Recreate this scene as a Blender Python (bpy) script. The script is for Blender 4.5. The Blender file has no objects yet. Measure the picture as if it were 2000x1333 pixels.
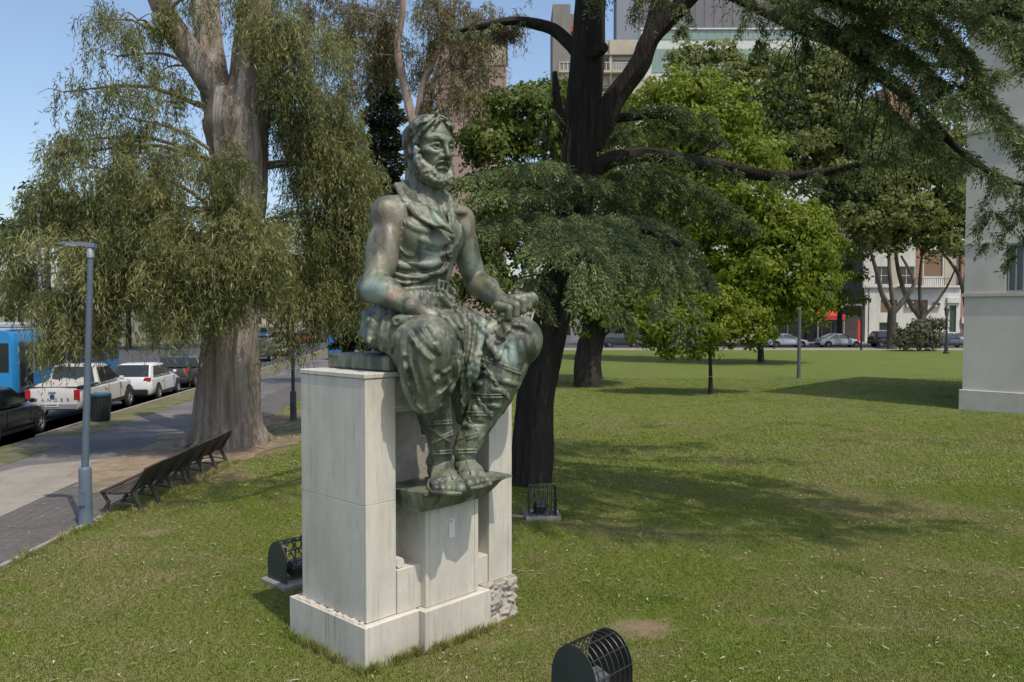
import bpy, math, random
import numpy as np
from mathutils import Vector, Matrix
R = math.radians
SC = bpy.context.scene
# ------------------------------------------------------------------ camera, sky, sun, exposure
CAM_H, FPX, HORIZON = 3.6, 1600.0, 612.0            # focal length and horizon row measured in the 2000 px wide photograph
PITCH = math.atan((666.5 - HORIZON) / FPX)
cam_d = bpy.data.cameras.new('camera'); cam = bpy.data.objects.new('camera', cam_d); SC.collection.objects.link(cam)
cam_d.sensor_width = 36.0; cam_d.lens = FPX / 2000.0 * 36.0; cam_d.clip_end = 3000.0; cam_d.clip_start = 0.1
cam.location = (0, 0, CAM_H); cam.rotation_euler = (math.pi / 2 - PITCH, 0, 0)
SC.camera = cam
SUN_AZ = (0.60, -0.80); SUN_EL = R(60)              # where the sun stands, seen from the place
w = bpy.data.worlds.new('World'); SC.world = w; w.use_nodes = True
nt = w.node_tree; nt.nodes.clear()
sky = nt.nodes.new('ShaderNodeTexSky'); sky.sky_type = 'NISHITA'; sky.sun_disc = False
sky.sun_elevation = SUN_EL; sky.sun_rotation = math.atan2(SUN_AZ[0], SUN_AZ[1])
sky.altitude = 20; sky.air_density = 1.0; sky.dust_density = 2.2; sky.ozone_density = 1.2
bgn = nt.nodes.new('ShaderNodeBackground'); bgn.inputs[1].default_value = 0.15
out = nt.nodes.new('ShaderNodeOutputWorld')
nt.links.new(sky.outputs[0], bgn.inputs[0]); nt.links.new(bgn.outputs[0], out.inputs[0])
sun_d = bpy.data.lights.new('sun', 'SUN'); sun_d.energy = 2.6; sun_d.angle = R(0.6); sun_d.color = (1.0, 0.91, 0.77)
sun = bpy.data.objects.new('sun', sun_d); SC.collection.objects.link(sun)
sd = Vector((SUN_AZ[0] * math.cos(SUN_EL), SUN_AZ[1] * math.cos(SUN_EL), math.sin(SUN_EL)))
sun.rotation_euler = sd.to_track_quat('Z', 'Y').to_euler(); sun.location = (20, -20, 40)
SC.view_settings.view_transform = 'Standard'; SC.view_settings.look = 'None'
SC.view_settings.exposure = 0.36; SC.view_settings.gamma = 1.0; SC.view_settings.use_curve_mapping = False
SC.render.engine = 'CYCLES'; SC.cycles.max_bounces = 6; SC.cycles.transparent_max_bounces = 8
SC.cycles.use_denoising = True
rng = np.random.default_rng(7); random.seed(7)
# ------------------------------------------------------------------ placing: a picture point at a stated distance is a point of the place
_C, _S = math.cos(PITCH), math.sin(PITCH)
def ray(px, py):
    dx = (px - 1000.0) / FPX; du = (666.5 - py) / FPX
    return Vector((dx, _C + du * _S, -_S + du * _C))
def gnd(px, py, z=0.0):
    r = ray(px, py); return Vector((0, 0, CAM_H)) + r * ((z - CAM_H) / r.z)
def at(px, py, Y):
    r = ray(px, py); return Vector((0, 0, CAM_H)) + r * (Y / r.y)
PYAW = 0.8149; PO = Vector((-1.465, 8.1463, 0)); PA = Vector((math.cos(PYAW), math.sin(PYAW), 0)); PN = Vector((math.sin(PYAW), -math.cos(PYAW), 0))   # the pedestal's corner and the way it is turned; the street grid follows it
# ------------------------------------------------------------------ objects
def link(o): SC.collection.objects.link(o); return o
def tag(o, label=None, cat=None, group=None, kind=None):
    if label: o['label'] = label
    if cat: o['category'] = cat
    if group: o['group'] = group
    if kind: o['kind'] = kind
    return o
def thing(name, label, cat, loc=(0, 0, 0), rz=0.0, group=None):
    o = link(bpy.data.objects.new(name, None)); o.location = loc; o.rotation_euler = (0, 0, rz); o.empty_display_size = .2
    return tag(o, label, cat, group)
def mesh_obj(name, me, m=None, parent=None, smooth=False):
    o = link(bpy.data.objects.new(name, me))
    if m is not None: me.materials.append(m)
    if smooth: me.shade_smooth()
    if parent is not None: o.parent = parent
    return o
def copy_tree(o, parent=None):
    c = o.copy(); link(c); c.parent = parent
    for ch in list(o.children): copy_tree(ch, c)
    return c
def np_mesh(name, V, Fq):
    """V (n,3) float, Fq (m,k) int: quads or triangles, all the same size"""
    V = np.ascontiguousarray(V, dtype=np.float32); Fq = np.ascontiguousarray(Fq, dtype=np.int32)
    me = bpy.data.meshes.new(name); k = Fq.shape[1]; m = len(Fq)
    me.vertices.add(len(V)); me.vertices.foreach_set('co', V.ravel())
    me.loops.add(m * k); me.loops.foreach_set('vertex_index', Fq.ravel())
    me.polygons.add(m); me.polygons.foreach_set('loop_start', np.arange(0, m * k, k, dtype=np.int32))
    me.update(calc_edges=True); me.validate()
    return me
class MB:
    """collects simple shapes into one mesh"""
    def __init__(s): s.v = []; s.f = []
    def add(s, vs, fs):
        b = len(s.v); s.v += [tuple(p) for p in vs]; s.f += [tuple(b + i for i in f) for f in fs]; return s
    def box(s, lo, hi, M=None):
        x0, y0, z0 = lo; x1, y1, z1 = hi
        vs = [Vector(p) for p in ((x0,y0,z0),(x1,y0,z0),(x1,y1,z0),(x0,y1,z0),(x0,y0,z1),(x1,y0,z1),(x1,y1,z1),(x0,y1,z1))]
        if M is not None: vs = [M @ p for p in vs]
        return s.add(vs, [(0,3,2,1),(4,5,6,7),(0,1,5,4),(1,2,6,5),(2,3,7,6),(3,0,4,7)])
    def cbox(s, lo, hi, b):
        """box with chamfered edges"""
        x0,y0,z0 = lo; x1,y1,z1 = hi; b = min(b, (x1-x0)/2.1, (y1-y0)/2.1, (z1-z0)/2.1)
        V = []; ix = {}
        for i,x in enumerate((x0,x1)):
            for j,y in enumerate((y0,y1)):
                for k,z in enumerate((z0,z1)):
                    sx,sy,sz = (1-2*i)*b,(1-2*j)*b,(1-2*k)*b
                    ix[i,j,k] = len(V); V += [(x,y+sy,z+sz),(x+sx,y,z+sz),(x+sx,y+sy,z)]
        Fc = []
        g = lambda i,j,k,n: ix[i,j,k]+n
        Fc += [(g(0,0,0,0),g(0,0,1,0),g(0,1,1,0),g(0,1,0,0)),(g(1,0,0,0),g(1,1,0,0),g(1,1,1,0),g(1,0,1,0)),
               (g(0,0,0,1),g(1,0,0,1),g(1,0,1,1),g(0,0,1,1)),(g(0,1,0,1),g(0,1,1,1),g(1,1,1,1),g(1,1,0,1)),
               (g(0,0,0,2),g(0,1,0,2),g(1,1,0,2),g(1,0,0,2)),(g(0,0,1,2),g(1,0,1,2),g(1,1,1,2),g(0,1,1,2))]
        for i in (0,1):
            for j in (0,1):
                q = (g(i,j,0,0),g(i,j,1,0),g(i,j,1,1),g(i,j,0,1)); Fc.append(q if i==j else q[::-1])
                q = (g(i,0,j,0),g(i,1,j,0),g(i,1,j,2),g(i,0,j,2)); Fc.append(q[::-1] if i==j else q)
                q = (g(0,i,j,1),g(1,i,j,1),g(1,i,j,2),g(0,i,j,2)); Fc.append(q if i==j else q[::-1])
                for k in (0,1):
                    t = (g(i,j,k,0),g(i,j,k,1),g(i,j,k,2)); Fc.append(t if (i+j+k)%2==0 else t[::-1])
        return s.add(V, Fc)
    def tube(s, pts, rad, n=8, cap=True, flat=1.0):
        pts = [Vector(p) for p in pts]; m = len(pts)
        if not hasattr(rad, '__len__'): rad = [rad]*m
        b = len(s.v); up = None
        for i,p in enumerate(pts):
            t = (pts[min(i+1,m-1)]-pts[max(i-1,0)]).normalized()
            if up is None: up = Vector((0,0,1)) if abs(t.z) < .9 else Vector((1,0,0))
            x = t.cross(up); x = x.normalized() if x.length > 1e-5 else t.orthogonal().normalized()
            y = x.cross(t).normalized(); up = y
            for k in range(n):
                a = 2*math.pi*k/n; s.v.append(tuple(p + x*math.cos(a)*rad[i] + y*math.sin(a)*rad[i]*flat))
        for i in range(m-1):
            for k in range(n):
                k2 = (k+1)%n; s.f.append((b+i*n+k, b+i*n+k2, b+(i+1)*n+k2, b+(i+1)*n+k))
        if cap:
            s.f.append(tuple(b+k for k in range(n))[::-1]); s.f.append(tuple(b+(m-1)*n+k for k in range(n)))
        return s
    def lathe(s, prof, c=(0,0,0), n=16, axis='z'):
        b = len(s.v); m = len(prof)
        for r,h in prof:
            for k in range(n):
                a = 2*math.pi*k/n; x,y = r*math.cos(a), r*math.sin(a)
                p = (x,y,h) if axis=='z' else ((h,x,y) if axis=='x' else (y,h,x))
                s.v.append((p[0]+c[0],p[1]+c[1],p[2]+c[2]))
        for i in range(m-1):
            for k in range(n):
                k2=(k+1)%n; s.f.append((b+i*n+k,b+i*n+k2,b+(i+1)*n+k2,b+(i+1)*n+k))
        s.f.append(tuple(b+k for k in range(n))[::-1]); s.f.append(tuple(b+(m-1)*n+k for k in range(n)))
        return s
    def prism(s, poly, d, M=None):
        """poly: list of 3-D points of one flat face, pushed by vector d"""
        n=len(poly); vs=[Vector(p) for p in poly]+[Vector(p)+Vector(d) for p in poly]
        if M is not None: vs=[M@p for p in vs]
        fs=[tuple(range(n))[::-1], tuple(range(n,2*n))]+[(i,(i+1)%n,n+(i+1)%n,n+i) for i in range(n)]
        return s.add(vs,fs)
    def loft(s, rings, cap=True, close=True):
        b=len(s.v); n=len(rings[0]); m=len(rings)
        for r in rings: s.v += [tuple(p) for p in r]
        for i in range(m-1):
            for k in range(n if close else n-1):
                k2=(k+1)%n; s.f.append((b+i*n+k,b+i*n+k2,b+(i+1)*n+k2,b+(i+1)*n+k))
        if cap: s.f.append(tuple(b+k for k in range(n))[::-1]); s.f.append(tuple(b+(m-1)*n+k for k in range(n)))
        return s
    def mesh(s, name):
        me=bpy.data.meshes.new(name); me.from_pydata(s.v,[],s.f); me.update()
        import bmesh
        bm=bmesh.new(); bm.from_mesh(me); bmesh.ops.recalc_face_normals(bm, faces=bm.faces[:]); bm.to_mesh(me); bm.free()
        return me
    def build(s, name, m=None, parent=None, smooth=False, bevel=0):
        o=mesh_obj(name, s.mesh(name), m, parent)
        if smooth:
            o.data.shade_smooth()
            try: o.data.set_sharp_from_angle(angle=R(40))
            except Exception: pass
        return o
# ------------------------------------------------------------------ materials
_mats = {}
def N(nt, t, **kw):
    n = nt.nodes.new('ShaderNode'+t)
    for k,v in kw.items(): setattr(n, k, v)
    return n
def mat(name, c1, c2=None, scale=4.0, rough=.7, metal=0.0, bump=0.0, bscale=None, stretch=(1,1,1), detail=6.0, coat=0.0, trans=0.0, spec=.5, c3=None, s3=1.0, lo=.35, hi=.65, coords='Object', bdist=.02):
    if name in _mats: return _mats[name]
    m = bpy.data.materials.new(name); m.use_nodes = True; nt = m.node_tree; nt.nodes.clear(); L = nt.links.new
    o = N(nt,'OutputMaterial'); b = N(nt,'BsdfPrincipled'); L(b.outputs[0], o.inputs[0])
    b.inputs['Roughness'].default_value = rough; b.inputs['Metallic'].default_value = metal
    b.inputs['Coat Weight'].default_value = coat; b.inputs['Specular IOR Level'].default_value = spec
    b.inputs['Base Color'].default_value = (*c1, 1)
    tc = N(nt,'TexCoord'); mp = N(nt,'Mapping'); mp.inputs['Scale'].default_value = stretch; L(tc.outputs[coords], mp.inputs[0])
    if c2 is not None:
        n1 = N(nt,'TexNoise'); n1.inputs['Scale'].default_value = scale; n1.inputs['Detail'].default_value = detail; n1.inputs['Roughness'].default_value = .65
        L(mp.outputs[0], n1.inputs['Vector'])
        r = N(nt,'ValToRGB'); r.color_ramp.elements[0].position = lo; r.color_ramp.elements[1].position = hi
        r.color_ramp.elements[0].color = (*c1,1); r.color_ramp.elements[1].color = (*c2,1); L(n1.outputs[0], r.inputs[0])
        col = r.outputs[0]
        if c3 is not None:
            n3 = N(nt,'TexNoise'); n3.inputs['Scale'].default_value = s3; n3.inputs['Detail'].default_value = 5; L(mp.outputs[0], n3.inputs['Vector'])
            r3 = N(nt,'ValToRGB'); r3.color_ramp.elements[0].position=.48; r3.color_ramp.elements[1].position=.66; L(n3.outputs[0], r3.inputs[0])
            mx = N(nt,'Mix', data_type='RGBA'); L(r3.outputs[0], mx.inputs[0]); L(col, mx.inputs[6]); mx.inputs[7].default_value = (*c3,1); col = mx.outputs[2]
        L(col, b.inputs['Base Color'])
    if bump:
        nb = N(nt,'TexNoise'); nb.inputs['Scale'].default_value = bscale or scale*3; nb.inputs['Detail'].default_value = 5; L(mp.outputs[0], nb.inputs['Vector'])
        bp = N(nt,'Bump'); bp.inputs['Strength'].default_value = bump; bp.inputs['Distance'].default_value = bdist; L(nb.outputs[0], bp.inputs['Height']); L(bp.outputs[0], b.inputs['Normal'])
    _mats[name] = m; return m
def leaf_mat(name, c1, c2, c3=None, trans=.35, rough=.55, spec=.3):
    """leaf colour varies leaf by leaf through the attribute 'rnd'"""
    if name in _mats: return _mats[name]
    m = bpy.data.materials.new(name); m.use_nodes = True; nt = m.node_tree; nt.nodes.clear(); L = nt.links.new
    o = N(nt,'OutputMaterial'); b = N(nt,'BsdfPrincipled'); t = N(nt,'BsdfTranslucent'); mx = N(nt,'MixShader')
    at_ = N(nt,'Attribute', attribute_name='rnd'); r = N(nt,'ValToRGB'); L(at_.outputs['Fac'], r.inputs[0])
    r.color_ramp.elements[0].color = (*c1,1); r.color_ramp.elements[1].color = (*c2,1); r.color_ramp.elements[1].position = .8
    if c3 is not None:
        e = r.color_ramp.elements.new(1.0); e.color = (*c3,1)
    b.inputs['Roughness'].default_value = rough; b.inputs['Specular IOR Level'].default_value = spec
    L(r.outputs[0], b.inputs['Base Color']); L(r.outputs[0], t.inputs['Color'])
    mx.inputs[0].default_value = trans; L(b.outputs[0], mx.inputs[1]); L(t.outputs[0], mx.inputs[2]); L(mx.outputs[0], o.inputs[0])
    _mats[name] = m; return m
# ------------------------------------------------------------------ ground: one sheet to the horizon, street, pavement, lawn
GR = np.random.default_rng(21)
def mix_nodes(nt):
    L = nt.links.new
    def noise(vec, sc, det=6, rough=.6):
        n=N(nt,'TexNoise'); n.inputs['Scale'].default_value=sc; n.inputs['Detail'].default_value=det; n.inputs['Roughness'].default_value=rough; L(vec,n.inputs['Vector']); return n.outputs[0]
    def ramp(x,p0,p1):
        r=N(nt,'ValToRGB'); r.color_ramp.elements[0].position=p0; r.color_ramp.elements[1].position=p1; L(x,r.inputs[0]); return r.outputs[0]
    def mix(f,a,c):
        mx=N(nt,'Mix',data_type='RGBA')
        if isinstance(f,float): mx.inputs[0].default_value=f
        else: L(f,mx.inputs[0])
        for i,v in ((6,a),(7,c)):
            if isinstance(v,tuple): mx.inputs[i].default_value=(*v,1)
            else: L(v,mx.inputs[i])
        return mx.outputs[2]
    return L,noise,ramp,mix
def new_mat(name, rough=.9):
    m=bpy.data.materials.new(name); m.use_nodes=True; nt=m.node_tree; nt.nodes.clear(); o=N(nt,'OutputMaterial'); b=N(nt,'BsdfPrincipled'); nt.links.new(b.outputs[0],o.inputs[0]); b.inputs['Roughness'].default_value=rough; b.inputs['Specular IOR Level'].default_value=.2
    tc=N(nt,'TexCoord'); return m,nt,b,tc.outputs['Object']
# bare earth: (x, y, radius along x, radius along y, strength)
EARTH=[]
def earth(px,py,rx,ry,s=1.0): p=gnd(px,py); EARTH.append((p.x,p.y,rx,ry,s))
earth(1255,1228,.50,.42,1.0); earth(1040,1235,.5,.5,.45); earth(930,1262,.45,.35,.6); earth(1490,1215,.55,.4,.6); earth(1690,1230,.5,.35,.55); earth(1820,1100,.8,.6,.35); earth(1960,1120,.9,.8,.5); earth(1740,1140,.6,.4,.4); earth(1440,1090,.3,.2,.4); earth(1410,1030,.4,.25,.45); earth(1275,935,.45,.25,.5); earth(1840,985,.5,.4,.4); earth(1560,1180,.4,.3,.4)
earth(300,1040,.55,.45,.7); earth(470,880,1.6,2.6,1.0); earth(400,920,.9,2.2,1.0); earth(540,870,1.0,2.0,.8); earth(470,930,.6,1.2,.7); earth(1230,1010,.5,.3,.3); earth(560,815,1.2,3.5,.8)
for _x,_y in ((1620,1060),(1700,1180),(1880,1240),(1560,1290),(1980,1000),(1780,940),(1350,1140),(1500,960),(1900,900),(1150,1090),(1420,1250),(1650,1290),(350,1180),(220,1250),(480,1120),(120,1200),(1080,1290)): earth(_x,_y,GR.uniform(.25,.6),GR.uniform(.2,.5),GR.uniform(.32,.5))
def soil_mask(x,y):
    m=np.zeros_like(x)
    for (ex,ey,rx,ry,s) in EARTH: m=np.maximum(m,s*np.clip(1.25-np.sqrt(((x-ex)/rx)**2+((y-ey)/ry)**2),0,1))
    return m
lawn_m,nt_,b_,vec_=new_mat('lawn_soil'); L,noise,ramp,mix=mix_nodes(nt_)
col=mix(ramp(noise(vec_,.35,5),.35,.68),(.095,.140,.022),(.140,.172,.040))
col=mix(ramp(noise(vec_,1.7,7,.7),.45,.75),col,(.18,.180,.068))
col=mix(ramp(noise(vec_,40,4),.40,.70),col,(.085,.125,.020))
at_=N(nt_,'Attribute',attribute_name='soil'); ad=N(nt_,'Math',operation='MULTIPLY_ADD'); L(noise(vec_,6,8,.75),ad.inputs[0]); ad.inputs[1].default_value=.9; ad.inputs[2].default_value=-.45
sm=N(nt_,'Math',operation='ADD'); L(at_.outputs['Fac'],sm.inputs[0]); L(ad.outputs[0],sm.inputs[1])
soilc=mix(ramp(noise(vec_,9,6),.3,.7),(.165,.120,.075),(.235,.18,.118))
col=mix(ramp(sm.outputs[0],.30,.72),col,soilc)
L(col,b_.inputs['Base Color'])
bp=N(nt_,'Bump'); bp.inputs['Strength'].default_value=.6; bp.inputs['Distance'].default_value=.03; L(noise(vec_,60,4),bp.inputs['Height']); L(bp.outputs[0],b_.inputs['Normal'])
# far sheet
far=MB().box((-900,-60,-.6),(900,1900,-.02)).build('ground',mat('far_ground',(.10,.12,.05),(.16,.15,.10),scale=.05,rough=.95)); tag(far,kind='structure')
# lawn as a grid so that the worn places follow their own shape
EDGE=-7.22
xs=np.concatenate([np.arange(-15.5,-9,1.0),np.arange(-9,14,.25),np.arange(14,75,2.5)]); ys=np.concatenate([np.arange(3,26,.25),np.arange(26,82,2.0)]); ys=np.append(ys,83.0)
X,Y=np.meshgrid(xs,ys,indexing='ij'); Z=np.zeros_like(X)
Vv=np.stack([X.ravel(),Y.ravel(),Z.ravel()],1); nx,ny=X.shape; ii,jj=np.meshgrid(np.arange(nx-1),np.arange(ny-1),indexing='ij'); b0=(ii*ny+jj).ravel()
me=np_mesh('lawn',Vv,np.stack([b0,b0+ny,b0+ny+1,b0+1],1)); a_=me.attributes.new('soil','FLOAT','POINT'); a_.data.foreach_set('value',soil_mask(X,Y).ravel().astype(np.float32))
lawn=mesh_obj('lawn',me,lawn_m); tag(lawn,kind='structure')
# --- pavement along the park: tiled dark band, pale concrete walk, patched asphalt
ST_A=R(4.5); ST_P=Vector((-7.2,14,0))
def street(o):
    """turns what lies along the street into the street's own direction"""
    o.rotation_euler.z=ST_A; o.location=ST_P-Matrix.Rotation(ST_A,3,'Z')@ST_P; return o
def sp(x,y,z=0): return Matrix.Rotation(ST_A,3,'Z')@(Vector((x,y,z))-ST_P)+ST_P
def sheet(name,x0,x1,y0,y1,z,m,t=.03):
    o=MB().box((x0,y0,z-t),(x1,y1,z)).build(name,m)
    if x0<-8 and y1>-6 and y0<60 and x1<-7: street(o)
    return tag(o,kind='structure')
def tile_mat(name,c1,c2,mort,w,h,scale=1.0,spot=None):
    m,nt,b,vec=new_mat(name,.85); L,noise,ramp,mix=mix_nodes(nt)
    br=N(nt,'TexBrick'); br.offset=0; br.inputs['Scale'].default_value=scale; br.inputs['Brick Width'].default_value=w; br.inputs['Row Height'].default_value=h; br.inputs['Mortar Size'].default_value=.008; br.inputs['Color1'].default_value=(*c1,1); br.inputs['Color2'].default_value=(*c2,1); br.inputs['Mortar'].default_value=(*mort,1); L(vec,br.inputs['Vector'])
    c=mix(ramp(noise(vec,.9,7,.7),.38,.72),br.outputs[0],tuple(v*.72 for v in c1)); c=mix(ramp(noise(vec,14,5),.5,.85),c,tuple(min(1,v*1.25) for v in c2))
    if spot: c=mix(ramp(noise(vec,.45,6,.7),.50,.60),c,spot)
    L(c,b.inputs['Base Color']); bp=N(nt,'Bump'); bp.inputs['Strength'].default_value=.4; bp.inputs['Distance'].default_value=.01; L(br.outputs['Fac'],bp.inputs['Height']); bp.invert=True; L(bp.outputs[0],b.inputs['Normal']); return m
dark_tile=tile_mat('dark_tile',(.115,.105,.10),(.135,.125,.115),(.07,.065,.06),.20,.20)
pale_walk=tile_mat('pale_walk',(.27,.25,.215),(.30,.275,.235),(.19,.175,.15),1.2,1.2)
asphalt_walk=mat('asphalt_walk',(.085,.085,.09),(.125,.12,.118),scale=.9,rough=.9,bump=.3,bscale=60,c3=(.17,.155,.13),s3=.6)
asphalt=mat('asphalt',(.050,.052,.056),(.072,.072,.074),scale=.6,rough=.85,bump=.3,bscale=70)
sheet('pavement',-9.0,EDGE-.06,-5,120,.006,dark_tile,.05)
sheet('pavement',-11.7,-9.0,-5,120,.003,asphalt_walk,.05)
MB().prism([(-9.0,-5,.008),(-11.6,-5,.008),(-11.6,17.5,.008),(-11.0,19.5,.008),(-9.0,20.6,.008)],(0,0,.003)).build('walkway',pale_walk); street(tag(bpy.data.objects['walkway'],kind='structure'))
sheet('kerb',EDGE-.06,EDGE+.02,-5,14.3,.035,mat('kerb_stone',(.24,.225,.195),(.31,.29,.25),scale=3,rough=.9,bump=.4),.2)
# verge between walk and street
verge_m=mat('verge',(.065,.085,.022),(.15,.135,.07),scale=1.6,rough=.95,bump=.6,bscale=20,c3=(.17,.14,.09),s3=.8)
sheet('verge',-13.0,-11.7,24.3,120,.012,verge_m,.05); sheet('verge',-13.0,-11.6,-5,22.4,.012,verge_m,.05); sheet('pavement',-13.0,-11.7,22.4,24.3,.005,asphalt_walk,.05)
sheet('kerb',-13.12,-13.0,24.3,120,.05,mat('kerb_stone',(.3,.3,.3)),.2); 
sheet('road',-34,-13.12,-5,300,.0,asphalt,.05)
sheet('verge',-60,-34.2,-5,300,.03,verge_m,.1)
# --- cross street beyond the lawn
sheet('kerb',-14.3,75,83.0,83.25,.09,mat('kerb_stone',(.3,.3,.3)),.2)
sheet('road',-14.3,140,83.25,96,.002,asphalt,.05)
sheet('kerb',-14.3,140,95.85,96,.12,mat('kerb_stone',(.3,.3,.3)),.2); sheet('pavement',-14.3,140,96,99.4,.10,mat('far_pavement',(.24,.23,.21),(.30,.28,.25),scale=1,rough=.9),.2)
sheet('pavement',-5,75,79.8,82.9,.008,mat('far_pavement',(.24,.23,.21)),.05)

# --- trodden earth round the eucalyptus and the benches, its edge ragged
er=np.random.default_rng(9); ctr=Vector((-8.15,22.3,0)); ring=[]
for k in range(96):
    a=2*math.pi*k/96; r=1+.10*math.sin(3*a+1)+.08*math.sin(7*a)+.05*math.sin(17*a+2)+er.uniform(-.05,.05); ring.append((ctr.x+math.cos(a)*1.95*r+.35*math.sin(a),ctr.y+math.sin(a)*5.2*r,.014))
earth_m=mat('trodden_earth',(.20,.145,.095),(.29,.22,.15),scale=3.5,rough=.97,bump=.6,bscale=18,c3=(.15,.125,.075),s3=1.2)
eb=MB(); eb.add([(ctr.x,ctr.y,.016)]+ring,[(0,1+k,1+(k+1)%96) for k in range(96)]); tag(eb.build('earth',earth_m),kind='structure')
# ------------------------------------------------------------------ buildings
glass_dark=mat('glass_dark',(.03,.035,.04),rough=.12,spec=.6); white_paint=mat('white_paint',(.62,.61,.58),(.50,.49,.46),scale=1.2,rough=.8,stretch=(1,1,.4)); iron=mat('iron',(.05,.055,.06),rough=.6)
def facade_panel(t,x0,x1,z0,z1,y,m,name,d=.03): return MB().box((x0,y-d,z0),(x1,y,z1)).build(name,m,t)
def wall_with_openings(x0,x1,z0,z1,y,depth,ops):
    """front wall as one mesh with real openings (ops: x0,x1,z0,z1)"""
    xs=sorted({x0,x1,*[o[0] for o in ops],*[o[1] for o in ops]}); zs=sorted({z0,z1,*[o[2] for o in ops],*[o[3] for o in ops]}); mb=MB()
    hole=lambda a,b,c,d: any(o[0]<=a+1e-6 and b<=o[1]+1e-6 and o[2]<=c+1e-6 and d<=o[3]+1e-6 for o in ops)
    for a,b in zip(xs[:-1],xs[1:]):
        run=None
        for c,d in list(zip(zs[:-1],zs[1:]))+[(None,None)]:
            if c is not None and not hole(a,b,c,d): run=(run[0],d) if run else (c,d)
            else:
                if run: mb.box((a,y,run[0]),(b,y+depth,run[1]))
                run=None
    return mb
def window(t,x0,x1,z0,z1,y,fm,gm,nx=2,nz=1,depth=.25,fw=.07,sill=None):
    fr=MB(); yy=y+depth*.6
    fr.box((x0,yy,z0),(x1,yy+.06,z0+fw)); fr.box((x0,yy,z1-fw),(x1,yy+.06,z1)); fr.box((x0,yy,z0+fw),(x0+fw,yy+.06,z1-fw)); fr.box((x1-fw,yy,z0+fw),(x1,yy+.06,z1-fw))
    for k in range(1,nx): xx=x0+(x1-x0)*k/nx; fr.box((xx-fw*.4,yy+.005,z0+fw),(xx+fw*.4,yy+.055,z1-fw))
    for k in range(1,nz): zz=z0+(z1-z0)*k/nz; fr.box((x0+fw,yy+.008,zz-fw*.4),(x1-fw,yy+.052,zz+fw*.4))
    w=fr.build('window',fm,t); MB().box((x0+fw*.5,yy+.02,z0+fw*.5),(x1-fw*.5,yy+.03,z1-fw*.5)).build('pane',gm,w)
    if sill: MB().box((x0-.08,y-.09,z0-.09),(x1+.08,y+.1,z0-.003)).build('sill',sill,w)
    return w
# --- near building at the right edge: corner towards us, long walls running away
BC=Vector((16.84,30.55,0)); nb=thing('near_building','tall plain grey-white building at the right edge with barred window','building',BC,PYAW)
plaster=mat('plaster',(.55,.515,.455),(.48,.45,.395),scale=.7,rough=.9,bump=.15,bscale=30,c3=(.42,.395,.35),s3=.5); plaster2=mat('plaster_base',(.50,.475,.42),(.38,.36,.315),scale=1.4,rough=.9,bump=.2,bscale=20)
# local frame: x runs away to the right, -y runs towards us to the right; the shaded end wall is the plane x=0
zb=lambda px,py: at(px,py,BC.y).z
HB=14.6; e_w=.14
win=(-4.4,-1.35,4.35,6.1)
mb=MB()
for (y0,y1,z0,z1) in ((-1.35,0,.75,HB),(-12,-4.4,.75,HB),(-4.4,-1.35,.75,4.35),(-4.4,-1.35,6.1,HB)): mb.box((0,y0,z0),(12,y1,z1))
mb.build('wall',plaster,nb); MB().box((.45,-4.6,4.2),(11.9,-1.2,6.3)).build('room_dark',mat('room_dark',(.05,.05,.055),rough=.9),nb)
MB().cbox((-.10,-12,-.1),(12,.10,.75),.02).build('base_course',plaster2,nb)
MB().box((-.07,-12,4.21),(12,.07,4.33)).build('string_course',plaster2,nb); MB().box((-.05,-1.30,6.12),(12,.05,6.2)).build('string_course',plaster2,nb); MB().box((-.05,-12,6.12),(0.02,-4.45,6.2)).build('string_course',plaster2,nb)
MB().box((-.3,-12,HB-.02),(12.3,.3,HB+.28)).build('cornice',plaster2,nb); MB().box((-.12,-12,10.2),(12,.12,10.36)).build('string_course',plaster2,nb)
wn=MB().box((.22,-4.38,4.37),(.28,-1.37,6.08)).build('window',mat('pane_grey',(.16,.17,.175),rough=.25),nb)
gf=MB(); gf.box((.05,-4.4,4.36),(.10,-1.36,4.42)); gf.box((.05,-4.4,6.03),(.10,-1.36,6.09)); gf.box((.05,-4.4,4.42),(.10,-4.35,6.03)); grill=gf.build('bar_frame',mat('bar_grey',(.30,.30,.29),rough=.6),nb)
for k in range(13): MB().box((.055,-1.42-k*.235-.018,4.42),(.095,-1.42-k*.235+.018,6.03)).build('bar',mat('bar_grey',(.30,.30,.29)),grill)
# --- white house across the far street
Yh=99.4; X=lambda px: at(px,600,Yh).x; Zp=lambda py: at(1800,py,Yh).z
wh=thing('white_house','white two-storey house with brick upper floors behind the plane trees','building',(0,Yh,0))
brick=mat('brick_pink',(.36,.20,.145),(.28,.15,.11),scale=3,rough=.9,bump=.3); beige=mat('beige_wall',(.46,.42,.34),(.40,.36,.29),scale=.6,rough=.9)
shut=mat('shutter_brown',(.22,.14,.085),(.17,.105,.065),scale=8,rough=.7,stretch=(1,1,6)); dgreen=mat('door_green',(.03,.055,.045),rough=.5)
ops=[(X(1720),X(1752),Zp(611),Zp(586)),(X(1778),X(1812),Zp(611),Zp(586)),(X(1718),X(1755),Zp(662),Zp(630)),(X(1855),X(1868),.25,Zp(597)),(X(1776),X(1815),Zp(660),Zp(632))]
wall_with_openings(X(1690),X(1876),.1,Zp(562),0,.35,ops).build('wall',white_paint,wh)
MB().box((X(1690),.5,.1),(X(1876),9,Zp(562))).build('inner_volume',mat('room_dark',(.05,.05,.055)),wh)
for o in (ops[0],ops[1]): 
    w=MB().box((o[0],.14,o[2]),(o[1],.2,o[3])).build('shutter',shut,wh)
window(wh,*ops[2],0,white_paint,glass_dark,2,2,.3); window(wh,*ops[4],0,white_paint,glass_dark,2,2,.3)
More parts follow.
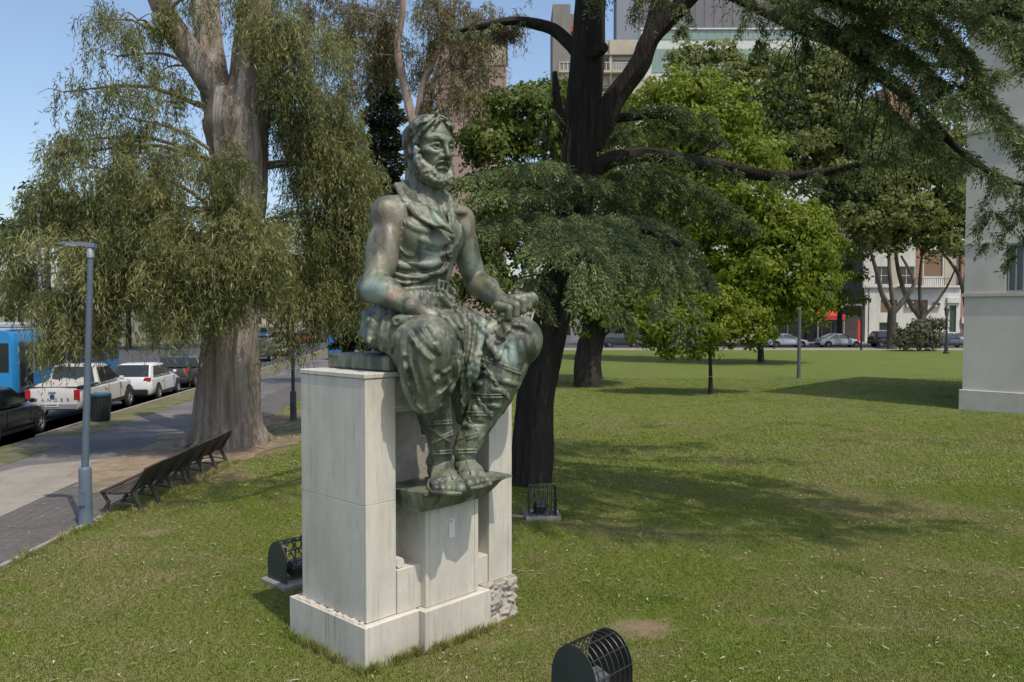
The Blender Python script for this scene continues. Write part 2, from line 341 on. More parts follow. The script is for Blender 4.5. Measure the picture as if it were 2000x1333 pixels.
dr=MB().box((ops[3][0],.16,.2),(ops[3][1],.24,ops[3][3])).build('door',dgreen,wh); MB().box((ops[3][1]-.2,.12,1.2),(ops[3][1]-.12,.16,1.4)).build('handle',iron,dr)
MB().box((X(1848),-.28,Zp(592)),(X(1874),.0,Zp(582))).build('door_hood',white_paint,wh)
MB().box((X(1690)-.1,-.3,Zp(562)),(X(1876),-.01,Zp(558))).build('cornice',white_paint,wh)
ops2=[(X(1712),X(1740),Zp(556),Zp(520)),(X(1760),X(1790),Zp(556),Zp(520)),(X(1808),X(1845),Zp(540),Zp(488))]
wall_with_openings(X(1690),X(1876),Zp(562)+.01,Zp(470),.6,.3,ops2).build('wall',white_paint,wh)
for (a_,b_) in ((1742,1758),(1792,1806),(1848,1876)): MB().box((X(a_),.55,Zp(560)),(X(b_),.597,Zp(472))).build('brick_panel',beige if a_!=1792 else brick,wh)
for o in ops2[:2]: window(wh,*o,.6,white_paint,glass_dark,2,2,.25)
MB().box((ops2[2][0],.75,ops2[2][2]),(ops2[2][1],.82,ops2[2][3])).build('shutter',shut,wh)
MB().box((X(1690),1,Zp(562)),(X(1876),9,Zp(471))).build('inner_volume',mat('room_dark',(.05,.05,.055)),wh)
MB().box((X(1690)-.2,.3,Zp(470)),(X(1876)+.2,9.5,Zp(466))).build('roof',beige,wh)
bal=MB().box((X(1750),-1.0,Zp(562)),(X(1845),.59,Zp(559))).build('balcony',white_paint,wh)
for k in range(24): xx=X(1750)+.05+k*(X(1845)-X(1750)-.1)/23; MB().box((xx-.02,-.98,Zp(559)),(xx+.02,-.94,Zp(545))).build('baluster',iron,bal)
MB().box((X(1750),-1.0,Zp(545)),(X(1845),-.92,Zp(544))).build('rail',iron,bal)
for px in (1768,1822): ac=MB().cbox((X(px),-.36,Zp(600)),(X(px)+.85,-.01,Zp(590)),.03).build('air_conditioner',white_paint,wh); MB().lathe([(.22,-.375),(.22,-.362)],(X(px)+.5,0,Zp(595)),14,'y').build('fan_grille',iron,ac)
MB().tube([(X(1697),-.06,.1),(X(1697),-.06,Zp(565))],.05,8).build('drain_pipe',mat('pipe_grey',(.3,.29,.26)),wh)
# --- house at the far right, brick, green door
bh=thing('brick_house','narrow brick house with white trim at the edge of the grey building','building',(0,Yh,0))
o2=[(X(1881),X(1889),.25,Zp(632))]
wall_with_openings(X(1877),X(1960),.1,Zp(478),.05,.4,o2).build('wall',brick,bh); MB().box((X(1877),.5,.1),(X(1960),9,Zp(479))).build('inner_volume',mat('room_dark',(.05,.05,.055)),bh); MB().box((o2[0][0],.2,.2),(o2[0][1],.3,o2[0][3])).build('door',dgreen,bh); MB().box((X(1877),-.3,Zp(632)),(X(1895),.04,Zp(620))).build('awning',white_paint,bh)
# --- dark shop with red awning
sh=thing('shop','dark shopfront with a red awning left of the white house','shop',(0,Yh,0)); dk=mat('shop_dark',(.045,.04,.038),(.07,.06,.055),scale=2,rough=.8); redp=mat('awning_red',(.55,.055,.03),(.45,.04,.025),scale=5,rough=.7)
o3=[(X(1590),X(1642),.3,Zp(628)),(X(1520),X(1580),.3,Zp(628))]
wall_with_openings(X(1480),X(1689),.1,Zp(598),0,.3,o3).build('wall',dk,sh); MB().box((X(1480),.6,.1),(X(1689),9,Zp(599))).build('inner_volume',mat('room_dark',(.05,.05,.055)),sh); MB().box((X(1480)-.2,-.5,Zp(598)),(X(1689),9,Zp(594))).build('roof',mat('roof_grey',(.2,.2,.2)),sh)
for o in o3: window(sh,*o,0,mat('bar_grey',(.3,.3,.29)),glass_dark,3,1,.28)
aw=MB().prism([(X(1587),0,Zp(606)),(X(1587),-1.6,Zp(617)),(X(1587),-1.6,Zp(625)),(X(1587),-1.5,Zp(625)),(X(1587),-.02,Zp(611))],(X(1641)-X(1587),0,0)).build('awning',redp,sh)
for px in (1589,1639): MB().tube([(X(px),-1.5,.1),(X(px),-1.5,Zp(618))],.05,8).build('awning_post',white_paint,sh)
# lettering on the awning is unreadable in the photograph: plain bright strokes
# --- apartment block, beige, with chimney stack and balconies, above the trees
def tower(name,label,px0,px1,top,Y,m,base=640,depth=12,cat_='building',rz=0):
    a=at(px0,top,Y); b=at(px1,top,Y); t=thing(name,label,cat_,(a.x,Y,0)); wd=b.x-a.x; MB().box((0,0,0),(wd,depth,a.z)).build('wall',m,t); return t,wd,a.z,(lambda px:at(px,600,Y).x-a.x),(lambda py:at(1000,py,Y).z)
cream=mat('cream_render',(.48,.43,.33),(.40,.355,.27),scale=.35,rough=.9,c3=(.33,.30,.24),s3=.3); conc=mat('stack_concrete',(.24,.22,.20),(.16,.15,.14),scale=.5,rough=.95,stretch=(1,1,.4))
t,wd,hh,fx,fz=tower('apartment_block','cream apartment block with balconies and grey rooftop stack above the trees',1083,1260,78,112,cream)
ops=[]
MB().box((fx(1078),-1.0,fz(190)),(fx(1112),6,fz(14))).build('roof_stack',conc,t); MB().box((fx(1112)+.02,-.5,fz(80)),(fx(1128),4,fz(30))).build('roof_stack',conc,t); MB().box((fx(1111),-.8,fz(66)),(fx(1121),-.5,fz(56))).build('vent_cap',redp,t)
for (p0,p1,q0,q1) in ((1092,1120,142,114),(1160,1186,142,114),(1195,1232,142,118),(1092,1186,200,172),(1195,1232,200,176),(1092,1186,250,225)):
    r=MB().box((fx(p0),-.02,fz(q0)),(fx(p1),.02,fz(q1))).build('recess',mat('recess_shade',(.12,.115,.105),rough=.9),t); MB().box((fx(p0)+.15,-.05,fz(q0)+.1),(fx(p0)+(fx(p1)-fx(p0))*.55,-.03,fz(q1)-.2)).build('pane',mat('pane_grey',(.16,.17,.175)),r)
for (p0,p1,q0) in ((1090,1190,142),(1193,1236,142),(1090,1190,200),(1193,1236,200)):
    bl=MB().box((fx(p0),-1.1,fz(q0)-.3),(fx(p1),-.03,fz(q0))).build('balcony',cream,t)
    for k in range(14): xx=fx(p0)+.1+k*(fx(p1)-fx(p0)-.2)/13; MB().box((xx-.04,-1.08,fz(q0)),(xx+.04,-1.0,fz(q0)+1.0)).build('baluster',white_paint,bl)
    MB().box((fx(p0),-1.1,fz(q0)+1.0),(fx(p1),-.98,fz(q0)+1.08)).build('rail',white_paint,bl)
MB().box((fx(1188),-.35,0),(fx(1193),0,fz(79))).build('pilaster',cream,t); MB().box((fx(1083),-.5,fz(110)),(fx(1260),-.03,fz(108))).build('slab_edge',conc,t)
# --- green glass office with grey tower behind
gg=mat('green_glass',(.19,.27,.225),(.24,.32,.27),scale=.15,rough=.22,spec=.7); offw=mat('office_white',(.52,.55,.50),rough=.6); mull=mat('mullion',(.34,.40,.36),rough=.5)
t,wd,hh,fx,fz=tower('glass_office','office block with bands of green glass behind the bright tree',1250,1600,58,128,offw)
MB().box((fx(1250)-.1,-.15,fz(300)),(fx(1268),-.02,fz(58))).build('corner_pier',white_paint,t)
for (q0,q1) in ((78,60),(142,96),(200,160),(262,218),(320,280)):
    for k in range(22):
        p0=1270+k*15.0; MB().box((fx(p0)+.05,-.08,fz(q0)),(fx(p0+15)-.05,-.02,fz(q1))).build('pane',gg,t)
MB().box((fx(1250)-.2,-.3,fz(59)),(fx(1600),0,fz(56))).build('parapet',white_paint,t)
gt=mat('tower_grey',(.17,.165,.175),(.14,.14,.15),scale=.2,rough=.85)
t,wd,hh,fx,fz=tower('grey_tower','windowless dark grey tower rising behind the glass office',1215,1690,-120,150,gt)
MB().box((fx(1200),-1.5,0),(fx(1240),-.03,fz(-60))).build('side_shaft',mat('shaft_blue',(.20,.22,.26),rough=.7),t)
for k in range(24): MB().box((fx(1245+k*18),-.06,fz(58)),(fx(1245+k*18)+.12,-.01,fz(-60))).build('rib',mat('rib_dark',(.11,.11,.12),rough=.8),t)
# --- brick tower behind the statue's head and far blocks
t,wd,hh,fx,fz=tower('brick_tower','pale pinkish brick tower block behind the statue head',850,988,84,95,mat('pink_brick_wall',(.34,.245,.205),(.28,.195,.16),scale=1.2,rough=.95,stretch=(1,1,2.5),bump=.2),depth=9)
MB().box((fx(960),-.12,fz(128)),(fx(986),-.01,fz(88))).build('render_patch',beige,t); MB().box((fx(850)-.2,-.2,fz(84)),(fx(988)+.2,9.2,fz(81))).build('parapet',beige,t)
for k in range(9): MB().box((fx(850),-.05,fz(128+k*22)),(fx(988),-.01,fz(128+k*22)+.12)).build('floor_band',mat('band_pink',(.30,.215,.18),rough=.95),t)
t,wd,hh,fx,fz=tower('far_block','distant brick and white tower seen between the cedar boughs at right',1735,1790,166,160,brick); MB().box((fx(1775),-.3,0),(fx(1850),10,fz(212))).build('white_wing',white_paint,t)
for k in range(5): MB().box((fx(1780),-.36,fz(230+k*22)),(fx(1846),-.31,fz(222+k*22))).build('window_band',glass_dark,t)
# --- low terrace far behind the cross street, closing the view between the trees
for (p0,p1,tp,m,lab,Y) in ((1190,1320,560,brick,'low brick shop behind the young tree',99.4),(1325,1478,540,beige,'low beige house behind the bright tree',99.4),(860,1185,545,white_paint,'low white building behind the statue seen between leaves',99.4),(450,855,585,beige,'long low building closing the end of the avenue',230)):
    t,wd,hh,fx,fz=tower('low_building',lab,p0,p1,tp,Y,m,depth=10)
    n=max(3,int(wd/3.2))
    for k in range(n):
        x0=wd*(k+.25)/n; r=MB().box((x0,-.03,.9),(x0+wd*.45/n,.03,2.6)).build('window',glass_dark,t); MB().box((x0-.1,-.12,.78),(x0+wd*.45/n+.1,.02,.895)).build('sill',white_paint,r)
    MB().box((-.15,-.25,hh),(wd+.15,10.2,hh+.3)).build('parapet',white_paint,t)
# ------------------------------------------------------------------ pedestal frame: u along the front, v out of the front, z up
def q(px, py, v):
    """picture point on the upright plane v metres in front of the pedestal's face, in the statue's frame (x = u, y = -v, z)"""
    r = ray(px, py); c = Vector((0,0,CAM_H)); t = (v - (c-PO).dot(PN)) / r.dot(PN); p = c + r*t - PO
    return Vector((p.dot(PA), -v, p.z))
def U(u, v, z): return Vector((u, -v, z))
def marble_mat(name, a, b, c):
    """veined pale marble with rain streaks and grey weathering"""
    m=bpy.data.materials.new(name); m.use_nodes=True; nt=m.node_tree; nt.nodes.clear(); L,noise,ramp,mix=mix_nodes(nt); o=N(nt,'OutputMaterial'); bs=N(nt,'BsdfPrincipled'); L(bs.outputs[0],o.inputs[0]); bs.inputs['Roughness'].default_value=.6; bs.inputs['Specular IOR Level'].default_value=.3
    tc=N(nt,'TexCoord').outputs['Object']
    def mp(sx,sy,sz):
        n=N(nt,'Mapping'); n.inputs['Scale'].default_value=(sx,sy,sz); L(tc,n.inputs[0]); return n.outputs[0]
    def mul(x,y):
        n=N(nt,'Math',operation='MULTIPLY'); L(x,n.inputs[0])
        if isinstance(y,float): n.inputs[1].default_value=y
        else: L(y,n.inputs[1])
        return n.outputs[0]
    col=mix(ramp(noise(mp(1.2,1.2,.5),2.2,7,.65),.35,.65),a,b)
    col=mix(mul(ramp(noise(mp(1.4,1.4,.6),1.2,7,.72),.45,.66),.7),col,c)                                           # broad grey weathering
    col=mix(mul(ramp(noise(mp(11,11,.45),2.0,6,.65),.52,.66),mul(ramp(noise(mp(1,1,1),1.6,3),.40,.62),.6)),col,tuple(v*.62 for v in c))   # thin rain runs, here and there
    col=mix(mul(ramp(noise(mp(1,1,1),38,4,.7),.62,.78),.5),col,tuple(v*.55 for v in c))                        # pits
    gz=N(nt,'SeparateXYZ'); L(tc,gz.inputs[0]); ft=N(nt,'MapRange'); L(gz.outputs[2],ft.inputs[0]); ft.inputs[1].default_value=.30; ft.inputs[2].default_value=.0
    col=mix(mul(mul(ft.outputs[0],ramp(noise(mp(1,1,1),5,6,.7),.35,.7)),.6),col,(.20,.19,.13))                 # splashed soil and algae at the foot
    L(col,bs.inputs['Base Color']); bp=N(nt,'Bump'); bp.inputs['Strength'].default_value=.25; bp.inputs['Distance'].default_value=.01; L(noise(mp(1,1,1),30,6,.7),bp.inputs['Height']); L(bp.outputs[0],bs.inputs['Normal']); return m
marble = marble_mat('marble', (.59,.56,.48), (.52,.49,.42), (.41,.39,.335))
marble_b = marble_mat('marble_b', (.60,.57,.49), (.51,.48,.41), (.40,.38,.325))
mortar = mat('mortar', (.30,.28,.24), (.40,.38,.33), scale=9, rough=.95, bump=.5)
rubble = mat('rubble', (.27,.245,.21), (.40,.37,.32), scale=5, rough=.95, bump=.5, bscale=22)
ped = thing('stone_pedestal', 'tall cream marble pedestal with recessed front carrying the bronze seated figure', 'pedestal', PO, PYAW)
PW, PD, PZ0, PZ1 = 2.136, 1.168, .47, 2.994
def slab(u0,u1,v0,v1,z0,z1,m=None,name='slab',j=.0012,b=.004):
    return MB().cbox((u0+j,-v1+j,z0+j),(u1-j,-v0-j,z1-j),b).build(name, m or marble, ped)
core = MB()
core.box((.02,.02,PZ0-.45),(PW-.02,PD-.02,.468)); core.box((.02,.3,.468),(PW-.02,PD-.02,PZ1-.06)); core.box((.02,.02,.468),(.36,.3,PZ1-.06)); core.box((1.77,.02,.468),(PW-.02,.3,PZ1-.06)); core.box((.36,.03,2.63),(1.77,.3,PZ1-.06))
core.build('core', mortar, ped)
T=.05
# left end (faces the pavement): two tall slabs over each other
for (z0,z1) in ((PZ0,1.66),(1.66,PZ1-.055)):
    slab(0,T,-PD,-T,z0,z1, marble_b if z0>1 else marble)
slab(PW-T,PW,-PD,-T,PZ0,1.66); slab(PW-T,PW,-PD,-T,1.66,PZ1-.055)
slab(T,PW-T,-PD,-PD+T,PZ0,1.66); slab(T,PW-T,-PD,-PD+T,1.66,PZ1-.055)
# front piers
for (u0,u1,zs) in ((0,.385,(PZ0,1.665,PZ1-.055)),(1.75,PW,(PZ0,1.70,PZ1-.055))):
    for k in range(2):
        slab(u0,u1,-T,0,zs[k],zs[k+1], marble_b if k else marble)
    # inner cheek of the recess
for (u0,u1) in ((.385-T,.385),(1.75,1.75+T)):
    slab(u0+.001,u1-.001,-.33,-T,PZ0,2.61)
slab(.385,1.75,-T-.03,-.03,2.61,PZ1-.055, marble_b)                  # lintel
slab(.385,1.75,-.33,-T-.03,2.56,2.61)                                # soffit
slab(.385,1.07,-.37,-.32,PZ0,2.56, marble_b); slab(1.07,1.75,-.37,-.32,PZ0,2.56)   # back of the recess
# steps beside the projecting block
slab(.385,.72,-.32,.015,PZ0,.93); slab(1.47,1.75,-.32,-.02,PZ0,.80)
sc_ = MB()
for k in range(7):
    a=k/6*math.pi; 
sc_.tube([U(.45,-.02-.0,.99),U(.45,-.3,.99)],.055,12).build('scroll_stub', marble, ped, True)
# projecting block under the foot ledge
slab(.70,.76,-.32,.10,PZ0,1.52); slab(.76,1.42,.05,.10,PZ0,1.52, marble_b); slab(1.42,1.48,-.32,.10,PZ0,1.52)
MB().box((.75,-.05,PZ0),(1.43,.33,1.51)).build('core_block', mortar, ped)
# capping slabs
slab(-.012,1.06,-PD-.012,.012,PZ1-.055,PZ1,marble_b,'cap_slab',.002,.008); slab(1.06,PW+.012,-PD-.012,.012,PZ1-.055,PZ1,marble_b,'cap_slab',.002,.008)
# plinth: facing slabs, bed of broken mortar on top, projection at the middle, rough core where a slab is lost
B=.07; BL=.15
slab(-B,-B+.05,-PD*.46,B,-.05,PZ0-.012); slab(-B,-B+.05,-PD-BL,-PD*.46,-.05,PZ0-.012, marble_b)
slab(-B+.05,.635,B-.05,B,-.05,PZ0-.012, marble_b)
slab(.635,.69,B-.05,.16,-.05,PZ0-.012); slab(.69,1.16,.11,.16,-.05,PZ0-.012); slab(1.16,1.62,.11,.16,-.05,PZ0-.012, marble_b)
slab(PW+B-.05,PW+B,-PD-B,-.7,-.05,PZ0-.012); slab(-B+.05,PW+B-.05,-PD-BL,-PD-BL+.05,-.05,PZ0-.012)
MB().box((-B+.045,-B+.045,-.05),(1.60,PD+BL-.045,PZ0-.02)).build('plinth_core', mortar, ped)
MB().box((.68,-.115,-.05),(1.6,0,PZ0-.02)).build('plinth_core', mortar, ped)
# broken bed along the top edge
r0 = np.random.default_rng(3); bed = MB()
for k in range(26):
    y = -B+.06+k*(PD+BL-.06)/26; h=r0.uniform(-.012,.012)
    bed.cbox((-B+.012+r0.uniform(0,.02),y,PZ0-.03),(.01,y+.052,PZ0+h),.008)
bed.build('mortar_bed', mat('mortar_bed',(.55,.52,.45),(.42,.37,.31),scale=14,rough=.9,bump=.6), ped)
fb = MB(); fb.cbox((-B+.02,-B+.01,PZ0-.03),(.64,.01,PZ0-.002),.01); fb.cbox((.66,-.15,PZ0-.03),(1.6,.01,PZ0-.004),.01); fb.build('mortar_bed', marble, ped)
mb=MB(); mb.box((1.62,-.02,PZ0-.03),(PW+.04,.3,PZ0-.004)); mb.build('mortar_bed', rubble, ped)
# small white notice on the block
card = MB().cbox((1.03,-.104,1.155),(1.115,-.1005,1.36),.001).build('notice_plate', mat('card_white',(.72,.72,.70),rough=.4))
card.location = PO; card.rotation_euler=(0,0,PYAW)
tag(card,'small white notice card fixed to the pedestal block below the feet','notice')
MB().box((1.05,-.1055,1.325),(1.068,-.1045,1.345)).build('printed_mark', mat('ink_grey',(.12,.12,.13),rough=.6), card)
# ------------------------------------------------------------------ bronze figure: signed distance shapes meshed by surface nets
class SDF:
    def __init__(s, lo, hi, h):
        s.lo=np.array(lo,float); s.h=h; n=np.ceil((np.array(hi)-s.lo)/h).astype(int)+1; s.n=n
        s.ax=[(s.lo[i]+np.arange(n[i])*h).astype(np.float32) for i in range(3)]; s.F=np.full(tuple(n),1.0,np.float32)
    def region(s, lo, hi):
        a=np.clip(np.floor((np.array(lo)-s.lo)/s.h).astype(int),0,s.n); b=np.clip(np.ceil((np.array(hi)-s.lo)/s.h).astype(int)+1,0,s.n)
        if (b<=a).any(): return None
        sl=tuple(slice(a[i],b[i]) for i in range(3))
        return sl, s.ax[0][sl[0]][:,None,None], s.ax[1][sl[1]][None,:,None], s.ax[2][sl[2]][None,None,:]
    def put(s, sl, d, k, sub):
        A=s.F[sl]
        if sub: A=-A
        hh=np.maximum(k-np.abs(A-d),0)/k; r=np.minimum(A,d)-hh*hh*k*.25
        s.F[sl]= -r if sub else r
    def cone(s,a,b,ra,rb,k=.03,sub=False):
        a=np.array(a,float); b=np.array(b,float); m=max(ra,rb)+k+3*s.h
        rg=s.region(np.minimum(a,b)-m,np.maximum(a,b)+m)
        if rg is None: return
        sl,x,y,z=rg; ba=b-a; l2=max((ba*ba).sum(),1e-9)
        t=np.clip(((x-a[0])*ba[0]+(y-a[1])*ba[1]+(z-a[2])*ba[2])/l2,0,1)
        d=np.sqrt((x-a[0]-t*ba[0])**2+(y-a[1]-t*ba[1])**2+(z-a[2]-t*ba[2])**2)-(ra+(rb-ra)*t)
        s.put(sl,d,k,sub)
    def ball(s,c,r,k=.03,sub=False): s.cone(c,np.array(c)+1e-4,r,r,k,sub)
    def ell(s,c,r,M=None,k=.03,sub=False):
        c=np.array(c,float); r=np.array(r,float); m=r.max()+k+3*s.h
        rg=s.region(c-m,c+m)
        if rg is None: return
        sl,x,y,z=rg; X,Y,Z=x-c[0],y-c[1],z-c[2]
        if M is not None:
            X,Y,Z=[M[0][i]*X+M[1][i]*Y+M[2][i]*Z for i in range(3)]   # columns of M are the ellipsoid's axes
        k0=np.sqrt((X/r[0])**2+(Y/r[1])**2+(Z/r[2])**2); k1=np.sqrt((X/r[0]**2)**2+(Y/r[1]**2)**2+(Z/r[2]**2)**2)+1e-6
        s.put(sl,k0*(k0-1)/k1,k,sub)
    def box(s,c,b,M=None,r=.02,k=.02,sub=False):
        c=np.array(c,float); m=np.linalg.norm(b)+k+3*s.h; rg=s.region(c-m,c+m)
        if rg is None: return
        sl,x,y,z=rg; X,Y,Z=x-c[0],y-c[1],z-c[2]
        if M is not None: X,Y,Z=[M[0][i]*X+M[1][i]*Y+M[2][i]*Z for i in range(3)]
        dx,dy,dz=np.abs(X)-b[0]+r,np.abs(Y)-b[1]+r,np.abs(Z)-b[2]+r
        d=np.sqrt(np.maximum(dx,0)**2+np.maximum(dy,0)**2+np.maximum(dz,0)**2)+np.minimum(np.maximum(np.maximum(dx,dy),dz),0)-r
        s.put(sl,d,k,sub)
    def chain(s,pts,rad,k=.02,sub=False):
        if not hasattr(rad,'__len__'): rad=[rad]*len(pts)
        for i in range(len(pts)-1): s.cone(pts[i],pts[i+1],rad[i],rad[i+1],k,sub)
    def curve(s,pts,rad,n=10,k=.02,sub=False):
        """smooth curve through the points"""
        P=[np.array(p,float) for p in pts]; m=len(P)
        if not hasattr(rad,'__len__'): rad=[rad]*m
        out=[]; rr=[]
        for i in range(m-1):
            p0,p1,p2,p3=P[max(i-1,0)],P[i],P[i+1],P[min(i+2,m-1)]; c=max(2,n//(m-1))
            for j in range(c+(i==m-2)):
                t=j/c; out.append(.5*((2*p1)+(-p0+p2)*t+(2*p0-5*p1+4*p2-p3)*t*t+(-p0+3*p1-3*p2+p3)*t**3)); rr.append(rad[i]+(rad[i+1]-rad[i])*t)
        s.chain(out,rr,k,sub)
    def tri(s,a,b,c,t,k=.02,sub=False):
        a,b,c=[np.array(p,float) for p in (a,b,c)]; m=t+k+3*s.h
        rg=s.region(np.minimum(np.minimum(a,b),c)-m,np.maximum(np.maximum(a,b),c)+m)
        if rg is None: return
        sl,x,y,z=rg; nr=np.cross(b-a,a-c)
        def edge(p,qq):
            e=qq-p; X,Y,Z=x-p[0],y-p[1],z-p[2]; tt=np.clip((X*e[0]+Y*e[1]+Z*e[2])/max((e*e).sum(),1e-9),0,1)
            return (X-tt*e[0])**2+(Y-tt*e[1])**2+(Z-tt*e[2])**2
        def side(p,e):
            cc=np.cross(e,nr); return np.sign(cc[0]*(x-p[0])+cc[1]*(y-p[1])+cc[2]*(z-p[2]))
        ins=(side(a,b-a)+side(b,c-b)+side(c,a-c))>=2
        de=np.minimum(np.minimum(edge(a,b),edge(b,c)),edge(c,a))
        dp=(nr[0]*(x-a[0])+nr[1]*(y-a[1])+nr[2]*(z-a[2]))**2/max((nr*nr).sum(),1e-12)
        s.put(sl,np.sqrt(np.where(ins,dp,de))-t,k,sub)
    def sheet(s,rows,t,k=.02):
        """rows: grid of points, a cloth of thickness 2t"""
        for r0_,r1_ in zip(rows[:-1],rows[1:]):
            for i in range(len(r0_)-1):
                s.tri(r0_[i],r0_[i+1],r1_[i],t,k); s.tri(r0_[i+1],r1_[i+1],r1_[i],t,k)
    def wave(s,lo,hi,fn):
        rg=s.region(lo,hi)
        if rg: sl,x,y,z=rg; s.F[sl]+=fn(x,y,z)
    def hit(s,px,py):
        """first surface point met by the sight line through a picture point"""
        c=Vector((0,0,CAM_H))-PO; r=ray(px,py); o_=np.array((c.dot(PA),-c.dot(PN),c.z)); d_=np.array((r.dot(PA),-r.dot(PN),r.z)); d_/=np.linalg.norm(d_)
        t=np.arange(6.0,11.5,s.h*.5); P=o_+t[:,None]*d_; I=np.rint((P-s.lo)/s.h).astype(int); ok=((I>=0)&(I<s.n)).all(1); I=I[ok]
        if not len(I): return None
        f=s.F[I[:,0],I[:,1],I[:,2]]; j=np.argmax(f<0)
        return (P[ok][j],d_) if f[j]<0 else None
    def stroke(s,pts,r,lift,k=.05,n=14,taper=.4,sub=False):
        """a ridge (or, with sub, a groove) laid along the surface"""
        P=[np.array(p,float) for p in pts]; m=len(P); out=[]
        for i in range(m-1):
            p0,p1,p2,p3=P[max(i-1,0)],P[i],P[i+1],P[min(i+2,m-1)]; c=max(2,n//(m-1))
            for j in range(c+(i==m-2)):
                t=j/c; out.append(.5*((2*p1)+(-p0+p2)*t+(2*p0-5*p1+4*p2-p3)*t*t+(-p0+3*p1-3*p2+p3)*t**3))
        H_=[s.hit(*p) for p in out]; L_=[]; N_=len(out)
        for i,hh in enumerate(H_):
            if hh is None: continue
            e=math.sin(math.pi*(i+.5)/N_)**.6; rr=r*(taper+(1-taper)*e); lf_=lift*(.25+.75*e)
            L_.append((hh[0]+hh[1]*((rr-lf_) if not sub else -(rr-lf_)),rr))
        for (a,ra),(b,rb) in zip(L_[:-1],L_[1:]):
            if np.linalg.norm(a-b)<.16: s.cone(a,b,ra,rb,k,sub)
    def mesh(s,name):
        F=s.F; neg=F<0; n=s.n
        cnt=np.zeros(tuple(n-1),np.int8)
        for i in (0,1):
            for j in (0,1):
                for k in (0,1): cnt+=neg[i:n[0]-1+i,j:n[1]-1+j,k:n[2]-1+k]
        idx=np.argwhere((cnt>0)&(cnt<8)); I,J,K=idx.T
        acc=np.zeros((len(idx),3)); num=np.zeros(len(idx))
        cor=[(i,j,k) for i in (0,1) for j in (0,1) for k in (0,1)]
        val={c:F[I+c[0],J+c[1],K+c[2]].astype(float) for c in cor}
        for c in cor:
            for a in range(3):
                if c[a]==0:
                    d=list(c); d[a]=1; d=tuple(d); v0,v1=val[c],val[d]; cr=(v0<0)!=(v1<0)
                    t=np.where(cr,v0/np.where(cr,v0-v1,1),0)
                    p=np.array(c,float)[None,:]+t[:,None]*np.eye(3)[a][None,:]
                    acc+=p*cr[:,None]; num+=cr
        V=(idx+acc/num[:,None])*s.h+s.lo
        ids=np.full(tuple(n-1),-1,np.int32); ids[I,J,K]=np.arange(len(idx)); Q=[]
        for a in range(3):
            b,c=(a+1)%3,(a+2)%3
            s0=[slice(None)]*3; s1=[slice(None)]*3; s0[a]=slice(0,n[a]-1); s1[a]=slice(1,n[a])
            A=neg[tuple(s0)]; Bn=neg[tuple(s1)]; E=np.argwhere(A!=Bn)
            ok=(E[:,b]>0)&(E[:,c]>0)&(E[:,b]<n[b]-1)&(E[:,c]<n[c]-1); E=E[ok]
            fl=A[E[:,0],E[:,1],E[:,2]]
            def cell(db,dc):
                X=E.copy(); X[:,b]-=db; X[:,c]-=dc; return ids[X[:,0],X[:,1],X[:,2]]
            q4=np.stack([cell(1,1),cell(0,1),cell(0,0),cell(1,0)],1); q4[~fl]=q4[~fl][:,::-1]; Q.append(q4)
        me=np_mesh(name,V,np.concatenate(Q)); me.shade_smooth(); return me
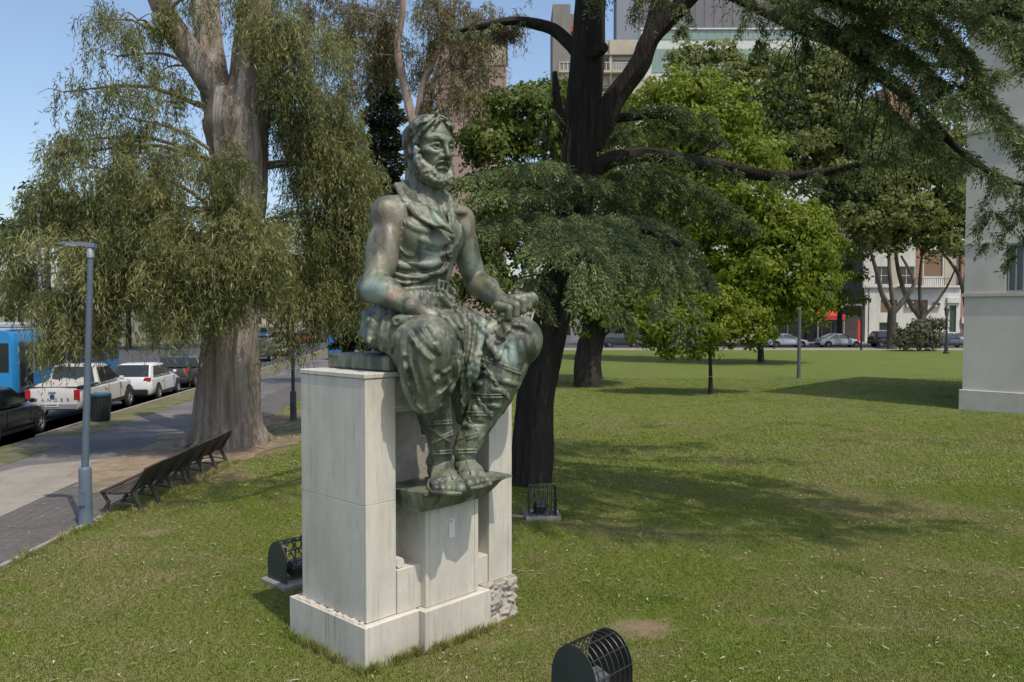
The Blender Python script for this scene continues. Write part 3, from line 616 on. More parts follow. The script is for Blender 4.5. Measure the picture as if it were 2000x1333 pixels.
def bronze_mat():
    m=bpy.data.materials.new('patinated_bronze'); m.use_nodes=True; nt=m.node_tree; nt.nodes.clear(); L=nt.links.new
    o=N(nt,'OutputMaterial'); b=N(nt,'BsdfPrincipled'); L(b.outputs[0],o.inputs[0]); tc=N(nt,'TexCoord')
    def noise(sc,st,det=6):
        mp=N(nt,'Mapping'); mp.inputs['Scale'].default_value=st; L(tc.outputs['Object'],mp.inputs[0]); n=N(nt,'TexNoise'); n.inputs['Scale'].default_value=sc; n.inputs['Detail'].default_value=det; n.inputs['Roughness'].default_value=.6; L(mp.outputs[0],n.inputs['Vector']); return n.outputs[0]
    def ramp(x,p0,p1):
        r=N(nt,'ValToRGB'); r.color_ramp.elements[0].position=p0; r.color_ramp.elements[1].position=p1; L(x,r.inputs[0]); return r.outputs[0]
    def mix(f,a,c):
        mx=N(nt,'Mix',data_type='RGBA'); L(f,mx.inputs[0])
        for i,v in ((6,a),(7,c)):
            if isinstance(v,tuple): mx.inputs[i].default_value=(*v,1)
            else: L(v,mx.inputs[i])
        return mx.outputs[2]
    base=mix(ramp(noise(2.2,(1,1,.7)),.35,.65),(.095,.110,.074),(.185,.202,.138))
    base=mix(ramp(noise(3.6,(1.6,1.6,.4),9),.46,.58),base,(.046,.053,.040))                 # dark runs
    base=mix(ramp(noise(1.35,(1,1,.8)),.56,.74),base,(.235,.175,.125))                    # brown bare bronze
    base=mix(ramp(noise(2.6,(1.4,1.4,.45),8),.58,.70),base,(.24,.31,.265))                 # pale verdigris
    def patch(base,c,r,col,f):
        sb=N(nt,'VectorMath',operation='DISTANCE'); L(tc.outputs['Object'],sb.inputs[0]); sb.inputs[1].default_value=tuple(c)
        ad=N(nt,'Math',operation='MULTIPLY_ADD'); L(noise(5,(1,1,.6),7),ad.inputs[0]); ad.inputs[1].default_value=r*1.5; ad.inputs[2].default_value=-r*.75
        sm=N(nt,'Math',operation='ADD'); L(sb.outputs['Value'],sm.inputs[0]); L(ad.outputs[0],sm.inputs[1])
        mr=N(nt,'MapRange'); mr.interpolation_type='SMOOTHSTEP'; L(sm.outputs[0],mr.inputs[0]); mr.inputs[1].default_value=r; mr.inputs[2].default_value=r*.35; mr.inputs[3].default_value=0; mr.inputs[4].default_value=f
        return mix(mr.outputs[0],base,col)
    for (px_,py_,v_,r_,col,f) in PATCHES: base=patch(base,q(px_,py_,v_)-SB,r_,col,f)
    base=mix(ramp(noise(22,(1,1,.6),3),.60,.72),base,(.09,.10,.078))                     # pits
    L(base,b.inputs['Base Color']); b.inputs['Metallic'].default_value=.0; b.inputs['Specular IOR Level'].default_value=.6
    rr=N(nt,'MapRange'); L(noise(5,(1,1,1)),rr.inputs[0]); rr.inputs[3].default_value=.34; rr.inputs[4].default_value=.64; L(rr.outputs[0],b.inputs['Roughness'])
    bp=N(nt,'Bump'); bp.inputs['Strength'].default_value=.6; bp.inputs['Distance'].default_value=.014; L(noise(20,(1,1,.7),8),bp.inputs['Height']); L(bp.outputs[0],b.inputs['Normal'])
    return m
SB=U(1.15,-.4,PZ1)
PATCHES=((760,420,-.25,.34,(.18,.140,.098),.45),(912,430,-.25,.30,(.19,.135,.098),.5),(862,425,-.02,.16,(.32,.42,.38),.8),(842,492,-.05,.22,(.29,.36,.32),.45),(1000,690,.6,.20,(.32,.42,.39),.65),(935,735,.45,.20,(.28,.38,.34),.5),(725,570,-.1,.26,(.25,.35,.32),.7),(770,580,.1,.14,(.30,.20,.14),.6),(920,520,-.3,.22,(.30,.38,.34),.5),(930,560,-.2,.2,(.22,.20,.10),.6),(725,640,-.3,.22,(.20,.29,.27),.5))
BRONZE=bronze_mat()  # foot of the statue in the pedestal's frame
st=thing('bronze_statue','green patinated bronze statue of a bearded seated workman with sandalled feet','statue', PO+PA*SB.x+PN*.4*-1+Vector((0,0,PZ1)), PYAW)
def put_part(name, sdf, parent=None):
    me=sdf.mesh(name); me.transform(Matrix.Translation(-SB)); return mesh_obj(name, me, BRONZE, parent or st)
V3=lambda *a: np.array(a,float)
KCM=.0300
HC=np.array(U(1.165,-.34,5.44)); _hy=R(-4); _ht=R(-6)
# head axes: X to the statue's left, Yf forward, Z up
HX=V3(math.cos(_hy),math.sin(_hy),0); HF0=V3(math.sin(_hy),-math.cos(_hy),0)
HF=HF0*math.cos(_ht)+V3(0,0,1)*math.sin(_ht); HZ=np.cross(HX,HF)*1.0
HZ=HZ if HZ[2]>0 else -HZ
def h(x,y,z): return HC+(HX*x+HF*y+HZ*z)*KCM
HM=np.stack([HX,HF,HZ],1)
c_=KCM
body=SDF((-.30,-.95,1.60),(2.45,1.15,5.98),.0108)
# --- skull and face
body.ell(h(0,-1.2,3.2),V3(7.5,9.4,8.6)*c_,HM,.02); body.ell(h(0,3.2,-3.2),V3(5.8,6.0,8.4)*c_,HM,.06); body.ball(h(0,6.6,-10.2),2.4*c_,.06)
for sx in (-1,1):
    body.ball(h(4.7*sx,5.3,-1.9),2.3*c_,.05)                                # cheekbone
    body.ell(h(6.0*sx,5.6,-5.0),V3(1.6,2.4,2.6)*c_,HM,.05,True)
    body.cone(h(5.4*sx,1.0,-7.2),h(2.2*sx,6.0,-10.4),2.0*c_,2.0*c_,.05)      # jaw
    body.cone(h(5.4*sx,5.9,3.0),h(1.2*sx,8.7,2.5),1.0*c_,1.25*c_,.05)       # brow
    body.ell(h(3.35*sx,9.0,.5),V3(2.6,2.6,2.05)*c_,HM,.012,True)            # socket
    body.ball(h(3.3*sx,6.5,.35),1.55*c_,.008)                               # eyeball
    body.curve([h(1.5*sx,7.9,.3),h(3.2*sx,8.75,1.15),h(5.1*sx,7.1,.3)],.45*c_,8,.008)   # upper lid
    body.curve([h(1.5*sx,7.8,.0),h(3.2*sx,8.35,-.75),h(5.0*sx,6.9,.0)],.38*c_,8,.008)  # lower lid
    body.curve([h(1.6*sx,8.3,-1.6),h(3.4*sx,8.2,-2.3),h(5.3*sx,6.6,-1.4)],.55*c_,8,.02)  # bag under the eye
    body.ball(h(1.25*sx,9.4,-3.5),1.0*c_,.015)                              # nostril wing
    body.ball(h(.75*sx,10.3,-4.35),.45*c_,.008,True)
    body.curve([h(1.6*sx,9.2,-3.0),h(3.0*sx,8.1,-4.8),h(3.5*sx,7.2,-6.6)],[.5*c_,.6*c_,.4*c_],8,.02)   # fold beside the nose
    body.ell(h(7.5*sx,-1.2,-.6),V3(1.0,2.1,3.4)*c_,HM,.012); body.ell(h(8.3*sx,-.9,-.3),V3(.8,1.2,2.2)*c_,HM,.01,True)
    body.curve([h(5.0*sx,6.9,3.3),h(3.2*sx,8.5,3.7),h(1.2*sx,9.2,3.0)],.38*c_,8,.01)   # eyebrow
body.cone(h(0,8.6,2.4),h(0,11.0,-2.7),.8*c_,1.0*c_,.03); body.ball(h(0,11.2,-3.3),1.0*c_,.02)
body.curve([h(-2.6,8.2,-6.6),h(0,9.5,-6.1),h(2.6,8.2,-6.6)],[.35*c_,.75*c_,.35*c_],8,.012,True)      # open mouth
body.curve([h(-2.2,8.3,-7.8),h(0,9.2,-7.3),h(2.2,8.3,-7.8)],.62*c_,8,.01)                             # lower lip
body.curve([h(-2.4,8.5,-5.7),h(0,9.6,-5.0),h(2.4,8.5,-5.7)],.5*c_,8,.012)
for zz in (4.9,6.2): body.curve([h(-4,7.2,zz-.1),h(0,8.8,zz),h(4,7.2,zz-.1)],.28*c_,8,.02,True)    # brow furrows
# --- neck
NB=np.array(U(1.15,-.42,4.80))
body.cone(h(0,-2.5,-6),NB,6.0*c_,7.0*c_,.06)
for sx in (-1,1): body.curve([h(6.3*sx,-2.5,-6),h(4.2*sx,1.0,-14),np.array(U(1.15+.07*sx,-.16,4.72))],[1.5*c_,1.5*c_,1.2*c_],10,.04)
body.ball(h(0,3.2,-14.5),1.3*c_,.05)
# --- chest showing in the open neck
body.ell(U(1.10,-.41,4.48),(.45,.32,.38),None,.06)
for sx in (-1,1): body.cone(NB,U(1.15+.56*sx,-.42,4.70),.16,.15,.12)
for sx in (-1,1): body.cone(U(1.15+.07*sx,-.16,4.73),U(1.15+.42*sx,-.22,4.76),.035,.03,.04)
# --- right arm (the near one), resting on the thigh
rs=q(766,432,-.42); re=q(727,564,-.28); rw=q(800,599,.24)
body.ell(rs+Vector((-.02,0,-.02)),(.20,.225,.26),None,.08)
body.cone(rs,re,.165,.125,.06); um=rs.lerp(re,.5)
body.ell(um+Vector((.03,-.065,.02)),(.105,.115,.27),None,.06); body.ell(um+Vector((-.04,.06,.0)),(.11,.12,.27),None,.06)   # biceps, triceps
body.ball(re+Vector((-.035,.04,-.02)),.10,.05)
body.cone(re,rw,.145,.085,.06); fm=re.lerp(rw,.28); body.ell(fm+Vector((.0,-.02,.045)),(.15,.17,.12),None,.07)
body.curve([re+Vector((.06,-.04,.10)),fm+Vector((.03,-.05,.10)),rw+Vector((.02,0,.06))],[.06,.055,.03],10,.05)
body.curve([re+Vector((-.05,-.02,-.05)),fm+Vector((-.05,-.09,-.02)),rw+Vector((-.02,-.06,.0))],[.05,.045,.025],10,.05)
body.curve([fm+Vector((.02,-.13,.06)),re.lerp(rw,.6)+Vector((.01,-.09,.06)),rw+Vector((.02,-.05,.05))],.018,8,.02)       # vein
rp=q(842,618,.34)
body.cone(rw,rp,.085,.10,.06); body.ell(rp,(.13,.12,.055),None,.06)
# fingers of the right hand: thumb side is at the image right
kn=[q(824,626,.30),q(838,627,.36),q(856,627,.42),q(872,624,.46)]
tip=[(q(838,648,.36),q(843,664,.33)),(q(851,652,.44),q(862,672,.42)),(q(872,652,.50),q(884,668,.50)),(q(886,641,.53),q(898,660,.55))]
for a_,(b_,t_) in zip(kn,tip):
    body.cone(rp,a_,.05,.048,.03); body.chain([a_,b_,t_],[.046,.042,.032],.014)
body.chain([rp+Vector((.02,-.03,.03)),q(884,626,.40),q(900,640,.46)],[.055,.045,.035],.02)
# --- left arm with the closed hand
ls=q(890,442,-.42); le=q(934,556,-.36); lw=q(984,592,.26)
body.ell(ls+Vector((.02,0,-.02)),(.195,.225,.26),None,.08)
body.cone(ls,le,.17,.13,.06); um=ls.lerp(le,.5); body.ell(um+Vector((-.03,-.07,.02)),(.105,.115,.27),None,.06); body.ell(um+Vector((.05,.05,.0)),(.10,.12,.27),None,.06)
body.ball(le+Vector((.03,.05,-.03)),.10,.05)
body.cone(le,lw,.145,.085,.06); fm=le.lerp(lw,.3); body.ell(fm+Vector((0,0,.03)),(.15,.17,.125),None,.07)
body.curve([le+Vector((-.05,-.03,.08)),fm+Vector((-.04,-.05,.10)),lw+Vector((-.02,0,.06))],[.055,.05,.03],10,.05)
lh=q(1004,600,.36); body.cone(lw,lh,.085,.105,.05); body.ell(lh,(.125,.115,.115),None,.05)
ta=q(962,640,.30); tb=q(1040,583,.46); tdir=(tb-ta).normalized()
for i,(px_,py_) in enumerate(((985,612),(1000,606),(1013,598),(1024,590))):
    c0=q(px_,py_,.44); up_=Vector((0,0,1)); sd_=tdir.cross(up_).normalized(); dn=sd_.cross(tdir).normalized()
    outv=Vector((.25,-1,0)).normalized()
    k0=c0-outv*.09+Vector((0,0,.085)); k1=c0+outv*.055+Vector((0,0,.05)); k2=c0+outv*.05-Vector((0,0,.055)); k3=c0-outv*.05-Vector((0,0,.085))
    body.chain([k0,k1,k2,k3],[.047,.047,.043,.036],.012)
body.chain([lh+Vector((-.05,-.02,.08)),q(1008,584,.42),q(1026,580,.47)],[.055,.048,.038],.015)
# --- lower legs and feet
rk=q(836,672,.42); ra=q(862,882,.20); lk=q(1008,668,.46); la=q(908,880,.16)
body.cone(rk,ra,.17,.105,.05); body.cone(lk,la,.20,.110,.05)
body.ell(rk.lerp(ra,.38)+Vector((.0,.08,0)),(.13,.15,.32),None,.06); body.ell(lk.lerp(la,.42)+Vector((.03,.10,0)),(.17,.18,.34),None,.06)
LZ=1.775                                                  # top of the foot ledge
def foot(an, toe, side, big):
    an=Vector(an); d=Vector((toe.x-an.x,toe.y-an.y,0)).normalized(); sdv=Vector((-d.y,d.x,0))*side      # sdv towards the big toe
    heel=an-d*.16; heel.z=LZ+.11; body.ball(heel,.10,.05); body.cone(an,heel,.11,.09,.06)
    ball_=Vector((an.x,an.y,LZ+.09))+d*.36
    body.cone(an+Vector((0,0,-.06)),ball_+sdv*.06,.12,.075,.08); body.cone(an+Vector((0,0,-.08)),ball_-sdv*.09,.11,.06,.08); body.cone(heel,ball_,.09,.07,.06)
    body.ball(an+sdv*.10+Vector((0,0,-.02)),.05,.04); body.ball(an-sdv*.10+Vector((0,0,-.04)),.05,.04)
    for i in range(5):
        f=i/4; b0=ball_+sdv*(.11-.235*f)-d*.04*f; L_=.20-.075*f; r_=.060 if i==0 else .041-.005*f
        b1=b0+d*L_*.55+Vector((0,0,.012)); b2=b0+d*L_; b0=Vector((b0.x,b0.y,LZ+.08)); b1.z=LZ+.075; b2.z=LZ+.045
        body.chain([b0,b1,b2],[r_*.9,r_*1.0,r_*1.0],.008)
        body.curve([an+d*.1+Vector((0,0,-.03)),ball_-d*.12+sdv*(.09-.2*f)+Vector((0,0,.07)),b0],[.02,.018,.02],6,.03)
    return heel, ball_, d, sdv
rf=foot(q(860,893,.10), q(880,958,.60), 1, 0)
lf=foot(q(902,890,.06), q(932,950,.52), -1, 0)
figure=put_part('figure',body)
# --- hair and beard
hair=SDF(tuple(h(0,0,2)-V3(.44,.50,.55)),tuple(h(0,0,2)+V3(.44,.50,.55)),.0100)
r1=np.random.default_rng(11)
def skull(az,el,inf=1.0):
    """az from the brow backwards over the side, el up"""
    x=math.sin(az)*math.cos(el); y=math.cos(az)*math.cos(el); z=math.sin(el); return h(x*7.7*inf,-1.2+y*9.6*inf,3.2+z*8.8*inf)
hair.ell(h(0,-2.0,3.9),V3(7.9,9.4,8.7)*c_,HM,.02); hair.ell(h(0,-6.0,-2.0),V3(6.8,5.4,6.5)*c_,HM,.06)
hair.ell(h(0,9.5,.6),V3(7.4,8.4,8.2)*c_,HM,.015,True)
for sx in (-1,1):
    hair.ell(h(8.4*sx,.6,-1.6),V3(2.2,3.4,4.6)*c_,HM,.02,True)
    for i in range(13):
        a0=R(16+i*7.5); e0=R(64-i*2.2)+r1.uniform(-.05,.05); a1=R(58+i*7.2); e1=R(34-i*2.5); a2=R(96+i*5.5); e2=R(-2-i*2.0)
        r_=r1.uniform(.6,1.0)*c_; inf=1.035+r1.uniform(0,.035)
        hair.curve([skull(sx*a0,e0,inf),skull(sx*a1,e1,inf+.02),skull(sx*a2,e2,inf+.01),skull(sx*(a2+.12),e2-.35,inf-.05)],[r_*.6,r_*1.1,r_,r_*.5],14,.022)
    hair.curve([h(1.0*sx,5.6,11.0),h(5.0*sx,5.6,8.2),h(6.9*sx,3.0,4.4),h(7.1*sx,2.2,.2)],[.4*c_,.5*c_,.55*c_,.3*c_],14,.016)
hair.curve([h(-.4,5.0,11.6),h(-3.4,7.6,8.6),h(-4.6,7.0,7.2)],[.55*c_,.45*c_,.25*c_],8,.012); hair.curve([h(.6,5.2,11.4),h(2.6,8.0,8.9),h(4.4,7.2,7.6)],[.55*c_,.45*c_,.2*c_],8,.012)
hair.curve([h(-1.0,3.4,11.6),h(-1.6,4.8,12.3),h(-1.4,5.2,13.1)],[1.0*c_,.6*c_,.2*c_],8,.012)
for st_ in ([(838,236),(815,246),(800,270),(797,300)],[(842,232),(808,240),(793,268),(791,305)],[(846,236),(826,254),(816,275),(812,290)],[(830,232),(802,252),(794,285)],[(836,244),(820,262),(808,284)],[(850,234),(868,238),(880,246)],[(798,300),(797,322),(803,340)],[(793,296),(793,320),(799,338)]):
    hair.stroke(st_,.018,.013,.010,16)
for st_ in ([(834,240),(810,256),(797,285)],[(840,238),(820,252),(808,276)],[(826,240),(800,262),(792,292)],[(848,239),(830,262),(822,284)],[(795,298),(795,324)],[(846,230),(824,234),(804,250)],[(844,227),(818,232),(800,246)],[(852,231),(872,236),(882,246)],[(812,262),(803,285),(800,310)]):
    hair.stroke(st_,.012,.012,.010,16,sub=True)
hair_o=put_part('hair',hair)
beard=SDF(tuple(h(0,2,-8)-V3(.36,.38,.40)),tuple(h(0,2,-8)+V3(.36,.38,.40)),.0095)
for sx in (-1,1):
    J=[h(7.0*sx,1.6,-1.0),h(6.9*sx,1.9,-4.2),h(6.3*sx,2.9,-7.4),h(4.8*sx,5.2,-9.8),h(2.6*sx,7.4,-11.2),h(0,8.4,-11.8)]
    beard.curve(J,[.5*c_,.8*c_,1.25*c_,1.6*c_,1.8*c_,1.8*c_],12,.05)
    for i in range(150):
        t=r1.uniform(0,4.999)**1.0; k=int(t); p=J[k]+(J[k+1]-J[k])*(t-k)
        nv=(p-h(0,-1,-6)); nv/=np.linalg.norm(nv); tv=r1.normal(0,1,3); tv-=nv*tv.dot(nv); tv/=np.linalg.norm(tv); an_=abs(r1.normal(0,.75)); dv=nv*math.cos(an_)+tv*math.sin(an_)
        Rb=np.interp(t,[0,1,2,3,4,5],[.5,.8,1.25,1.6,1.8,1.8])*c_; pc=p+dv*(Rb+.62*c_)+r1.normal(0,.15,3)*c_
        rr=r1.uniform(.45,.85)*c_; beard.ball(pc,rr,.004)
    for J2,R2 in (([h(6.5*sx,2.8,-4.8),h(5.3*sx,5.2,-7.6),h(3.4*sx,7.3,-9.0)],.9),([h(5.8*sx,.8,-9.0),h(4.0*sx,4.0,-12.0),h(0,5.8,-13.2)],1.3)):
        beard.curve(J2,R2*c_,8,.05)
        for i in range(46):
            t=r1.uniform(0,1.999); k=int(t); p=J2[k]+(J2[k+1]-J2[k])*(t-k); nv=(p-h(0,-1,-6)); nv/=np.linalg.norm(nv); tv=r1.normal(0,1,3); tv-=nv*tv.dot(nv); tv/=np.linalg.norm(tv); an_=abs(r1.normal(0,.8)); beard.ball(p+(nv*math.cos(an_)+tv*math.sin(an_))*(R2+.45)*c_,r1.uniform(.42,.78)*c_,.004)
    beard.curve([h(.3*sx,9.9,-4.9),h(1.7*sx,9.4,-5.3),h(2.9*sx,8.3,-6.0),h(3.4*sx,7.4,-7.6)],[.35*c_,.5*c_,.45*c_,.3*c_],10,.008)
put_part('beard',beard,None)
# --- sleeveless vest with turned collar
vest=SDF((.35,-.20,3.55),(2.0,1.0,5.02),.0110)
vest.ell(U(1.08,-.43,4.42),(.53,.375,.42),None,.05); vest.ell(U(1.04,-.46,4.04),(.42,.345,.36),None,.14); vest.ell(U(1.03,-.48,3.80),(.41,.36,.22),None,.08)
for sx in (-1,1):
    vest.cone(U(1.15+.15*sx,-.46,4.83),U(1.15+.50*sx,-.44,4.72),.14,.135,.08)
    vest.ell(U(1.08+.22*sx,-.15,4.46),(.22,.11,.20),None,.08)                     # pectoral under the cloth
vest.ell(U(1.15,-.16,4.82),(.17,.20,.24),None,.03,True)                             # open neck
for sx in (-1,1): vest.ell(U(1.15+.72*sx,-.42,4.50),(.17,.22,.27),None,.03,True)
# rumpled cloth across the ribs and waist
for pts,rr,lf_ in ([(754,500),(772,516),(800,524)],.045,.026),([(750,524),(778,540),(812,545),(840,540)],.05,.034),([(800,512),(830,520),(862,512)],.04,.022),([(838,536),(860,530),(874,516)],.04,.028),([(766,470),(784,492),(808,500)],.035,.016),([(862,498),(878,492),(888,478)],.03,.018),([(790,432),(810,446),(836,452)],.03,.010),([(820,468),(850,476),(876,472)],.03,.012),([(748,541),(768,549),(800,552)],.03,.02):
    vest.stroke(pts,rr*.7,lf_*.8,.035,16,.2)
for pts,dd in ([(760,512),(780,528),(812,533)],.020),([(815,530),(842,529),(866,520)],.020),([(772,482),(792,504),(820,508)],.012),([(756,532),(785,547),(820,548)],.018),([(828,488),(850,493),(872,486)],.012),([(862,508),(874,500)],.012):
    vest.stroke(pts,.016,dd*.9,.016,16,.25,sub=True)
vest.wave((.35,-.2,3.6),(2.0,1.0,4.9),lambda x,y,z:.009*np.sin(11*x+7*z+3*np.sin(5*z+4*y))*np.sin(9*z-5*x))
vest.stroke([(764,385),(778,410),(784,440),(778,462),(768,476)],.022,.018,.01,18,.8); vest.stroke([(772,382),(787,410),(792,440),(785,466)],.010,.010,.008,16,.8,sub=True)
vest.stroke([(893,400),(899,425),(900,455),(893,478)],.022,.018,.01,14,.8); vest.stroke([(880,450),(884,470),(879,500),(871,532)],.024,.020,.008,12,.9); vest.stroke([(874,448),(877,472),(872,503),(864,532)],.010,.012,.006,12,.9,sub=True)
for (x_,y_) in ((884,463),(879,500)):
    hh=vest.hit(x_,y_)
    if hh: vest.ball(hh[0],.036,.004)
vest_o=put_part('vest',vest)
collar=SDF((.55,-.25,4.30),(1.80,.95,5.10),.0115)
# collar roll behind and over the shoulders
collar.curve([q(815,420,-.08),q(800,398,-.22),q(783,372,-.42),q(800,362,-.62),q(845,368,-.68),q(872,380,-.5),q(880,392,-.25),q(884,420,-.12),q(886,452,-.06)],[.026,.03,.036,.034,.03,.028,.025,.022,.02],30,.015)

collar.sheet([[q(812,366,-.62),q(796,362,-.52),q(808,384,-.30),q(824,402,-.15)],[q(800,352,-.66),q(774,362,-.52),q(788,392,-.27),q(811,420,-.12)]],.02,.03)
collar.sheet([[q(866,376,-.45),q(870,392,-.28),q(874,412,-.18)],[q(884,384,-.45),q(890,402,-.28),q(888,430,-.15)]],.018,.03)
# turned-down lapel hanging open across the chest
A0,A1,A2=q(800,398,-.20),q(818,406,-.12),q(834,402,-.10)
B0,B1,B2=q(812,420,-.12),q(838,424,-.01),q(862,432,-.0)
D0,D1,D2=q(816,424,-.08),q(848,440,.05),q(884,455,.03)
collar.sheet([[A0,A1,A2],[B0,B1,B2],[D0,D1,D2]],.014,.012)
collar.curve([D0,D1,q(868,443,.07),D2],.018,10,.01)
collar.sheet([[q(872,384,-.30),q(880,396,-.22)],[q(876,420,-.12),q(888,424,-.12)],[q(880,445,-.06),q(887,455,-.05)]],.016,.015)
put_part('collar',collar)
# --- belt
belt=SDF((.5,-.25,3.60),(1.8,1.0,4.10),.0115)
for k,zz in enumerate((3.86,3.88,3.90,3.84)):
    belt.chain([U(1.04+.43*math.sin(a),-.46+.37*math.cos(a),zz+.035*math.cos(a)-.02*abs(math.sin(a))-.05) for a in np.linspace(-math.pi,math.pi,40)],.024,.01)
for (px_,py_) in ((862,556),(870,572),(858,574),(874,556)): pass
bk=[q(857,549,-.04),q(874,553,-.06),q(873,571,-.05),q(856,566,-.03)]; belt.chain(bk+[bk[0]],.018,.008); belt.cone(q(866,550,-.04),q(865,569,-.03),.012,.012,.006)
belt.cone(q(876,560,-.08),q(884,568,-.10),.03,.026,.01)
put_part('belt',belt)
# --- skirted working garment over hips and thighs
kilt=SDF((-.25,-.95,2.30),(2.5,1.2,4.0),.0110)
rh=U(.84,-.50,3.40); lhp=U(1.46,-.50,3.40)
kilt.ell(U(1.07,-.50,3.58),(.46,.42,.34),None,.08); kilt.ell(U(1.15,-.10,3.36),(.50,.42,.26),None,.10)
kilt.cone(rh,rk+Vector((-.02,0,.0)),.31,.265,.10); kilt.cone(lhp,lk,.30,.24,.10)
# skirt spreading over the seat at the near hip
kilt.cone(q(762,585,-.55),q(748,645,-.50),.18,.20,.10); kilt.cone(q(770,600,-.2),q(762,648,-.12),.18,.18,.10); kilt.cone(q(738,652,-.52),q(772,660,.0),.15,.16,.10); kilt.ell(U(1.40,-.55,3.36),(.46,.42,.27),None,.1)
kilt.sheet([[q(742,598,-.45),q(748,612,-.2)],[q(712,612,-.45),q(724,628,-.15)],[q(706,650,-.5),q(722,668,-.12)]],.02,.04); kilt.ell(U(1.04,-.42,3.68),(.44,.42,.30),None,.08)
# front: bell of cloth hanging from the near knee
kilt.curve([q(836,668,.38),q(836,710,.38),q(834,752,.34),q(830,782,.30)],[.265,.262,.215,.12],16,.08)
kilt.cone(q(806,690,.10),q(820,786,.16),.20,.09,.10); kilt.cone(q(800,680,.0),q(812,740,.05),.2,.14,.1)
# curtain of cloth between the legs
kilt.cone(q(905,640,.10),q(905,700,.20),.22,.17,.10); kilt.cone(q(905,700,.20),q(904,770,.10),.17,.12,.08); kilt.cone(q(904,770,.10),q(902,818,.02),.12,.07,.06); kilt.cone(q(935,640,.12),q(925,715,.2),.16,.10,.08)
# cloth tail behind the near shin
kilt.curve([q(824,800,.1),q(836,835,.02),q(834,862,-.04),q(838,905,-.08)],[.07,.07,.05,.03],10,.03)
# far knee
kilt.ell(lk+Vector((.02,-.05,.02)),(.245,.245,.26),None,.06); kilt.cone(lk,lk.lerp(la,.2),.25,.24,.06)
# pleats at the hip
for pts in ([(752,590),(738,630),(730,676)],[(764,604),(752,640),(746,684)],[(775,630),(766,655),(762,688)],[(788,640),(780,662),(776,686)],[(795,650),(790,680),(800,720)]): kilt.stroke(pts,.04,.028,.04,10,.3)
for pts in ([(746,592),(734,630),(724,668)],[(758,606),(746,640),(738,684)],[(771,628),(760,655),(754,690)],[(783,642),(774,665),(769,690)],[(728,620),(720,660)]): kilt.stroke(pts,.024,.022,.03,10,.3,sub=True)
# folds over the near knee and down the hanging cloth
for pts,rr,lf_ in ([(800,660),(803,715),(818,775),(827,800)],.04,.022),([(788,690),(796,735),(814,785),(826,804)],.045,.03),([(862,645),(884,690),(890,735),(876,765)],.04,.026),([(812,655),(838,700),(842,755),(834,795)],.035,.012),([(798,650),(818,680),(843,704)],.03,.022),([(822,640),(845,662),(858,690)],.028,.016),([(884,655),(894,700),(893,745)],.035,.03),([(845,750),(858,735),(880,720)],.03,.014),([(850,775),(868,756),(884,742)],.025,.014):
    kilt.stroke(pts,rr*.45,lf_*.6,.032,20,.3)
for pts,dd in ([(806,670),(812,716),(826,770),(829,792)],.022),([(792,700),(803,745),(819,790)],.022),([(806,646),(824,672),(848,694)],.016),([(850,728),(868,742),(860,765)],.018),([(872,655),(888,700),(886,745)],.02),([(836,742),(846,760),(842,782)],.014),([(832,640),(852,668)],.012),([(858,760),(874,748)],.012): kilt.stroke(pts,.016,dd*.38,.03,18,.3,sub=True)
kilt.stroke([(826,806),(850,798),(872,778),(888,750)],.022,.014,.012,16,.7)
# rolled edge near the wrist
kilt.curve([q(774,628,.16),q(800,622,.26),q(832,620,.32)],[.055,.05,.03],8,.02); kilt.ball(q(774,629,.21),.03,.008,True)
# long folds from the lap to between the legs
for pts,rr,lf_ in ([(872,590),(902,612),(910,660),(900,720),(898,780)],.05,.036),([(900,596),(926,618),(924,665),(912,730),(906,790)],.045,.036),([(915,596),(944,618),(940,660),(926,720),(912,770)],.04,.03),([(938,602),(962,628),(955,670),(940,715)],.035,.026),([(880,625),(896,655),(896,700)],.035,.024),([(868,575),(880,595),(895,606)],.03,.02),([(840,575),(862,590),(880,596)],.03,.014),([(905,735),(903,780),(902,812)],.03,.03): kilt.stroke(pts,rr*.85,lf_,.026,20,.35)
for pts,dd in ([(885,598),(914,620),(917,665),(906,730),(902,785)],.035),([(908,600),(934,622),(932,665),(919,725)],.03),([(930,602),(953,626),(948,665),(934,712)],.028),([(876,618),(892,640),(903,690)],.022),([(846,580),(868,592),(888,604)],.014),([(895,740),(896,790)],.03),([(910,740),(908,790)],.03): kilt.stroke(pts,.022,dd,.016,20,.35,sub=True)
# cloth edge with corners over the far knee
for pts,rr,lf_ in ([(930,630),(955,660),(973,690)],.04,.035),([(985,632),(994,655),(970,672)],.035,.03),([(998,636),(1022,638),(1034,648)],.03,.022),([(952,668),(966,690),(975,700)],.035,.03),([(985,664),(978,690),(968,704)],.028,.02),([(1000,680),(996,720),(990,740)],.03,.014),([(1016,670),(1018,700),(1010,730)],.03,.012),([(940,690),(932,720),(925,745)],.03,.02): kilt.stroke(pts,rr,lf_,.03,14)
for pts,dd in ([(938,628),(962,655),(982,668)],.03),([(972,676),(986,662),(1000,650)],.03),([(945,676),(962,700)],.03),([(1002,642),(1020,645)],.007),([(988,680),(984,712)],.02),([(950,640),(966,652)],.02),([(946,690),(940,720)],.03): kilt.stroke(pts,.022,dd,.02,14,sub=True)
kilt.wave((-.25,-.95,2.3),(2.5,1.2,3.7),lambda x,y,z:.004*np.sin(13*x-9*y+2*np.sin(6*z))*np.sin(5*z+3*x))
# waist gathering and the tied end
for i,x_ in enumerate(range(768,858,11)): kilt.stroke([(x_,566),(x_-3+i*.8,580),(x_-6+i*1.6,596)],.022,.014,.03,6,.3)
kilt.stroke([(858,572),(868,588),(882,600)],.03,.03,.012,8,.7); kilt.stroke([(868,566),(876,580),(886,592)],.025,.026,.012,8,.7)
kilt_o=put_part('kilt',kilt)
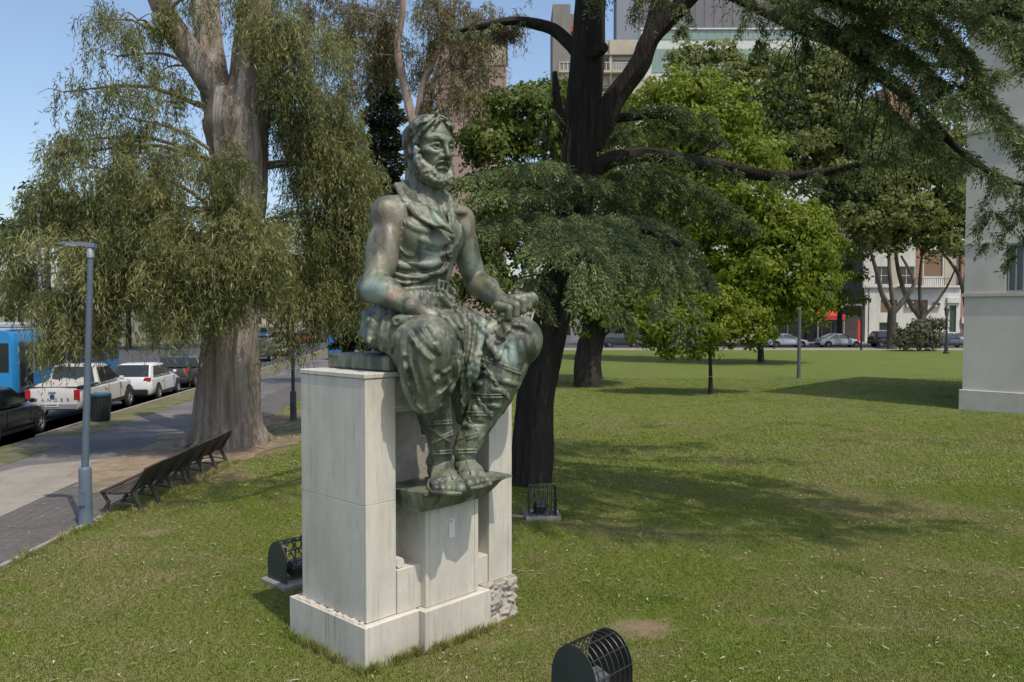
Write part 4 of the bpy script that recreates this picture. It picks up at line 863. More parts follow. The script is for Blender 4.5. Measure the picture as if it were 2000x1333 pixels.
# --- cloth wrapped shins with thongs
def wrap(name,kn,an,rads,box,folds,seed):
    g=SDF(*box,.0125); r2=np.random.default_rng(seed)
    pts=[kn.lerp(an,t) for t in np.linspace(rads[0][0],rads[-1][0],9)]; rr=[np.interp(t,[a for a,_ in rads],[b for _,b in rads]) for t in np.linspace(rads[0][0],rads[-1][0],9)]
    g.chain(pts,rr,.04)
    d=(an-kn).normalized(); x=d.cross(Vector((0,1,0))).normalized(); y=x.cross(d).normalized()
    for i in range(folds):
        t=r2.uniform(.15,.92); a=r2.uniform(-2.6,2.6); R_=np.interp(t,[p for p,_ in rads],[b for _,b in rads])*.97
        p0=kn.lerp(an,t)+(x*math.sin(a)-y*math.cos(a))*R_; p1=kn.lerp(an,min(t+r2.uniform(.06,.16),.97)); a2=a+r2.uniform(-.3,.3); R2=np.interp(min(t+.1,.97),[p for p,_ in rads],[b for _,b in rads])*.97
        p1=p1+(x*math.sin(a2)-y*math.cos(a2))*R2; g.cone(p0,p1,r2.uniform(.016,.03),.012,.025)
    return g,d,x,y
def thong(g,kn,an,rads,x,y,t0,t1,a0,a1,r_=.017):
    L_=[]; 
    for f in np.linspace(0,1,14):
        t=t0+(t1-t0)*f; a=a0+(a1-a0)*f; R_=np.interp(t,[p for p,_ in rads],[b for _,b in rads])+.008; L_.append(kn.lerp(an,t)+(x*math.sin(a)-y*math.cos(a))*R_)
    g.chain(L_,r_,.004); d=(an-kn).normalized(); g.chain([p+d*.034 for p in L_],r_*.8,.004)
def lay(src,dst,pts,r_,off):
    """a pair of thongs laid over the wrapped leg"""
    P=[np.array(p,float) for p in pts]; L_=[]
    for a,b in zip(P[:-1],P[1:]):
        for t in np.linspace(0,1,9): L_.append(src.hit(*(a+(b-a)*t)))
    L_=[x_ for x_ in L_ if x_ is not None]
    for (a,d1),(b,d2) in zip(L_[:-1],L_[1:]):
        if np.linalg.norm(a-b)<.2:
            dst.cone(a-d1*r_*.3,b-d2*r_*.3,r_,r_,.003); dst.cone(a-d1*r_*.3+V3(0,0,-off),b-d2*r_*.3+V3(0,0,-off),r_,r_,.003)
lr=[(.10,.235),(.3,.245),(.5,.215),(.72,.155),(.95,.13),(1.02,.135)]
g,d,x,y=wrap('leg_wrap',lk,la,lr,((.7,-.85,1.85),(2.4,.45,3.5)),60,5)
for pts in ([(925,735),(945,728),(962,735)],[(930,720),(950,712)],[(985,745),(1010,752)],[(925,755),(940,750)],[(960,760),(985,765)],[(940,700),(955,708)],[(950,790),(975,795)],[(925,795),(932,806)],[(905,830),(922,835)]): g.stroke(pts,.028,.02,.02,8,.2)
for pts in ([(930,728),(948,720)],[(965,750),(1000,758)],[(930,790),(960,785)],[(915,825),(945,828)]): g.stroke(pts,.016,.016,.015,8,.2,sub=True)
lw_o=put_part('leg_wrap',g)
sg=SDF((.7,-.9,1.85),(2.4,.45,3.5),.0100)
for pts in ([(946,697),(980,712),(1018,726)],[(944,712),(968,745),(994,774)],[(918,770),(955,772),(992,770)],[(934,780),(962,812)],[(912,806),(962,806)],[(914,814),(936,845)],[(893,860),(934,846)],[(892,880),(930,878)]): lay(g,sg,pts,.014,.032)
put_part('leg_thong',sg,lw_o)
rr_=[(.35,.165),(.55,.148),(.75,.125),(.95,.112),(1.02,.118)]
g,d,x,y=wrap('leg_wrap',rk,ra,rr_,((.2,-.75,1.85),(1.4,.45,3.0)),34,6)
rw_o=put_part('leg_wrap',g)
sg=SDF((.2,-.8,1.85),(1.4,.45,3.0),.0100)
for pts in ([(836,824),(882,822)],[(838,832),(884,862)],[(842,862),(884,842)],[(844,882),(888,880)]): lay(g,sg,pts,.013,.03)
put_part('leg_thong',sg,rw_o)
# --- sandals: sole and crossing straps
for (heel,bl,d,sdv) in (rf,lf):
    s_=SDF(tuple(np.minimum(np.array(heel),np.array(bl))-V3(.45,.45,.3)),tuple(np.maximum(np.array(heel),np.array(bl))+V3(.45,.45,.5)),.0105)
    top=LZ+.012
    outl=[heel-d*.14,heel-d*.06+sdv*.11,bl+sdv*.17-d*.12,bl+sdv*.17+d*.1,bl+sdv*.10+d*.24,bl-sdv*.03+d*.22,bl-sdv*.165+d*.1,bl-sdv*.165-d*.1,heel-d*.06-sdv*.11]
    cc=(heel+bl)/2
    for i in range(len(outl)):
        a_,b_=outl[i],outl[(i+1)%len(outl)]; s_.tri((a_.x,a_.y,top),(b_.x,b_.y,top),(cc.x,cc.y,top),.022,.008)
    an_=heel+d*.16
    def over(f,hgt,wid,r_):
        c0=heel.lerp(bl,f); s_.curve([(c0+sdv*wid).to_tuple()[:2]+(top+.02,),(c0+sdv*wid*.75).to_tuple()[:2]+(top+hgt*.7,),c0.to_tuple()[:2]+(top+hgt,),(c0-sdv*wid*.75).to_tuple()[:2]+(top+hgt*.66,),(c0-sdv*wid).to_tuple()[:2]+(top+.02,)],r_,14,.008)
    over(.80,.165,.18,.014); over(.62,.25,.14,.014); 
    s_.curve([bl+sdv*.05+d*.08+Vector((0,0,.05)),bl+sdv*.03-d*.08+Vector((0,0,.12)),heel.lerp(bl,.55)+Vector((0,0,.20))],.013,8,.01)
    put_part('sandal',s_)
# --- tool handle gripped in the far hand
tl=SDF(tuple(np.minimum(np.array(ta),np.array(tb))-V3(.3,.3,.3)),tuple(np.maximum(np.array(ta),np.array(tb))+V3(.3,.3,.3)),.0105)
tl.cone(ta,tb,.07,.062,.01); tl.cone(tb-tdir*.03,tb+tdir*.0,.068,.075,.01); tl.ball(tb+tdir*.07,.055,.02,True); tl.cone(ta-tdir*.06,ta,.095,.08,.03)
put_part('tool_handle',tl)
# --- bronze seat slab and foot ledge
def loc_part(name,mb,smooth=False):
    me=mb.mesh(name); me.transform(Matrix.Translation(-SB)); o=mesh_obj(name,me,BRONZE,st); return o
mb=MB(); mb.cbox((.30,.02,PZ1+.001),(1.95,1.10,PZ1+.165),.02); loc_part('seat_slab',mb)
rings=[]
for t in np.linspace(0,1,19):
    e=max(0,(t-.62)/.38); zb=1.775-.21*(1-e**2.2)-.012; fr=.34+.02*math.sin(t*6)
    sh=lambda v_: .36+1.42*t+(1-t)*.10*(v_+.3)/.6
    rings.append([U(sh(-.3),-.30,1.770),U(sh(fr),fr,1.775),U(sh(fr),fr+.005,1.745),U(sh(fr)+.05*(1-t),fr-.10,zb),U(sh(-.3),-.30,zb)])
mb=MB(); mb.loft(rings); loc_part('foot_ledge',mb)

# --- broken corner of the plinth: bare rubble core, built with the same shapes
rc=SDF((1.50,-.2,-.1),(2.32,.9,.50),.014); rc.box((1.9,.32,.2),(.29,.36,.255),None,.03)
_lat=np.random.default_rng(4).random((32,32,32)).astype(np.float32)
def vnoise(x,y,z,f):
    X,Y,Z=np.broadcast_arrays(x*f+50,y*f+50,z*f+50); i,j,k=[np.floor(a).astype(int) for a in (X,Y,Z)]; u,v,w_=[(a-b) for a,b in ((X,i),(Y,j),(Z,k))]; u,v,w_=[t*t*(3-2*t) for t in (u,v,w_)]; o=0
    for a in (0,1):
        for b in (0,1):
            for c in (0,1): o=o+_lat[(i+a)%32,(j+b)%32,(k+c)%32]*(u if a else 1-u)*(v if b else 1-v)*(w_ if c else 1-w_)
    return o-.5
rc.wave((1.5,-.2,-.1),(2.32,.9,.5),lambda x,y,z:.07*vnoise(x,y,z*1.6,8)+.05*vnoise(x,y,z*1.8,17)+.03*vnoise(x,y,z,38))
mesh_obj('rubble_core', rc.mesh('rubble_core'), rubble, ped)
# ------------------------------------------------------------------ trees
TR = np.random.default_rng(5)
def unit(v): return v/np.maximum(np.linalg.norm(v,axis=-1,keepdims=True),1e-6)
def leaf_mesh(name, P, D, Ln, Wd, rnd, origin, flat=None):
    n=len(P); D=unit(D); S=unit(np.cross(D, TR.normal(size=(n,3)) if flat is None else flat))
    Ln=np.asarray(Ln)[:,None]; Wd=np.asarray(Wd)[:,None]; P=P-np.array(origin)
    nr=np.cross(D,S)*Ln*.10
    V=np.stack([P, P+D*Ln*.42+S*Wd*.5+nr, P+D*Ln, P+D*Ln*.42-S*Wd*.5+nr],1).reshape(-1,3)
    F_=np.arange(n*4).reshape(n,4); me=np_mesh(name,V,F_); a=me.attributes.new('rnd','FLOAT','POINT'); a.data.foreach_set('value',np.repeat(np.clip(rnd,0,1),4).astype(np.float32)); return me
def smooth_pts(pts, n):
    P=[Vector(p) for p in pts]; m=len(P); out=[]
    for i in range(m-1):
        p0,p1,p2,p3=P[max(i-1,0)],P[i],P[i+1],P[min(i+2,m-1)]
        for j in range(n+(i==m-2)):
            t=j/n; out.append(.5*((2*p1)+(-p0+p2)*t+(2*p0-5*p1+4*p2-p3)*t*t+(-p0+3*p1-3*p2+p3)*t**3))
    return out
def trunk_mesh(mb, pts, rads, sides=14, n=5, rough=.06, flutes=0, furrow=0.):
    """bark tube with uneven section; pts in local coordinates"""
    P=smooth_pts(pts,n); rr=np.interp(np.linspace(0,1,len(P)),np.linspace(0,1,len(rads)),rads); rings=[]; ph=TR.uniform(0,6.28,6)
    x=Vector((1,0,0)); fo=TR.normal(size=(2,sides))
    for i,p in enumerate(P):
        t=(P[min(i+1,len(P)-1)]-P[max(i-1,0)]).normalized(); x=(x-t*x.dot(t)).normalized(); y=t.cross(x); ring=[]
        for k in range(sides):
            a=2*math.pi*k/sides; r=rr[i]*(1+rough*(math.sin(3*a+ph[0]+i*.35)+.6*math.sin(5*a+ph[1]-i*.5)+.5*math.sin(2*a+ph[2]+i*.2))+TR.uniform(-.4,.4)*rough)
            if flutes: r*=1+flutes*math.sin(9*a+ph[3])*max(0,1-i/(len(P)*.5))+flutes*.6*math.sin(14*a+ph[4])*max(0,1-i/(len(P)*.4))
            if furrow: r*=1+furrow*(fo[0,k]*math.cos(i*.23+k)+fo[1,k]*math.sin(i*.17+2*k))
            ring.append(p+x*math.cos(a)*r+y*math.sin(a)*r)
        rings.append(ring)
    mb.loft(rings); return mb
def bark_mat(name,c1,c2,c3,sc=3,st=(1.5,1.5,.22),bump=.8,bs=9):
    m=mat(name,c1,c2,scale=sc,rough=.9,bump=bump,bscale=bs,stretch=st,c3=c3,s3=1.3,spec=.2,bdist=.07); return m
def limbs_to(mb, anchors, targets, r0, r1, sag=.0, origin=Vector()):
    """branches from the nearest skeleton point below to each foliage clump"""
    A=[Vector(a) for a in anchors]
    for tg in targets:
        tg=Vector(tg); best=min(A,key=lambda a:(a-tg).length+max(0,a.z-tg.z)*1.2); d=tg-best
        mid=best.lerp(tg,.5)+Vector((TR.uniform(-.1,.1),TR.uniform(-.1,.1),d.length*(.12-sag)))
        pts=smooth_pts([best,mid,tg],5); ln=d.length; k=min(1,ln/4)
        mb.tube([p-origin for p in pts],list(np.linspace(r0*(.5+.5*k),r1,len(pts))),6)
def in_ellipsoid(n,shell=.0):
    v=unit(TR.normal(size=(n,3))); r=(shell+(1-shell)*TR.random(n))**(1/2.4) if shell==0 else (shell+(1-shell)*TR.random(n)); return v*r[:,None]
# ---- eucalyptus foliage: hanging strands of narrow leaves
def euc_leaves(clumps, per, leaf=(.12,.20), wid=(.018,.030), strand=(.5,1.1), nl=15):
    Ps,Ds,Ls,Ws,Rn=[],[],[],[],[]
    for (c,rad,dens,tone) in clumps:
        ns=max(3,int(per*dens*rad[0]*rad[2]*4)); nc=max(3,int(ns/13)); sub_=in_ellipsoid(nc)*np.array(rad); o=np.array(c)+sub_[TR.integers(0,nc,ns)]+TR.normal(0,.15,(ns,3))
        az=TR.uniform(0,6.28,ns); out=np.stack([np.cos(az),np.sin(az),TR.uniform(-.1,.5,ns)],1)*.5+ (o-np.array(c))/np.array(rad)*.35
        Lg=TR.uniform(*strand,ns); s=np.linspace(0,1,nl)
        pos=o[:,None,:]+out[:,None,:]*(s*(1-.35*s))[None,:,None]*Lg[:,None,None]+np.array([0,0,-1])*((s**1.7)[None,:,None]*Lg[:,None,None])
        pos+=TR.normal(0,.035,pos.shape); dr=np.array([0,0,-1.0])+out[:,None,:]*(1-s)[None,:,None]*.9+TR.normal(0,.55,pos.shape)
        n=ns*nl; Ps.append(pos.reshape(-1,3)); Ds.append(dr.reshape(-1,3)); Ls.append(TR.uniform(*leaf,n)); Ws.append(TR.uniform(*wid,n)); Rn.append(np.clip(TR.normal(.38+tone,.22,n)+np.repeat(TR.normal(0,.12,ns),nl)+np.tile(s*.16-.06,ns),0,1))
    return [np.concatenate(a) for a in (Ps,Ds,Ls,Ws,Rn)]
def px_clump(px,py,rx,ry,Y,dens=1.0,tone=0.0,depth=None):
    c=at(px,py,Y); k=Y/FPX; return (tuple(c),(rx*k,(depth if depth else max(rx,ry)*k*.8),ry*k),dens,tone)
euc_leaf=leaf_mat('eucalyptus_leaf',(.090,.112,.034),(.29,.298,.110),(.44,.43,.23),.44)
euc_bark=bark_mat('eucalyptus_bark',(.26,.225,.185),(.115,.088,.066),(.37,.335,.29),3.2,(2.0,2.0,.13),1.0,7)
def eucalyptus_a():
    Y=22.4; B=gnd(445,868); t=thing('eucalyptus_tree','huge pale-barked eucalyptus with flared trunk and weeping leaves behind the bench','tree',B)
    e=lambda px,py,dy=0: at(px,py,Y+dy)-B
    mb=MB(); trunk_mesh(mb,[Vector((0,0,-.15)),Vector((0,0,.35)),e(446,800),e(448,700),e(458,580),e(468,450),e(472,340),e(463,245),e(462,180)],[1.10,.98,.84,.76,.66,.62,.68,.86,.66],56,8,.03,.085,.022)
    for k in range(7):
        a=TR.uniform(0,6.28); r=.85; mb.tube([Vector((math.cos(a)*(r+.55),math.sin(a)*(r+.55),-.05)),Vector((math.cos(a)*(r+.1),math.sin(a)*(r+.1),.12)),Vector((math.cos(a)*(r-.15),math.sin(a)*(r-.15),.7))],[.06,.2,.16],8)
    mb.build('trunk',euc_bark,t,True)
    sk=[]
    for pts,rd in (([(478,230,0),(492,150,0),(499,60,.1),(500,-60,.3)],[.66,.56,.50,.44]),([(440,230,.2),(418,160,.3),(408,80,.5),(398,-60,.8)],[.54,.42,.38,.34]),([(425,190,-.1),(395,140,-.3),(355,80,-.6),(325,30,-.8),(295,-40,-1.0)],[.36,.36,.34,.30,.26]),([(352,80,-.6),(315,66,-.8),(280,50,-.9)],[.13,.11,.06])):
        m2=MB(); P=[e(*p) for p in pts]; trunk_mesh(m2,P,rd,14,5,.05); m2.build('limb',euc_bark,t,True); sk+=[p+B for p in smooth_pts(P,4)]
    m2=MB(); trunk_mesh(m2,[e(538,110,-.35),e(533,160,-.4),e(522,215,-.35)],[.10,.16,.08],10,4,.2); m2.build('bark_scar',mat('scar_bark',(.05,.035,.025),(.22,.15,.10),scale=5,rough=.95,bump=.9),t,True)
    sk+=[e(460,600)+B,e(470,450)+B,e(472,340)+B,e(462,200)+B]
    cl=[]
    for a in ((230,110,55,95,-1.5,.55),(205,40,50,60,-1,.5),(270,40,70,60,-1.5,.8),(120,180,40,45,-2,.5),(110,280,35,50,-2,.35),(150,300,60,60,-2,.7),(250,230,90,80,-1.5,.75),(330,200,60,80,-1,.6),(200,330,120,70,-2,.8),(310,310,90,90,-1.6,.8),(330,130,50,60,-.5,.4),(120,400,90,50,-2,.9),(220,410,120,60,-2,1.0),(330,410,100,70,-2.2,1.0),(400,330,55,70,-2.4,.8),(440,300,40,40,-2.0,.6),
        (170,480,120,60,-2.3,.9),(280,490,110,70,-2.6,1.1),(370,480,80,80,-2.8,1.1),(470,470,70,75,-2.9,1.2),(510,440,50,60,-2.6,1.1),(230,520,100,50,-2.6,.9),(330,530,90,55,-2.9,1.0),(420,530,80,60,-3.0,1.1),(500,520,60,55,-2.9,1.1),(350,605,60,35,-3.0,.8),(410,590,50,40,-2.8,.9),(300,590,60,35,-2.8,.8),(470,400,45,50,-2.6,.8),(450,340,40,30,-2.6,.7),
        (110,590,60,40,-2.4,1.0),(150,625,70,45,-2.6,1.3),(125,660,55,30,-2.6,1.2),(215,600,50,35,-2.6,1.0),(60,540,60,60,-1,.7),(30,480,50,50,-1,.6),
        (555,90,45,60,-.8,1.0),(450,-10,90,40,-1.0,.9),(370,-5,50,35,-1.2,.6),(545,40,60,80,-.8,.9),(560,150,55,90,-.6,.8),(600,230,80,80,.3,1.0),(580,320,50,80,.5,.9),(640,330,80,90,.8,1.0),(600,430,60,80,.6,.9),(660,250,60,90,1.2,1.0),(690,350,60,100,1.4,1.0),(700,440,50,80,1.4,.9),(650,460,60,80,1.2,.9),(560,500,40,70,.4,.8),(620,560,60,60,.8,.9),(680,550,50,60,1.4,.9),(560,590,30,50,.2,.8),(640,110,50,70,1.0,.7),(690,600,40,50,1.8,.8),(560,655,26,36,.2,.7),(610,630,36,40,.9,.6)):
        px,py,rx,ry,dy,dn=a; dn*=(.62 if py<300 and px<520 else (.9 if px<420 and py<400 else 1.25)); rx*=.92; ry*=.92; cl.append(px_clump(px,py,rx,ry,Y+dy,dn,TR.normal(0,.14)+(.14 if 420<py<720 and px<520 else (.10 if px>540 else -.04))))
    m3=MB(); limbs_to(m3,sk,[c[0] for c in cl],.085,.018,origin=B)
    for c,rad,dn,tn in cl:
        for k in range(4):
            a=Vector(c); b=a+Vector((TR.uniform(-1,1)*rad[0],TR.uniform(-1,1)*rad[1],TR.uniform(-.9,.3)*rad[2])); m3.tube([p-B for p in smooth_pts([a,a.lerp(b,.5)+Vector((0,0,.12)),b],3)],[.018,.014,.012,.010,.008,.006,.005],5)
    tag(m3.build('branches',mat('euc_twig',(.16,.12,.09),(.26,.21,.17),scale=6,rough=.9),t,True),kind='stuff')
    me=leaf_mesh('foliage',*euc_leaves(cl,104,(.13,.23),(.019,.031),(.30,.85)),B); tag(mesh_obj('crown',me,euc_leaf,t),kind='stuff')
eucalyptus_a()
def eucalyptus_b():
    Y=36; B=gnd(800,640); B=Vector((at(800,600,Y).x,Y,0)); t=thing('eucalyptus_tree','pinkish-barked second eucalyptus rising behind the statue, its thin crown high above','tree',B)
    e=lambda px,py,dy=0: at(px,py,Y+dy)-B
    mb=MB(); trunk_mesh(mb,[Vector((0,0,-.1)),e(800,500),e(806,350),e(812,250)],[.55,.42,.34,.28],12,5,.06); mb.build('trunk',euc_bark,t,True); sk=[e(806,350)+B]
    pink=bark_mat('pink_bark',(.36,.27,.21),(.22,.16,.12),(.42,.34,.28),3.5,(1.6,1.6,.2))
    for pts,rd in (([(812,260),(778,110),(784,40),(790,-40)],[.22,.16,.14,.12]),([(815,260),(826,170),(850,110),(880,60),(890,-20)],[.2,.17,.13,.1,.08]),([(828,170),(870,130),(900,60)],[.1,.08,.05]),([(818,250),(840,210),(850,140)],[.12,.1,.06])):
        m2=MB(); P=[e(*p) for p in pts]; trunk_mesh(m2,P,rd,9,4,.05); m2.build('limb',pink,t,True); sk+=[p+B for p in smooth_pts(P,4)]
    cl=[px_clump(px,py,rx,ry,Y+dy,dn,tn) for (px,py,rx,ry,dy,dn,tn) in ((650,30,60,60,0,.8,.05),(720,40,60,50,1,.7,.05),(760,90,40,50,1,.6,.05),(700,130,50,60,1,.7,0),(840,40,60,50,0,.6,.1),(900,30,70,50,0,.7,.1),(940,80,50,45,-1,.8,.05),(880,110,50,50,0,.6,.1),(900,170,45,45,-1,.7,.1),(850,190,40,50,0,.6,.05),(940,140,30,30,-1,.4,-.05),(980,40,50,40,-1,.5,.1),(820,130,30,40,0,.5,.1),(760,20,40,30,0,.6,.1),(870,215,30,30,-1,.3,.05))]
    m3=MB(); limbs_to(m3,sk,[c[0] for c in cl],.06,.015,origin=B); tag(m3.build('branches',mat('euc_twig',(.16,.12,.09)),t,True),kind='stuff')
    me=leaf_mesh('foliage',*euc_leaves(cl,62,(.18,.30),(.028,.046),(.5,1.1),13),B); tag(mesh_obj('crown',me,leaf_mat('eucalyptus_leaf_pale',(.10,.095,.034),(.25,.215,.10),(.34,.29,.16),.34),t),kind='stuff')
eucalyptus_b()
# ---- cedar: dark trunk, layered drooping sprays of needles
cedar_bark=bark_mat('cedar_bark',(.020,.017,.014),(.038,.032,.027),(.055,.048,.040),6,(1.8,1.8,.25),1.0,12)
cedar_leaf=leaf_mat('cedar_needles',(.070,.105,.040),(.27,.320,.130),(.40,.43,.20),.34,.6)
def cedar_pad(spine, width, dens=1.0, tone=0., hang=.45, nl=9, thin=1.0):
    """spine: points along the bough; twigs leave it to both sides, bend down and carry needle tufts"""
    S=np.array([tuple(p) for p in smooth_pts(spine,8)]); m=len(S); seg=np.linalg.norm(np.diff(S,axis=0),axis=1); ln=seg.sum(); n=max(6,int(ln*9.0*dens))
    t=TR.random(n)**.85; f=t*(m-1); i=np.minimum(f.astype(int),m-2); p=S[i]+(S[i+1]-S[i])*(f-i)[:,None]; d=unit(S[i+1]-S[i])
    side=unit(np.cross(d,np.array([0,0,1.0])))*np.where(TR.random(n)<.5,-1,1)[:,None]
    w_=width*(1.05-.75*t**1.6)*TR.uniform(.35,1.0,n); dirh=unit(side+d*TR.uniform(.1,.9,n)[:,None])
    k=max(7,int(13*width)); s=np.linspace(.06,1,k)
    pos=p[:,None,:]+dirh[:,None,:]*(s[None,:]*w_[:,None])[:,:,None]+np.array([0,0,1.0])*((.18*np.sin(s*2.2)[None,:]*w_[:,None]-(s**2.2)[None,:]*w_[:,None]*hang*TR.uniform(.6,1.5,n)[:,None]))[:,:,None]
    tw=np.repeat(pos.reshape(-1,3),2,0); td=np.repeat(np.repeat(dirh,k,0),2,0); nn=len(tw); sg=np.tile([1.0,-1.0],nn//2)
    # short sprays leaving every node to both sides, like a feather
    hl=TR.uniform(.10,.30,nn)*thin*np.tile(np.repeat(1.15-.65*s,2),n); u=np.linspace(0,1,nl); cr=unit(np.cross(td,[0,0,1.0]))*sg[:,None]
    hd=unit(td*TR.uniform(.5,1.0,nn)[:,None]+cr*TR.uniform(.3,1.0,nn)[:,None]+np.array([0,0,-.42])+TR.normal(0,.18,(nn,3)))
    pp=tw[:,None,:]+hd[:,None,:]*(u[None,:]*hl[:,None])[:,:,None]+np.array([0,0,-1.0])*((u**2)[None,:]*hl[:,None]*.55)[:,:,None]; pp+=TR.normal(0,.010,pp.shape)
    dd=hd[:,None,:]+np.array([0,0,-.35])+TR.normal(0,.50,pp.shape); N_=nn*nl
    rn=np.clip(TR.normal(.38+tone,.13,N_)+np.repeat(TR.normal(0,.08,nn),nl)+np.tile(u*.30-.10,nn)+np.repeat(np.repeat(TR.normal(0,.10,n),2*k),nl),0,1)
    return pp.reshape(-1,3),dd.reshape(-1,3),TR.uniform(.06,.105,N_),TR.uniform(.015,.027,N_),rn
def cat(parts): return [np.concatenate([p[i] for p in parts]) for i in range(5)]
def cedar():
    B=gnd(1035,945); Y=17.2; t=thing('cedar_tree','dark leaning cedar with layered drooping boughs just behind the statue','tree',B)
    e=lambda px,py,dy=0: at(px,py,Y+dy)-B; w_=lambda px,py,dy=0: at(px,py,Y+dy)
    mb=MB(); trunk_mesh(mb,[Vector((0,0,-.12)),Vector((.0,0,.25)),e(1045,800),e(1068,660),e(1098,520),e(1122,400),e(1133,290),e(1140,180),e(1150,60),e(1156,-80)],[.52,.43,.39,.37,.35,.34,.36,.35,.32,.3],54,9,.035,0,.045); mb.build('trunk',cedar_bark,t,True)
    for pts,rd in (([(1150,285,0),(1195,205,-.1),(1245,130,-.2),(1275,70,-.3),(1340,0,-.5),(1400,-60,-.7)],[.26,.24,.22,.19,.17,.14]),([(1262,100,-.2),(1280,30,-.3),(1295,-50,-.4)],[.17,.15,.12]),
        ([(1150,345,0),(1190,315,-.2),(1260,302,-.4),(1340,315,-.7),(1430,330,-1.0),(1520,345,-1.3),(1600,338,-1.6),(1690,318,-1.9)],[.19,.17,.15,.14,.12,.10,.08,.05]),
        ([(1140,120,0),(1112,85,.1),(1075,55,.2),(1010,42,.2),(950,50,.1),(880,62,0)],[.15,.13,.115,.10,.07,.03]),([(1150,110,-.2),(1172,100,-.45),(1180,92,-.6)],[.12,.11,.10]),
        ([(1112,275,-.1),(1090,200,-.3),(1083,140,-.4)],[.10,.08,.05]),([(1120,420,-.1),(1060,380,-1.0),(1000,352,-1.6),(920,360,-2.2)],[.12,.1,.08,.04]),
        ([(1110,470,-.2),(1160,445,-1.2),(1250,445,-2.4),(1330,480,-3.2)],[.13,.11,.09,.04]),([(1100,470,-.2),(1060,440,-1.4),(1000,435,-2.4)],[.11,.09,.05]),
        ([(1140,250,0),(1220,230,.6),(1320,225,1.0)],[.12,.09,.05]),([(1340,312,-.7),(1380,295,-.8),(1418,270,-.9)],[.035,.025,.015]),
        ([(1400,-60,-.7),(1480,-20,-2.0),(1560,20,-2.8),(1640,85,-3.4),(1720,150,-3.8),(1800,215,-4.0),(1870,290,-4.2),(1950,345,-4.3),(2060,375,-4.4)],[.13,.11,.10,.09,.08,.07,.055,.04,.025]),([(1560,15,-2.8),(1680,-10,-3.4),(1800,20,-3.9),(1960,0,-4.2)],[.09,.08,.06,.03])):
        m2=MB(); trunk_mesh(m2,[e(*p) for p in pts],rd,16,8,.06,0,.06); m2.build('limb',cedar_bark,t,True)
    P=[]
    def pad(pts,wd,dens=1.,tone=0.,hang=.45,thin=1.): P.append(cedar_pad([w_(*p) for p in pts],wd,dens,tone,hang,7,thin))
    # shelf left of the trunk, at the statue's shoulder
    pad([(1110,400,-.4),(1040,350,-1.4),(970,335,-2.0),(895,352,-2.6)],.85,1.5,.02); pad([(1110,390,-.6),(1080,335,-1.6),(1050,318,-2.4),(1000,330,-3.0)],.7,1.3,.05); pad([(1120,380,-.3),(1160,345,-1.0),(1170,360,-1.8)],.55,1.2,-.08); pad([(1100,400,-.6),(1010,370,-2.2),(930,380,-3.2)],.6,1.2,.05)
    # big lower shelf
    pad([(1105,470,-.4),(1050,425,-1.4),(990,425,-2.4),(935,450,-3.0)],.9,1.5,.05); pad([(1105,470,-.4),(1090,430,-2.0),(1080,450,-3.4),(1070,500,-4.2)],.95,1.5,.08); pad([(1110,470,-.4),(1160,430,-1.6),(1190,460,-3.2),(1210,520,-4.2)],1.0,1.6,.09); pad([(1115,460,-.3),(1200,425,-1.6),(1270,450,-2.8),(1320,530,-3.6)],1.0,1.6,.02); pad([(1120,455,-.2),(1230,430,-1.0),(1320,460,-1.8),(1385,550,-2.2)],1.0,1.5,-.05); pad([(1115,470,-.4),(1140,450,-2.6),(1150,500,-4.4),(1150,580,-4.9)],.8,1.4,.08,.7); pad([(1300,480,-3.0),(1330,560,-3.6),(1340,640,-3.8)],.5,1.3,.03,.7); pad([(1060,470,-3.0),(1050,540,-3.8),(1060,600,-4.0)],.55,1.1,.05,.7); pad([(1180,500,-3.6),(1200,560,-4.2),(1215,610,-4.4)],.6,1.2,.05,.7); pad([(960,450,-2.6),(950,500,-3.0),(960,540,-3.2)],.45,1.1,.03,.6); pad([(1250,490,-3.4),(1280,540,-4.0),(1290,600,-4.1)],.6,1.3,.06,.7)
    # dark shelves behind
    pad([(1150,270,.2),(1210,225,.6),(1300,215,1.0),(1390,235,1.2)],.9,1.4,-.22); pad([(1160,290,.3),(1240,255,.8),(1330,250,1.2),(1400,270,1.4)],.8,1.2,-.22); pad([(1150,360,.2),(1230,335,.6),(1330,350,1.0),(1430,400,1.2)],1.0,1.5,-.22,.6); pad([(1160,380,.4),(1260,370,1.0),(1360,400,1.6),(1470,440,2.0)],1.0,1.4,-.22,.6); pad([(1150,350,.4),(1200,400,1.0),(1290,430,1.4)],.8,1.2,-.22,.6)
    pad([(1200,308,-.3),(1290,304,-.6),(1380,318,-.9),(1460,335,-1.2)],.45,.9,-.2,.9); pad([(1480,338,-1.2),(1560,345,-1.5),(1640,330,-1.8)],.35,.8,-.15,.8); pad([(1040,45,.2),(960,48,.1),(890,62,0)],.40,.8,-.12,.8); pad([(1085,300,-.4),(1075,240,-.5),(1083,150,-.4)],.3,.35,-.15,.8)
